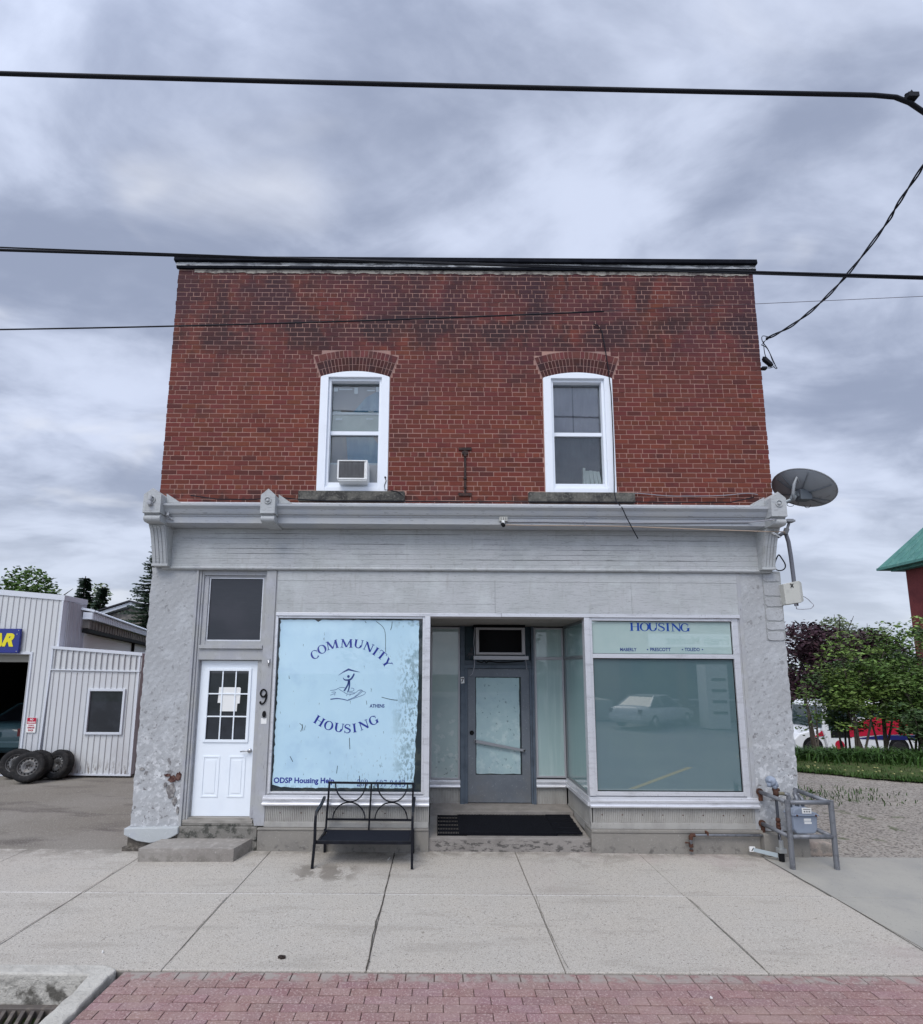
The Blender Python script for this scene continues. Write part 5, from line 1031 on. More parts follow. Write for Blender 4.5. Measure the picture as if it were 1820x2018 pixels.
g = MB(); g.tube([(x, -.275 - .003 * math.sin(x * 3), z) for x, z in ((.945, 4.42), (1.4, 4.425), (2.0, 4.42), (2.6, 4.415), (3.2, 4.42), (3.8, 4.43), (4.3, 4.435))] + [(4.55, -.44, 4.43), (4.75, -.30, 4.44), (4.93, -.11, 4.50)], .009, 6)
single(g, 'lamp_cable', cablegrey, 'grey cable strung under the cornice to the corner lamp head', 'cable')
g = MB(); g.tube([(.92, -.30, 4.37), (1.3, -.265, 4.375), (2.0, -.262, 4.378), (2.6, -.28, 4.365), (3.4, -.30, 4.33), (4.1, -.30, 4.31), (4.55, -.29, 4.30), (4.80, -.25, 4.31), (4.93, -.08, 4.33)], .007, 6)
single(g, 'sagging_cable', cabletan, 'tan cable sagging below the cornice from the small camera to the conduit', 'cable')
g = MB(); g.box(2.018, 2.024, -.29, -.26, 4.36, 4.44); single(g, 'cable_clip', cablegrey, 'small grey cable clip under the cornice right of the camera', 'clip')
# cables lying along the top of the cornice and window cables
g = MB(); g.tube([(x, y, z) for x, y, z in ((-3.60, -.03, 4.86), (-3.2, -.05, 4.80), (-2.75, -.05, 4.795), (-2.3, -.03, 4.84), (-2.1, -.05, 4.81), (-1.6, -.05, 4.785), (-1.0, -.07, 4.785), (-.4, -.06, 4.78), (.6, -.06, 4.785), (1.3, -.07, 4.782), (2.9, -.08, 4.785), (3.4, -.06, 4.79), (4.2, -.05, 4.80), (4.55, -.04, 4.88))], .008, 6)
single(g, 'ledge_cable', cable, 'black cable lying along the top of the cornice', 'cable')
g = MB(); g.tube([(x, -.025, z) for x, z in smoothpts([(2.60, 4.93), (2.9, 4.935), (3.3, 4.90), (3.7, 4.90), (4.1, 4.91), (4.45, 4.945), (4.62, 4.93)], 3)], .006, 6)
single(g, 'wall_cable', cablegrey, 'thin grey cable across the bricks from the right window to the corner', 'cable')
g = MB(); q = [(2.33, 7.62, -.02), (2.40, 7.60, -.02), (2.46, 7.50, -.02), (2.50, 7.2, -.02), (2.53, 6.9, -.02), (2.55, 6.5, -.04), (2.55, 6.0, -.05), (2.545, 5.5, -.05), (2.53, 5.1, -.07), (2.52, 4.93, -.08), (2.50, 4.75, -.2), (2.51, 4.6, -.38), (2.55, 4.45, -.42), (2.62, 4.3, -.42), (2.70, 4.16, -.40)]
g.tube([(a, c, b) for a, b, c in q], .0075, 6); single(g, 'hanging_wire', cable, 'black wire running down past the right window and dangling over the cornice', 'wire')
g = MB(); g.lathe([(0, -.012), (.013, -.01), (.014, 0)], (-.79, -.022, 5.155), (0, 1, 0), 10); g.tube([(-.79, -.03, 5.15), (-.775, -.03, 5.10), (-.80, -.03, 5.03), (-.79, -.04, 4.96), (-.74, -.055, 4.95), (-.60, -.055, 4.93), (-.52, -.055, 4.86)], .005, 5); single(g, 'thin_wire', cable, 'thin black wire coming out of the left window casing', 'wire')
# ---- overhead lines
def line(name, pts, r, label, m=cable, n=8):
    g = MB(); g.tube(pts, r, n); return single(g, name, m, label, 'cable', smooth=True)
def sag(a, b, s, n=24): a, b = Vector(a), Vector(b); return [a + (b - a) * i / n + Vector((0, 0, -s * 4 * (i / n) * (1 - i / n))) for i in range(n + 1)]
pts = sag((-11, -3, 8.20), (3.9, -3, 7.80), .04, 30) + [Vector(p) for p in ((4.1, -3, 7.795), (4.3, -3, 7.775), (4.45, -2.98, 7.74), (4.62, -2.95, 7.66), (4.9, -2.9, 7.50), (5.6, -2.8, 7.05), (6.6, -2.8, 6.6))]
line('thick_cable', pts, .019, 'thick black overhead cable crossing the sky at the top')
g = MB(); g.tube([(4.40, -3.0, 7.80), (4.46, -3.0, 7.83)], .014, 6); g.box(4.40, 4.50, -3.03, -2.97, 7.755, 7.80); g.prism([(4.41, 7.80), (4.47, 7.80), (4.455, 7.85)], -3.01, -2.99); single(g, 'cable_clamp', cable, 'dark clamp on the bend of the thick overhead cable', 'clamp')
line('overhead_cable', sag((-11, -3, 6.30), (11, -3, 5.73), .02), .0125, 'medium black overhead cable passing across the roof edge')
line('overhead_cable', sag((-11, -3.2, 6.235), (11, -2.9, 5.80), .07), .006, 'thin black cable running beside the medium cable along the roof edge')
line('thin_overhead_wire', sag((-9.5, -3, 5.28), (1.45, -3, 5.53), .09), .0065, 'thin black wire crossing the upper brick wall')
line('fine_overhead_wire', [(1.45, -3, 5.53), (1.7, -3, 5.55), (9, -3, 5.96)], .0022, 'very fine grey wire leaving the building to the right', mat('wire_fine', (.09, .07, .08), .7), 5)
def twist(mb, pts, r):
    q = [Vector(p) for p in smoothpts2(pts, 10)]
    for ph in (0, 3.14):
        mb.tube([p + Vector((math.cos(i * .45 + ph) * r * .8, 0, math.sin(i * .45 + ph) * r * .8)) for i, p in enumerate(q)], r * .62, 6)
def smoothpts2(P, n=6):
    P = [Vector(p) for p in P]; q = []
    for i in range(len(P) - 1):
        p0 = P[max(i - 1, 0)]; p1 = P[i]; p2 = P[i + 1]; p3 = P[min(i + 2, len(P) - 1)]
        for k in range(n):
            t = k / n; q.append(.5 * (2 * p1 + (p2 - p0) * t + (2 * p0 - 5 * p1 + 4 * p2 - p3) * t * t + (3 * p1 - p0 - 3 * p2 + p3) * t ** 3))
    q.append(P[-1]); return q
sd = [(6.026, -1.75, 8.801),(6.102, -1.5, 8.739),(6.048, -1.2, 8.531),(6.022, -0.98, 8.378),(5.807, -0.62, 8.014),(5.537, -0.4, 7.712),(5.226, -0.22, 7.48),(4.94, -0.08, 7.363),(4.988, -0.03, 7.411)]
g = MB(); twist(g, sd, .017); single(g, 'service_drop_cable', cable, 'twisted black service cable sweeping up to the right from the building corner', 'cable')
A = root('cable_splice', (4.95, -.03, 6.9), 'dark splice box with looped wires at the brick corner', 'splice')
g = MB(); g.add([(4.885, -.03, 7.095), (4.92, -.03, 7.10), (5.01, -.03, 7.00), (5.025, -.03, 6.955), (4.99, -.03, 6.96), (4.895, -.03, 7.05), (4.885, .03, 7.095), (4.92, .03, 7.10), (5.01, .03, 7.00), (5.025, .03, 6.955), (4.99, .03, 6.96), (4.895, .03, 7.05)], [(5, 4, 3, 2, 1, 0), (6, 7, 8, 9, 10, 11)] + [(i, (i + 1) % 6, (i + 1) % 6 + 6, i + 6) for i in range(6)]); g.build('splice_box', cable, A, bevel=.006)
g = MB(); g.box(4.85, 4.93, -.03, .03, 6.90, 6.94); g.build('insulator', cable, A, bevel=.008)
g = MB()
for q in ([(4.86, 7.28), (4.90, 7.32), (4.93, 7.36), (4.97, 7.40)], [(4.975, 7.415), (4.90, 7.43), (4.875, 7.40), (4.885, 7.33), (4.94, 7.24), (4.98, 7.14), (5.02, 7.02), (5.05, 6.93), (5.065, 6.905), (5.05, 6.895), (5.01, 6.93)], [(4.86, 7.28), (4.93, 7.24), (4.975, 7.15), (5.0, 7.05), (5.03, 6.97)],
          [(4.90, 7.34), (4.895, 7.22), (4.90, 7.14), (4.91, 7.09)], [(4.86, 7.08), (4.885, 7.09)], [(4.93, 6.925), (4.97, 6.93), (5.01, 6.95)], [(4.93, 6.905), (4.98, 6.91), (5.03, 6.94)]): g.tube([(a, -.035, b) for a, b in smoothpts(q, 4)], .0055, 5)
g.build('looped_wire', cable, A)
# ================================================================ GROUND
def terr(x, y):
    t = min(max((y - 7.6) / 6.5, 0), 1); t = t * t * (3 - 2 * t); s_ = min(max((x - 5) / 3, 0), 1)
    return -1.72 * t * s_
gx = [-400, -120, -60, -30, -15, -8, -4, 4.86, 5.5, 6.2, 7, 8, 9, 10, 11, 12, 13, 14, 16, 18, 20, 24, 30, 40, 60, 120, 400]
gy = [-400, -100, -40, -20, 0.5, 2, 4, 5.5, 6.5, 7.5, 8, 8.5, 9, 9.5, 10, 10.5, 11, 12, 13, 14, 15, 20, 30, 60, 120, 400]
g = MB(); vs = []
for y in gy:
    for x in gx: vs.append((x, y, terr(x, y) - (.26 if (y < 5.0 or x < 4.9) else .09 if y < 9 else .06)))
nx = len(gx); fs = [(j * nx + i, j * nx + i + 1, (j + 1) * nx + i + 1, (j + 1) * nx + i) for j in range(len(gy) - 1) for i in range(nx - 1)]
g.add(vs, fs); struct(g.build('ground', soil))
# sidewalk slabs with tooled joints
g = MB(); cx = [-29, -25.4, -21.8, -18.2, -16.6, -15, -13.4, -11.8, -10.2, -8.6, -7.0, -5.4, -3.78, -2.19, -.56, 1.03, 2.65, 4.23]
ry = [-2.70, -1.30, 0.02]
for i in range(len(cx) - 1):
    for j in range(2):
        jg = .004 if j else .0035; dz = rnd(-.003, .003); v = rnd(.93, 1.05)
        y0 = ry[j]; x0, x1 = cx[i] + jg, cx[i + 1] - jg
        g.add([(x0, y0 + .006, -.14), (x1, y0 + .006, -.14), (x1, ry[j + 1] - .006, -.14), (x0, ry[j + 1] - .006, -.14), (x0, y0 + .006, dz - .008), (x1, y0 + .006, dz - .008), (x1, ry[j + 1] - .006, dz), (x0, ry[j + 1] - .006, dz)],
              [(0, 3, 2, 1), (4, 5, 6, 7), (0, 1, 5, 4), (1, 2, 6, 5), (2, 3, 7, 6), (3, 0, 4, 7)])
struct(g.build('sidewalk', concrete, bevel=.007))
g = MB(); g.box(-29, 4.23, -2.71, .0, -.15, -.022); struct(g.build('sidewalk_joint', mat('joint_dirt', (.17, .155, .135), .95)))
g = MB()
for x0, x1 in ((4.245, 7.0), (7.01, 9.8), (9.81, 14), (14.01, 22), (22.01, 30)):
    for y0, y1 in ((-2.70, -1.306), (-1.296, -.10)): g.box(x0, x1 - .005, y0, y1, -.14, -.006)
struct(g.build('driveway_apron', concsmooth, bevel=.006))
g = MB(); g.box(4.24, 30, -2.71, -.09, -.16, -.03); struct(g.build('apron_joint', mat('joint_dirt', (.17, .155, .135), .95)))
# red pavers and their bed
g = MB(); y = -2.815; r = 0
while y > -3.44:
    x = -2.48 + (0 if r % 2 else -.112)
    while x < 30:
        v = rnd(.88, 1.12); cc = (v, v * rnd(.95, 1.06), v * rnd(.95, 1.08)); dz = -.012 + rnd(-.003, .003)
        a = max(x + .003, -2.475)
        if x + .2275 > a + .02: g.box(a, x + .2275, y - .0865, y - .0035 + .0, -.08, dz, cc)
        x += .230
    y -= .090; r += 1
x = -2.48
while x < 30:
    v = rnd(.8, 1.1); g.box(x + .004, x + .22, -2.812, -2.712, -.08, -.014 + rnd(-.003, .002), (v, v, v)); x += .224
struct(g.build('red_paving', paver, bevel=.004))
g = MB(); g.box(-2.48, 30, -3.45, -2.70, -.2, -.024); struct(g.build('paving_bed', sandm))
# kerbs: along the street and round the drain
g = MB()
def rgh(p, q, n=10): return [(p[0] + (q[0] - p[0]) * i / n + .010 * wob(i * 1.3 + p[0], p[1]), p[1] + (q[1] - p[1]) * i / n + .010 * wob(i * 1.7, q[0])) for i in range(n)]
outer = rgh((-30, -2.665), (-2.75, -2.655), 40) + rgh((-2.75, -2.655), (-2.60, -2.665), 3) + [(-2.53, -2.72), (-2.525, -2.77)] + rgh((-2.535, -2.80), (-2.49, -3.46), 8) + [(30, -3.46)]
inner = rgh((30, -3.60), (-2.60, -3.60), 30) + rgh((-2.66, -3.56), (-2.675, -2.84), 8) + [(-2.70, -2.80)] + rgh((-2.76, -2.795), (-30, -2.80), 40) + [(-30, -2.80)]
g.prismz(outer + inner, -.32, .012); struct(g.build('kerb', kerbm, bevel=.014))
# road with the storm drain opening left free
g = MB(); RZ = -.20
g.box(-60, -4.3, -24, -2.805, -.3, RZ); g.box(-4.3, -2.66, -24, -3.42, -.3, RZ); g.box(-2.66, 60, -24, -3.605, -.3, RZ); g.box(-2.76, -2.68, -3.42, -2.805, -.3, RZ)
struct(g.build('road', road))
A = root('storm_drain', (-3.5, -3.1, -.2), 'rusty iron storm drain grate set in the gutter behind the stone kerb', 'drain')
g = MB(); frame_boxes_y = None
g.box(-4.29, -2.77, -2.86, -2.81, -.29, -.195); g.box(-4.29, -2.77, -3.41, -3.36, -.29, -.195); g.box(-4.29, -4.24, -3.36, -2.86, -.29, -.195); g.box(-2.82, -2.77, -3.36, -2.86, -.29, -.195); g.build('drain_frame', grateiron, A, bevel=.004)
g = MB()
x = -4.22
while x < -2.86:
    g.prismz([(x, -3.355), (x + .03, -3.355), (x + .13, -3.115), (x + .10, -3.115)], -.25, -.203); g.prismz([(x + .10, -3.105), (x + .13, -3.105), (x + .03, -2.865), (x, -2.865)], -.25, -.203); x += .072
g.box(-4.238, -2.822, -3.118, -3.100, -.25, -.201); g.build('grate_bars', grateiron, A, bevel=.003)
g = MB(); g.box(-4.29, -2.77, -3.41, -2.81, -.9, -.85); g.build('pit', black, A)
# driveway asphalt at the left, gravel lot at the right
g = MB(); g.grid(-40, -4.02, .0, 5.6, 30, 10, lambda x, y: (x, y, -.012 - .022 * y + .004 * wob(x, y))); struct(g.build('driveway', asphalt))
g = MB(); g.box(-14, -9.2, 5.55, 15, -.16, -.13); struct(g.build('garage_floor', mat('garage_floor', (.05, .048, .045), .8)))
g = MB(); g.grid(4.86, 34, -.08, 6.6, 90, 22, lambda x, y: (x, y, -.015 + .012 * wob(x * .5, y * .7) - .004 * y)); struct(g.build('gravel_lot', gravelm))
g = MB()
def verge(x): return 5.85 - .62 * (x - 8.5) + .15 * wob(x * .5, 2) if x > 8.5 else 5.85
g.grid(4.86, 34, 0, 1, 80, 14, lambda x, t: (x, verge(x) + (12.5 - verge(x)) * t, terr(x, verge(x) + (12.5 - verge(x)) * t) + .012 + .018 * wob(x * .7, t * 9) + .02 * min(1, t * 6)))
struct(g.build('grass_verge', soil))
g = MB(); g.grid(6, 70, 12.0, 60, 20, 10, lambda x, y: (x, y, -1.715)); struct(g.build('parking_lot', mat('lot_asphalt', (.10, .10, .10), .9, layers=[dict(s=.5, lo=.4, hi=.65, c=(.14, .14, .135), a=.7)])))
g = MB(); g.prismz([(3.45, -3.75), (3.56, -3.70), (6.95, -7.15), (6.84, -7.22)], RZ + .0, RZ + .004); g.prismz([(9.2, -9.0), (9.3, -8.95), (12.7, -12.4), (12.6, -12.45)], RZ, RZ + .004); struct(g.build('road_marking', yellowp))
g = MB()      # hairline cracks and chipped joint edges
def crack(pts, w):
    q = [Vector(p) for p in pts]; qq = []
    for i in range(len(q) - 1):
        for k in range(6): t = k / 6; p = q[i] + (q[i + 1] - q[i]) * t; qq.append(p + Vector((rnd(-.008, .008), rnd(-.008, .008))))
    qq.append(q[-1])
    for i in range(len(qq) - 1):
        a, b = qq[i], qq[i + 1]; d = (b - a).normalized(); n = Vector((-d.y, d.x)) * w * rnd(.4, 1)
        g.add([(a.x - n.x, a.y - n.y, .0046), (b.x - n.x, b.y - n.y, .0046), (b.x + n.x, b.y + n.y, .0046), (a.x + n.x, a.y + n.y, .0046)], [(0, 1, 2, 3)])
crack([(-.55, -1.32), (-.575, -1.9), (-.56, -2.68)], .007); crack([(-.56, -.1), (-.55, -.6), (-.57, -1.28)], .004); crack([(1.05, -1.3), (1.03, -2.0), (1.06, -2.66)], .003); crack([(4.20, -.2), (4.22, -1.2), (4.19, -2.6)], .006)
crack([(-3.79, -.6), (-3.77, -1.6), (-3.80, -2.6)], .004); crack([(-3.7, -1.31), (0, -1.305), (4.1, -1.31)], .004); crack([(2.66, -1.4), (2.64, -2.65)], .003); crack([(-2.2, -1.4), (-2.18, -2.6)], .003)
struct(g.build('sidewalk_crack', mat('crack_dark', (.07, .06, .05), .95)))
# litter and stains
def litter(name, x, y, s, m, label, cat, n=7):
    g = MB()
    for i in range(n): a = i * 2.4; g.prismz([(x + s * .7 * math.cos(a) * (i > 0) + s * .5 * math.cos(k * 1.256 + i), y + s * .5 * math.sin(a) * (i > 0) + s * .35 * math.sin(k * 1.256 + i)) for k in range(5)], -.004, .006 + .003 * (i % 3))
    return single(g, name, m, label, cat)
litter('dead_leaf', -1.283, -2.521, .030, mat('leaf_dead', (.035, .025, .022), .8), 'small dark dead leaf lying on the sidewalk near the kerb', 'leaf')
litter('scrap', -2.81, -2.46, .012, sticker, 'tiny white scrap of litter on the sidewalk above the kerb corner', 'litter', 3)
litter('scrap', 2.02, -3.02, .012, sticker, 'tiny pale scrap on the red pavers right of the middle', 'litter', 2)
g = MB(); g.tube([(-.62, -.33, .006), (-.60, -.25, .006)], .005, 6); single(g, 'cigarette_butt', sticker, 'white cigarette butt in the sidewalk joint under the bench', 'cigarette butt')
# ================================================================ GRASS, HEDGE PLANTS
def blades(name, m, spots, h0, h1, w, label=None, lean=.35, seg=2):
    g = MB()
    for (x, y, z) in spots:
        a = rnd(0, 6.283); hh = rnd(h0, h1); l = hh * rnd(.1, lean) * 2; ww = w * rnd(.7, 1.3); v = rnd(.6, 1.4); cc = (v, v * rnd(.9, 1.1), v * rnd(.7, 1.1))
        dx, dy = math.cos(a), math.sin(a); px_, py_ = -dy * ww, dx * ww
        q = [(x, y, z), (x + dx * l * .3, y + dy * l * .3, z + hh * .6), (x + dx * l, y + dy * l, z + hh * (.95 if lean < .6 else .75))]
        g.add([(q[0][0] - px_, q[0][1] - py_, q[0][2]), (q[0][0] + px_, q[0][1] + py_, q[0][2]), (q[1][0] + px_, q[1][1] + py_, q[1][2]), (q[1][0] - px_, q[1][1] - py_, q[1][2]), q[2]], [(0, 1, 2, 3), (3, 2, 4)], cc)
    return g.build(name, m)
sp_ = []
for i in range(9000):
    x = rnd(5.2, 18); y = verge(x) + rnd(-.25, 1) ** 2 * 4.0 * (1 if random.random() > .1 else -.06); 
    if y > 8.5: continue
    sp_.append((x, y, terr(x, y) + .0))
for i in range(420):
    x = random.choice((6.9, 8.3, 7.4)) + random.gauss(0, .5); y = random.choice((3.0, 3.6)) + random.gauss(0, .25); sp_.append((x, y, -.04))
o = blades('grass', lf_grass, sp_, .04, .12, .008); o['label'] = 'short green grass along the edge of the gravel lot'; struct(o, 'stuff')
g = MB()
for i in range(70):
    x = rnd(7.5, 14); y = verge(x) + rnd(.1, 1.6); g.box(x, x + .03, y, y + .03, terr(x, y) + .08, terr(x, y) + .10)
o = g.build('dandelions', mat('dandelion', (.45, .45, .20), .7)); o['label'] = 'small pale dandelion heads scattered in the grass'; struct(o, 'stuff')
sp_ = []
for i in range(5200):
    x = rnd(9.0, 18); y = 7.55 + random.gauss(0, .42) - .18 * (x - 10); sp_.append((x, y, terr(x, y)))
o = blades('daylily_bed', lf_grass, sp_, .16, .46, .016, lean=.8); o['label'] = 'thick bed of long green leaves at the foot of the saplings'; struct(o, 'stuff')
# ================================================================ TREES
def leaf_cloud(g, blobs, n, s, flat=.5, cols=(.55, 1.5)):
    tot = sum(b[3] ** 2 for b in blobs)
    for (bx, by, bz, br, bh) in blobs:
        k = int(n * br ** 2 / tot); tone = rnd(.75, 1.2)
        for i in range(k):
            while True:
                p = Vector((rnd(-1, 1), rnd(-1, 1), rnd(-1, 1)))
                if p.length < 1: break
            p = p.normalized() * (p.length ** .45) * (1 + .25 * wob(p.x * 3 + bx, p.z * 3 + by))
            q = Vector((bx + p.x * br, by + p.y * br, bz + p.z * bh))
            a = Vector((rnd(-1, 1), rnd(-1, 1), rnd(-1, 1) * flat)).normalized(); b = a.cross(Vector((rnd(-1, 1), rnd(-1, 1), rnd(-1, 1)))).normalized(); ss = s * rnd(.6, 1.4)
            v = tone * rnd(*cols) * (1); cc = (v, v * rnd(.9, 1.1), v * rnd(.8, 1.1))
            g.add([q - a * ss, q + b * ss * .45, q + a * ss, q - b * ss * .45], [(0, 1, 2, 3)], cc)
def trunk_mb(g, x, y, z0, z1, r, limbs, spread):
    g.tube([(x, y, z0), (x + rnd(-.1, .1), y, z0 + (z1 - z0) * .4), (x + rnd(-.2, .2), y, z0 + (z1 - z0) * .8)], [r, r * .8, r * .45], 8)
    for i in range(limbs):
        a = rnd(0, 6.28); t = rnd(.35, .8); b = Vector((x, y, z0 + (z1 - z0) * t)); d = Vector((math.cos(a), math.sin(a), rnd(.5, 1.1)))
        g.tube([b, b + d * spread * .5, b + d * spread * .9 + Vector((0, 0, .2 * spread))], [r * .4, r * .25, r * .08], 5)
def tree(name, x, y, z0, h, rad, m, label, n=5000, s=.10, nb=12, low=.35, group=None, cat='tree', tallness=1.0):
    A = root(name, (x, y, z0), label, cat, group)
    g = MB(); trunk_mb(g, x, y, z0, z0 + h, .035 * h * .5 + .03, 9, rad * .8); g.build('trunk', bark, A)
    bl = []
    for i in range(nb):
        t = (i + .5) / nb; zz = z0 + h * (low + (1 - low) * t * .86); rr = rad * math.sin(math.pi * min(.95, .22 + .72 * t)) ** .7
        a = rnd(0, 6.28); d = rr * rnd(.25, .72); br = rad * rnd(.34, .52); bl.append((x + d * math.cos(a), y + d * math.sin(a), zz, br, br * .8 * tallness))
    g = MB(); leaf_cloud(g, bl, n, s); g.build('crown', m, A); return A
def conifer(x, y, z0, h, rad, label, n=1500, group=None):
    A = root('spruce_tree', (x, y, z0), label, 'tree', group)
    g = MB(); g.tube([(x, y, z0), (x, y, z0 + h)], [.16, .02], 7); g.build('trunk', bark, A)
    g = MB(); z = z0 + h * .06
    while z < z0 + h * .99:
        t = (z - z0) / h; rr = rad * (1 - t) ** .85 * rnd(.85, 1.1) + .04; nb = max(5, int(9 + rr * 6))
        for k in range(nb):
            a = rnd(0, 6.28); L_ = rr * rnd(.7, 1.12); steps = max(3, int(L_ / .13))
            for i in range(steps):
                u = (i + .5) / steps; p = Vector((x + math.cos(a) * L_ * u, y + math.sin(a) * L_ * u, z - .32 * L_ * u + .16 * L_ * u * u * 1.4))
                wv = .17 * (1.15 - u) + .05
                for _ in range(6):
                    d = Vector((math.cos(a + rnd(-1.2, 1.2)), math.sin(a + rnd(-1.2, 1.2)), rnd(-.5, .15))) * wv * rnd(.6, 1.2); sd_ = d.cross(Vector((0, 0, 1))).normalized() * .045 + Vector((0, 0, .03)); v = rnd(.5, 1.4)
                    g.add([p - sd_, p + d * .5 + sd_, p + d, p + d * .5 - sd_], [(0, 1, 2, 3)], (v, v, v * rnd(.8, 1.1)))
        z += .20 * (1 - t) + .09
    g.build('crown', lf_dark, A); return A
# right side: behind the bus and across the lot
tree('purple_maple', 26.6, 29, -1.72, 8.0, 3.3, lf_purple, 'dark purple maple tree right beside the corner of the shop', 9000, .16, 18, .12)
tree('purple_maple', 32.0, 31, -1.72, 7.2, 2.6, lf_purple, 'dark purple tree showing between the green crowns nearer the church', 5000, .16, 12, .3)
tree('leafy_tree', 34.0, 36, -1.72, 9.0, 2.8, lf_pale, 'pale green rounded tree rising behind the purple maple', 5000, .16, 12, .35)
tree('leafy_tree', 37.2, 37, -1.72, 8.0, 3.2, lf_green, 'mid green tree far behind the bus next to the church', 7000, .16, 12, .2)
# thicket of saplings along the lot
def sapling(x, y, h, rad, m, label, n, lean=0.0, nst=4):
    z0 = terr(x, y) - .02; A = root('sapling', (x, y, z0), label, 'sapling', 'saplings between the gravel lot and the bus')
    g = MB(); tips = []
    for i in range(nst):
        a = rnd(0, 6.28); sp = rnd(.15, .5) * rad; b = Vector((x + rnd(-.12, .12), y + rnd(-.1, .1), z0)); t = Vector((x + sp * math.cos(a) * 1.6 + lean, y + sp * math.sin(a), z0 + h * rnd(.6, .95)))
        mid = b + (t - b) * .5 + Vector((rnd(-.12, .12), rnd(-.08, .08), .1)); g.tube([b, b + (mid - b) * .5 + Vector((rnd(-.05, .05), 0, 0)), mid, t], [.035, .03, .022, .008], 6); tips.append((b, mid, t))
        for k in range(4):
            u = rnd(.3, .9); p = b + (t - b) * u; d = Vector((rnd(-1, 1), rnd(-.6, .6), rnd(.3, 1))) * rad * .5; g.tube([p, p + d * .6, p + d], [.012, .008, .003], 5); tips.append((p, p + d * .6, p + d))
    g.build('stem', bark, A)
    g = MB(); bl = []
    for (b, mid, t) in tips:
        for _ in range(5):
            u = rnd(.3, 1.2); p = b + (t - b) * u
            if p.z < z0 + h * (.26 if x < 14.2 else .08): continue
            r_ = rad * rnd(.08, .27); bl.append((p.x + rnd(-.38, .38), p.y + rnd(-.25, .25), p.z + rnd(-.2, .3), r_ * 1.25, r_ * .55))
    if bl: leaf_cloud(g, bl, int(n * .95), .055, .35, (.35, 1.8))
    g.build('foliage', m, A); return A
sapling(11.75, 9.0, 2.6, .75, lf_green, 'thin bare stemmed sapling nearest the shop wall', 500, nst=4)
sapling(12.75, 8.6, 3.7, 1.25, lf_bright, 'bright green sapling with dark forked stems in front of the bus door', 5200, nst=5)
sapling(13.6, 8.8, 3.95, 1.3, lf_green, 'tall green sapling in front of the middle of the bus', 5200, nst=4)
sapling(14.4, 8.3, 3.4, 1.2, lf_green, 'dense green sapling in front of the rear wheel of the bus', 5200, nst=4)
sapling(15.6, 8.6, 4.6, 1.3, lf_bright, 'tall leafy sapling in front of the church wall', 5600, nst=4)
sapling(13.1, 9.6, 3.3, 1.1, lf_dark2, 'dark green sapling close behind the bright one', 4200, nst=4)
sapling(15.1, 9.4, 4.0, 1.3, lf_dark2, 'dark green sapling between the bus wheel and the church wall', 5200, nst=4)
sapling(16.9, 9.0, 4.4, 1.5, lf_green, 'tall wide sapling at the far right edge under the church eave', 6500, nst=4)
sapling(13.9, 7.7, 1.5, .8, lf_dark2, 'low dark bush in front of the bus rear wheel', 3000, nst=5)
sapling(14.9, 7.3, 2.2, .9, lf_green, 'low green bush at the front of the sapling row', 3600, nst=5)
sapling(16.3, 7.2, 2.6, 1.1, lf_green, 'broad low bush at the far right edge of the sapling row', 3600, nst=5)
# left side behind the garage
tree('leafy_tree', -20.9, 19.0, -.2, 7.7, 2.1, lf_green, 'broad green tree above the garage roof left of the spruces', 6500, .11, 16, .4)
tree('leafy_tree', -23.9, 20.0, -.2, 7.5, 2.2, lf_dark2, 'darker green tree at the far left behind the garage', 4500, .11, 14, .4)
tree('leafy_tree', -18.8, 20.5, -.2, 7.7, 1.2, lf_pale, 'thin pale green tree between the broad tree and the small spruces', 1300, .10, 10, .45)
A = root('bare_tree', (-21.6, 14.0, -.2), 'leafless pale tree at the left edge above the garage roof', 'tree'); g = MB(); trunk_mb(g, -21.6, 14.0, -.2, 8.3, .14, 16, 2.0)
for i in range(70):
    b = Vector((-21.6 + rnd(-1.4, 1.4), 14 + rnd(-1, 1), rnd(5.2, 8.2))); d = Vector((rnd(-1, 1), rnd(-.5, .5), rnd(.1, 1))) * rnd(.3, .8); g.tube([b, b + d * .5 + Vector((0, 0, .05)), b + d], [.014, .009, .004], 4)
g.build('branches', mat('bark_pale', (.20, .19, .17), .9), A)
conifer(-17.4, 17.5, -.2, 7.1, 1.9, 'small dark spruce just right of the garage parapet, left one of the pair')
conifer(-16.2, 17.0, -.2, 6.5, 1.6, 'shorter dark spruce, right one of the pair behind the garage')
conifer(-13.25, 16.5, -.2, 9.1, 2.7, 'tall spruce tree half hidden by the corner of the shop')
# ================================================================ GARAGE (left)
GY = 5.2; A = root('repair_garage', (-11, GY, -.1), 'white ribbed steel repair garage with open bay door beside the shop', 'building')
def gtop(x): return 4.137 + (-9.165 - x) * .082
g = MB(); g.prism([(-9.165, -.12), (-9.165, gtop(-9.165)), (-16, gtop(-16)), (-16, 2.70), (-9.82, 2.70), (-9.82, -.12)], GY, GY + .12); g.box(-16, -13.0, GY, GY + .12, -.12, 2.699)
GW = g.build('front_wall', steelsiding, A)
g = MB(); x = -15.95
while x < -9.20:
    b = 2.76 if -13.0 < x < -9.86 else -.11
    g.prismz([(x, GY - .0), (x + .008, GY - .016), (x + .022, GY - .016), (x + .030, GY - .0)], b, gtop(x) - .10); x += .1385
g.build('steel_rib', mat('rib_shade', (.47, .48, .49), .5), GW)
g = MB(); g.prism([(-9.14, gtop(-9.165) - .12), (-9.14, gtop(-9.165) + .01), (-16, gtop(-16) + .01), (-16, gtop(-16) - .12)], GY - .03, GY + .8); g.box(-9.20, -9.155, GY - .03, GY + .13, 2.7, gtop(-9.165) - .121); g.build('parapet_cap', mat('cap_white', (.62, .65, .70), .4), A)
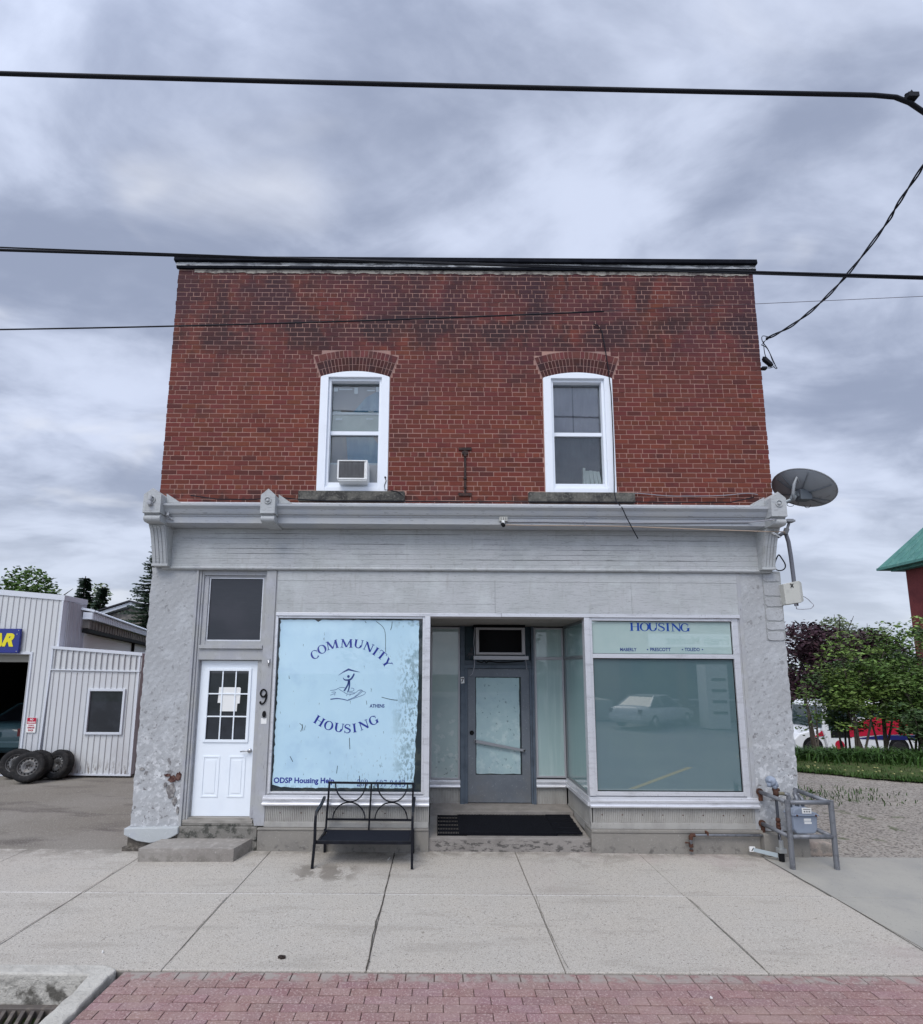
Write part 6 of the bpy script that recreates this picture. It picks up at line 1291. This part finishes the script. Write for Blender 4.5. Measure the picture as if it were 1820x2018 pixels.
g = MB(); g.box(-9.165, -9.12, GY + .121, GY + .75, 2.9, 4.0); 
for i in range(5): g.box(-9.12, -9.108, GY + .16 + i * .138, GY + .18 + i * .138, 2.9, 4.0)
g.build('parapet_return', mat('siding_side', (.40, .40, .43), .5), A)
g = MB(); frame_boxes(g, -13.06, -9.77, -.12, 2.76, .045, GY - .025, GY + .14, wb=.001, wt=.055); g.build('bay_door_frame', mat('cap_white', (.62, .65, .70), .4), A)
g = MB(); g.box(-13.0, -9.83, GY + .13, GY + .2, 2.52, 2.70); g.box(-13, -9.83, GY + .10, GY + .13, 2.60, 2.63); g.build('rolled_door', mat('door_beige', (.30, .29, .25), .6), A)
g = MB(); g.box(-16, -15.9, GY + .13, 15, -.12, 4); g.box(-16, -9.2, 14.9, 15, -.12, 3.6); g.prismz([(-16, GY + .81), (-9.4, GY + .81), (-12.4, 14.9), (-16, 14.9)], 3.30, 3.40); g.box(-9.35, -9.26, GY + .13, GY + .8, -.12, 3.3); g.box(-12.4, -9.5, 9.2, 9.25, 1.30, 1.33); g.build('interior_wall', mat('interior_dark', (.05, .05, .05), .9), A)
# annex
def atop(x): return 2.882 - (x + 9.199) * .0728
g = MB(); g.prism([(-9.199, -.05), (-9.199, atop(-9.199)), (-7.06, atop(-7.06)), (-7.12, -.05)], GY - .12, GY + .9); GA = g.build('annex_wall', steelsiding, A)
g = MB(); x = -9.15
while x < -7.12:
    for z0, z1, dy in ((2.36, atop(x) - .05, -.02), (-.04, 2.29, 0.0)):
        if z0 < 1 and -8.27 < x < -7.37:
            for a, b in ((-.04, .84), (1.92, 2.29)): g.prismz([(x, GY - .12), (x + .008, GY - .136), (x + .022, GY - .136), (x + .030, GY - .12)], a, b)
        else: g.prismz([(x, GY - .12), (x + .008, GY - .136 + dy), (x + .022, GY - .136 + dy), (x + .030, GY - .12)], z0, z1)
    x += .1385
g.build('steel_rib', mat('rib_shade', (.47, .48, .49), .5), GA)
g = MB(); g.prism([(-9.23, atop(-9.23) - .045), (-9.23, atop(-9.23) + .02), (-7.05, atop(-7.05) + .02), (-7.05, atop(-7.05) - .045)], GY - .16, GY + .9)
g.prism([(-9.21, 2.335), (-9.21, 2.355), (-7.07, 2.318), (-7.07, 2.298)], GY - .16, GY - .12); g.prism([(-9.225, 2.36), (-9.225, 2.86), (-9.19, 2.86), (-9.19, 2.36)], GY - .15, GY); g.prism([(-9.30, -.05), (-9.265, -.05), (-9.20, 2.33), (-9.235, 2.33)], GY - .15, GY - .01); g.box(-7.135, -7.09, GY - .145, GY + .0, -.05, 2.7)
g.prism([(-9.2, -.065), (-9.2, -.03), (-7.09, -.045), (-7.09, -.08)], GY - .15, GY - .10); g.build('steel_trim', mat('cap_white', (.62, .65, .70), .4), A)
g = MB(); g.box(-9.2, -7.0, GY - .05, GY + .6, -.3, -.06); g.build('footing', mat('dark_rubble', (.09, .08, .07), .95), A)
g = MB(); frame_boxes(g, -8.255, -7.375, .85, 1.90, .052, GY - .165, GY - .08); WFg = g.build('window_frame', mat('cap_white', (.62, .65, .70), .4), A, bevel=.004)
g = MB(); g.box(-8.20, -7.43, GY - .125, GY - .12, .905, 1.845); g.build('window_glass', darkglass, WFg)
g = MB(); g.box(-8.0, -7.7, GY - .128, GY - .1265, 1.40, 1.41)
# main roof and side wall running back from the street
def rot(p, o, d):
    dx, dy = d; return (o[0] + p[0] * dx + p[1] * dy, o[1] + p[0] * dy - p[1] * dx, p[2])
def rbox(mb, u0, u1, v0, v1, z0, z1, o=(-9.13, 5.95), d=(-.331, .944)):
    b = [(u0, v0, z0), (u1, v0, z0), (u1, v1, z0), (u0, v1, z0), (u0, v0, z1), (u1, v0, z1), (u1, v1, z1), (u0, v1, z1)]
    mb.add([rot(p, o, d) for p in b], [(0, 1, 2, 3), (7, 6, 5, 4), (4, 5, 1, 0), (5, 6, 2, 1), (6, 7, 3, 2), (7, 4, 0, 3)])
g = MB(); rbox(g, 0, 11, -.2, 0, -.1, 3.36)
for i in range(12): rbox(g, 0, 11, .0, .012 + .0, 2.5 + i * .072, 2.5 + i * .072 + .055)
g.build('side_wall', mat('clapboard', (.78, .79, .80), .6), A)
g = MB(); rbox(g, -.1, 11, -.4, .12, 3.40, 3.62); 
for i in range(40): rbox(g, -.1 + i * .28, .02 + i * .28, .12, .135, 3.34 + .02 * (i % 2), 3.60)
g.build('fascia', fasciabrown, A)
g = MB(); rbox(g, -.2, 11.1, .0, .20, 3.625, 3.80)
for i in range(60): rbox(g, -.19 + i * .19, -.15 + i * .19, .20, .215, 3.63, 3.80)
g.build('drip_edge', roofmetal, A)
g = MB(); rbox(g, -.15, 11, .0, .17, 3.28, 3.375); rbox(g, 5.2, 5.28, .02, .10, 2.6, 3.28); g.build('gutter', black, A)
g = MB(); _o, _d = (-9.13, 5.95), (-.331, .944)
def rpoly(u0, u1, dz): g.add([rot(p, _o, _d) for p in ((u0, .24, 3.81 + dz), (u1, .24, 3.81 + dz), (u1, -2.6, 4.30 + dz), (u0, -2.6, 4.30 + dz), (u0, .24, 3.84 + dz), (u1, .24, 3.84 + dz), (u1, -2.6, 4.36 + dz), (u0, -2.6, 4.36 + dz))], [(0, 1, 2, 3), (7, 6, 5, 4), (4, 5, 1, 0), (5, 6, 2, 1), (6, 7, 3, 2), (7, 4, 0, 3)])
rpoly(-.2, 11.2, 0)
for i in range(38): rpoly(-.18 + i * .3, -.14 + i * .3, .03)
g.build('roof', roofmetal, A)
# sign on the garage
A = root('garage_sign', (-11, GY - .08, 2.7), 'dark blue sign with yellow letters above the open garage bay', 'sign')
g = MB(); g.box(-12.9, -10.06, GY - .10, GY - .04, 2.73, 3.315); g.build('panel', signblue, A, bevel=.01)
t_ = text_mb('AR', .405, -10.50, 2.905, GY - .103, bold=.022, shear=.32, sx=1.05, depth=.004); t_.build('lettering', signyel, A)
g = MB()
for xx, zz in ((-10.10, 3.27), (-10.13, 3.18), (-10.10, 2.77), (-10.9, 2.76)): g.lathe([(0, -.01), (.012, -.008), (.012, 0)], (xx, GY - .10, zz), (0, 1, 0), 8)
g.build('rivet', chrome, A)
A = root('no_parking_sign', (-9.6, GY - .03, .9), 'small red and white NO PARKING sign on the ribbed wall by the garage door', 'sign')
g = MB(); g.box(-9.712, -9.49, GY - .03, GY - .022, .872, 1.215); PN = g.build('plate', sticker, A)
g = MB(); g.box(-9.708, -9.494, GY - .033, GY - .0305, 1.075, 1.211); g.build('red_panel', signred, A)
for s_, sz, zz, m_, w__ in (('NO', .062, 1.152, sticker, .075), ('PARKING', .052, 1.090, sticker, .185), ('IN FRONT OF', .026, 1.030, signred, .13), ('GARAGE', .056, .968, signred, .165), ('DOOR', .056, .905, signred, .12)):
    t_ = text_mb(s_, sz, 0, zz, GY - .0335, bold=.002, depth=.0004); ww = max(v[0] for v in t_.v) - min(v[0] for v in t_.v); t_.v = [(-9.6 + v[0] * w__ / ww, v[1], v[2]) for v in t_.v]; t_.build('lettering', m_, A)
# gable house behind
A = root('gabled_house', (-14.7, 17, -.2), 'small gabled house with white eaves behind the garage roof', 'house')
g = MB(); g.prism([(-17.0, 0), (-17.0, 4.5), (-14.6, 5.30), (-12.2, 4.5), (-12.2, 0)], 17, 24); g.build('wall', fasciabrown, A)
g = MB(); g.prism([(-17.4, 4.42), (-14.6, 5.36), (-11.8, 4.42), (-11.8, 4.58), (-14.6, 5.52), (-17.4, 4.58)], 16.7, 24.3); g.build('bargeboard', mat('cap_white', (.62, .65, .70), .4), A)
g = MB(); g.prism([(-17.5, 4.60), (-14.6, 5.54), (-11.7, 4.60), (-11.7, 4.64), (-14.6, 5.60), (-17.5, 4.64)], 16.6, 24.3); g.build('roof', mat('roof_dark', (.05, .05, .06), .8), A)
# ================================================================ TYRES
def make_wheel():
    A = root('spare_wheel', (0, 0, 0), 'x', 'wheel', 'old wheels leaning on the garage wall')
    g = MB(); R0, W_ = .325, .10
    prof = [(.195, -W_ * .86), (.215, -W_), (.27, -W_ * 1.08), (.305, -W_), (.322, -W_ * .72), (.325, -W_ * .3), (.325, W_ * .3), (.322, W_ * .72), (.305, W_), (.27, W_ * 1.08), (.215, W_), (.195, W_ * .86), (.195, -W_ * .86)]
    g.lathe(prof, (0, 0, 0), (0, 1, 0), 40); 
    for k in range(60):
        a = 2 * math.pi * k / 60
        for s_ in (-1, 1): g.tube([((R0 - .002) * math.cos(a), s_ * .02, (R0 - .002) * math.sin(a)), ((R0 - .004) * math.cos(a + .03), s_ * .085, (R0 - .004) * math.sin(a + .03))], .007, 4)
    g.build('tyre', rubber, A, smooth=True, local=True)
    g = MB(); g.lathe([(.20, -.085), (.193, -.09), (.185, -.06), (.175, -.05), (.165, -.045), (.145, -.062), (.12, -.068), (.085, -.05), (.075, -.045), (.03, -.045), (.03, -.03), (0, -.03)], (0, 0, 0), (0, 1, 0), 36); RM = g.build('rim', rimsteel, A, smooth=True, local=True)
    g = MB()
    for k in range(14):
        a = 2 * math.pi * k / 14; g.box(.152 * math.cos(a) - .012, .152 * math.cos(a) + .012, -.066, -.05, .152 * math.sin(a) - .014, .152 * math.sin(a) + .014)
    for k in range(5): a = 2 * math.pi * k / 5; g.lathe([(0, -.052), (.010, -.05), (.010, -.04)], (.055 * math.cos(a), 0, .055 * math.sin(a)), (0, 1, 0), 8)
    g.build('vent_hole', black, RM, local=True); return A
wh = make_wheel()
for i, (x, y, z, ry_, yaw, lb) in enumerate(((-8.93, 4.40, .24, 18, 12, 'dirty wheel with a steel rim at the front of the four leaning wheels'), (-9.62, 4.92, .22, 14, 14, 'leftmost wheel with its rim in shadow behind the front wheel'), (-9.05, 4.78, .215, 15, 18, 'wheel mostly hidden between the front wheel and the right hand wheel'), (-8.62, 4.86, .215, 14, -14, 'rightmost wheel leaning on the ribbed steel wall'))):
    o = wh if i == 0 else copy_tree(wh); o.location = (x, y, z - .012 * 1); o.rotation_euler = (R(-ry_), 0, R(yaw)); o['label'] = lb
# ================================================================ VEHICLES
def sedan(name, loc, yaw, paintm, label, L_=4.7, W_=1.82, H_=1.46, cat='car', plate=None):
    A = root(name, (0, 0, 0), label, cat); WL[A.name] = Vector((0, 0, 0)); hl = L_ / 2       # front towards +X
    def loft(mb, prof, ws):     # prof: (x, z) outline from rear to front top; ws half-widths bottom/top
        pass
    g = MB(); st_ = [(-hl, .42, .80, .70), (-hl + .08, .28, .98, .84), (-hl + .55, .24, 1.03, .89), (-.9, .22, 1.0, .91), (.6, .22, .98, .91), (1.15, .22, .95, .90), (hl - .45, .24, .82, .87), (hl - .08, .28, .70, .80), (hl, .40, .60, .66)]
    n = 12; vs = []
    for (x, zb, zt, w) in st_:
        w = w * W_ / 1.82; zt = zt * H_ / 1.46
        for k in range(n):
            a = 2 * math.pi * k / n + math.pi / n; cx_, cz_ = math.cos(a), math.sin(a); vs.append((x, w * (abs(cx_) ** .35) * (1 if cx_ > 0 else -1) * (.97 if cz_ > .5 else 1), (zb + zt) / 2 + (zt - zb) / 2 * (abs(cz_) ** .5) * (1 if cz_ > 0 else -1)))
    fs = [(i * n + k, (i + 1) * n + k, (i + 1) * n + (k + 1) % n, i * n + (k + 1) % n) for i in range(len(st_) - 1) for k in range(n)] + [tuple(range(n)), tuple(range(len(st_) * n - 1, (len(st_) - 1) * n - 1, -1))]
    g.add(vs, fs); BD = g.build('body', paintm, A, smooth=True, local=True)
    k = H_ / 1.46
    g = MB(); hw = .80 * W_ / 1.82; tw = .60 * W_ / 1.82; q = [(-hl + .75, .99 * k), (-hl + 1.45, 1.43 * k), (.15, 1.46 * k), (1.15, .95 * k)]
    def cab(mb, q, hw, tw, d=0.0):
        vs = [(q[0][0], -hw, q[0][1]), (q[1][0], -tw, q[1][1]), (q[2][0], -tw, q[2][1]), (q[3][0], -hw, q[3][1])]; vs += [(a, -b, c) for a, b, c in vs]
        mb.add(vs, [(0, 1, 2, 3)[::-1], (4, 5, 6, 7), (0, 1, 5, 4), (1, 2, 6, 5), (2, 3, 7, 6)])
    cab(g, q, hw, tw); g.build('window', darkglass, A, local=True)
    g = MB(); vs = [(q[1][0] - .03, -tw - .01, q[1][1] - .01), (q[1][0] - .03, tw + .01, q[1][1] - .01), (q[2][0] + .03, tw + .01, q[2][1] - .015), (q[2][0] + .03, -tw - .01, q[2][1] - .015)]; g.add([(a, b, c) for a, b, c in vs] + [(a, b * .95, c + .035) for a, b, c in vs], [(0, 1, 2, 3), (7, 6, 5, 4), (0, 4, 5, 1), (1, 5, 6, 2), (2, 6, 7, 3), (3, 7, 4, 0)])
    for s_ in (-1, 1):
        for (a, b, r_) in ((0, 1, .035), (3, 2, .03)): g.tube([(q[a][0], s_ * hw, q[a][1]), (q[b][0], s_ * tw, q[b][1])], r_, 5)
        g.tube([(-.55, s_ * hw, .98 * k), (-.6, s_ * tw, 1.44 * k)], .025, 5)
    g.build('roof', paintm, A, local=True)
    for s_ in (-1, 1):
        for x in (-hl + 1.0, hl - .9):
            g = MB(); g.lathe([(.19, -.10), (.30, -.11), (.325, -.08), (.325, .08), (.30, .11), (.19, .10)], (x, s_ * (W_ / 2 - .12), .325), (0, 1, 0), 24); T_ = g.build('wheel', rubber, A, smooth=True, local=True)
            g = MB(); g.lathe([(.20, 0), (.19, .02 * 1), (.06, .05), (0, .05)], (x, s_ * (W_ / 2 - .03), .325), (0, s_, 0), 16); g.build('rim', chrome, T_, local=True)
        g = MB(); g.box(-hl - .01, -hl + .10, s_ * .80 - .11 if s_ > 0 else s_ * .80 - .06, s_ * .80 + .06 if s_ > 0 else s_ * .80 + .11, .70 * k, .90 * k)
        for i, v in enumerate(g.v): g.v[i] = (v[0], v[1] * W_ / 1.95, v[2])
        g.build('taillight', mat('lamp_dark_red', (.10, .012, .016), .3, coat=.6), A, local=True, bevel=.01)
        g = MB(); g.box(hl - .16, hl - .02, s_ * .62 - .13, s_ * .62 + .13, .56, .68); g.build('headlight', mat('lamp_clear', (.5, .5, .5), .2, coat=1), A, local=True, bevel=.01)
    g = MB(); g.box(-hl - .05, -hl + .12, -.78 * W_ / 1.82, .78 * W_ / 1.82, .42, .60); g.build('bumper', paintm, A, local=True, bevel=.03)
    if plate:
        g = MB(); g.box(-hl - .062, -hl - .052, -.16, .16, plate - .075, plate + .075); P_ = g.build('licence_plate', sticker, A, local=True)
        t_ = text_mb('S-18', .10, 0, 0, 0, bold=.002, depth=.001); t_.v = [(-hl - .0635, -v[0], plate - .035 + v[2]) for v in t_.v]; t_.build('plate_lettering', vblue, P_, local=True)
    A.location = loc; A.rotation_euler = (0, 0, yaw); return A
sedan('parked_car', (-11.72, 8.95, -.13), R(90), painttl, 'dark teal car backed into the open garage bay', W_=1.75, H_=1.5, L_=4.6, plate=.78)
sedan('parked_car', (25.6, 42, -1.71), R(205), paintw, 'white car with its front showing past the shop corner', H_=1.65)
sedan('parked_car', (30.3, 41, -1.71), R(190), paintw, 'white car seen through the windscreen of the bus', H_=1.6)
sedan('parked_car', (10.3, -17.6, -.155), math.atan2(-.62, .78), paints, 'silver sedan parked across the street, seen reflected in the right shop window', L_=4.9, plate=.60)
# shuttle bus
A = root('shuttle_bus', (22.6, 19.6, -1.72), 'white shuttle bus with red and navy swoosh parked behind the saplings', 'bus')
BY0, BY1 = 18.6, 20.9; z0 = -1.72
g = MB(); g.prism([(19.25, z0 + .42), (19.05, z0 + 1.3), (19.18, z0 + 2.50), (19.45, z0 + 2.72), (28.0, z0 + 2.76), (28.15, z0 + 2.6), (28.15, z0 + .42)], BY0, BY1); BB = g.build('body', paintw, A, bevel=.06)
g = MB(); g.prism([(17.75, z0 + .42), (17.68, z0 + .85), (17.95, z0 + 1.12), (19.0, z0 + 1.38), (19.24, z0 + .42)], BY0 + .12, BY1 - .12); g.build('hood', paintw, A, bevel=.05)
g = MB(); g.box(19.30, 20.35, BY0 - .012, BY0 + .02, z0 + 1.30, z0 + 2.42); g.box(20.75, 27.6, BY0 - .012, BY0 + .02, z0 + 1.95, z0 + 2.42); g.prism([(19.03, z0 + 1.42), (19.15, z0 + 2.45), (19.2, z0 + 2.45), (19.1, z0 + 1.42)], BY0 + .1, BY1 - .1); g.build('window', mat('bus_glass', (.03, .05, .055), .1, coat=1), A)
g = MB(); g.box(19.26, 19.31, BY0 - .02, BY0 + .0, z0 + .8, z0 + 2.45); g.box(19.8, 19.84, BY0 - .02, BY0 - .012, z0 + 1.3, z0 + 2.42); g.build('pillar', paintw, A)
g = MB(); g.box(19.40, 20.42, BY0 - .016, BY0 - .0125, z0 + .95, z0 + 1.29); g.build('dark_door_panel', black, A)
g = MB(); yy = BY0 - .018; sw = [(20.3, 1.05), (20.3, 1.55), (20.8, 1.85), (21.6, 2.10), (22.6, 2.16), (27.9, 2.16), (27.9, 1.22), (22.0, 1.20)]
g.prism([(x, z0 + z * .93) for x, z in sw], yy - .004, yy); g.prism([(18.6, z0 + .95), (19.22, z0 + 1.38), (19.38, z0 + 1.38), (19.38, z0 + 1.08)], BY0 + .10 - .02, BY0 + .10); g.build('red_swoosh', vred, BB)
g = MB(); g.prism([(20.5, z0 + .92), (22, z0 + 1.09), (27.9, z0 + 1.10), (27.9, z0 + .90), (22, z0 + .86)], yy - .006, yy - .0045); g.build('navy_stripe', vblue, BB)
g = MB(); g.lathe([(0, -.004), (.23, -.004), (.23, 0)], (19.80, BY0 - .004, z0 + .60), (0, 1, 0), 20); g.build('red_emblem', vred, BB)
for x in (18.55, 24.6 - 1.9):
    g = MB(); g.lathe([(0, -.02), (.50, -.02), (.50, .0)], (x, BY0 - .0 if x > 19 else BY0 + .115, z0 + .48), (0, 1, 0), 24); AR_ = g.build('wheel_arch', black, A)
    g = MB(); g.lathe([(0, -.07), (.22, -.06), (.38, -.05), (.40, 0)], (x, BY0 - .0 if x > 19 else BY0 + .115, z0 + .40), (0, 1, 0), 24); g.build('wheel', rubber, A)
g = MB(); g.box(23.6, 24.9, BY0 - .02, BY0 - .0125, z0 + 1.4, z0 + 1.9); g.build('side_panel_dark', mat('bus_panel', (.06, .03, .035), .5), BB)
# ================================================================ CHURCH (right)
A = root('brick_church', (32, 20, -1.72), 'dark red brick building with green copper hip roof behind the saplings', 'building')
g = MB(); g.box(30.0, 43, 10, 24.9, -1.72, 9.2); g.build('wall', churchb, A)
g = MB(); g.box(29.95, 43, 9.95, 24.95, 4.75, 4.95); g.build('string_course', mat('string_brick', (.07, .02, .022), .8), A)
g = MB(); g.add([(29.1, 9, 9.3), (44, 9, 9.3), (44, 25.9, 9.3), (29.1, 25.9, 9.3), (32.7, 13, 14.9), (40, 13, 14.9), (40, 21.0, 14.9), (32.7, 21.0, 14.9)], [(3, 2, 1, 0), (0, 1, 5, 4), (1, 2, 6, 5), (2, 3, 7, 6), (3, 0, 4, 7), (4, 5, 6, 7)]); RF = g.build('roof', copper, A)
g = MB(); g.box(29.05, 44, 8.95, 25.95, 9.13, 9.29); g.box(29.5, 43.5, 9.4, 25.4, 8.97, 9.12); g.build('eave', copper, A)
g = MB()
for i in range(24):
    y = 9.6 + i * .68; yt = 13 + (y - 9) / 16.9 * 8.0; g.tube([(29.12, y, 9.33), (32.7, yt, 14.92)], .035, 4)
g.build('standing_seam', copper, RF)
# ================================================================ ACROSS THE STREET (seen only in the window reflections)
A = root('opposite_building', (14, -20, -.15), 'dark brick market building across the street, mirrored in the right shop window', 'building')
g = MB(); g.box(9.6, 30, -28, -20.0, -.15, 5.4); g.build('wall', mat('opp_brick', (.11, .055, .05), .85), A)
g = MB()
for a, b in ((10.3, 12.6), (13.2, 14.4), (15.2, 17.5)): g.box(a, b, -20.0, -19.96, 1.0, 2.95)
build_each(g, 'shop_window', darkglass, A)
g = MB()
for a, b in ((10.3, 12.6), (13.2, 14.4), (15.2, 17.5)): g.box(a - .05, b + .05, -19.95, -19.88, .92, 1.0)
g.box(9.5, 30, -19.98, -19.85, 3.15, 3.35); g.build('window_sill', mat('opp_trim', (.5, .5, .48), .7), A)
g = MB(); g.box(-6, 9.3, -27, -20.3, -.15, .9); g.build('low_wall', mat('opp_wall', (.42, .41, .38), .8), A)
A = root('market_sign', (13.2, -19.9, 3.6), 'long white market sign on the building opposite, mirrored in the right shop window', 'sign')
g = MB(); g.box(11.2, 16.4, -19.95, -19.88, 3.72, 4.42); g.build('board', mat('sign_board', (.85, .87, .87), .6), A)
t_ = text_mb('Fresh Market', .62, 13.8, 3.86, -19.875, bold=.01, flip=False, depth=.004); t_.v = [(27.6 - v[0], v[1], v[2]) for v in t_.v]
t_.f = [f[::-1] for f in t_.f]; t_.build('lettering', mat('sign_letter', (.12, .22, .20), .6), A)
A = root('ice_freezer', (12.7, -16.0, -.15), 'tall white cabinet with dark shelves across the street, mirrored in the right shop window', 'cabinet')
g = MB(); g.box(12.3, 13.3, -17.2, -16.4, -.15, 2.75); g.build('cabinet', mat('opp_cab', (.62, .63, .62), .5), A)
g = MB(); [g.box(12.55, 13.2, -16.4, -16.385, z, z + .12) for z in (.5, 1.0, 1.5, 2.0)]; g.build('shelf_opening', black, A)
tree('leafy_tree', 5.0, -24, -.2, 7.5, 2.8, lf_green, 'green tree across the street left of the market, seen only in reflections', 2500, .2, 10, .3)
tree('leafy_tree', -3.0, -26, -.2, 9.0, 3.4, lf_dark if False else lf_green, 'large green tree across the street mirrored in the left windows', 2500, .2, 10, .3)
# far tree line beyond the lots
g = MB(); bl = []
for i in range(110):
    x = -95 + i * 2.0 + rnd(-.8, .8); hh = rnd(2.0, 4.2); zb = -1.7 if x > 6 else -.3
    bl.append((x, 66 + rnd(-4, 4), zb + hh * .7, rnd(2.2, 3.4), hh * .75))
leaf_cloud(g, bl, 15000, .42, .5, (.5, 1.3))
o = g.build('distant_woods', lf_dark2); o['label'] = 'low line of far green trees beyond the lots'; struct(o, 'stuff')
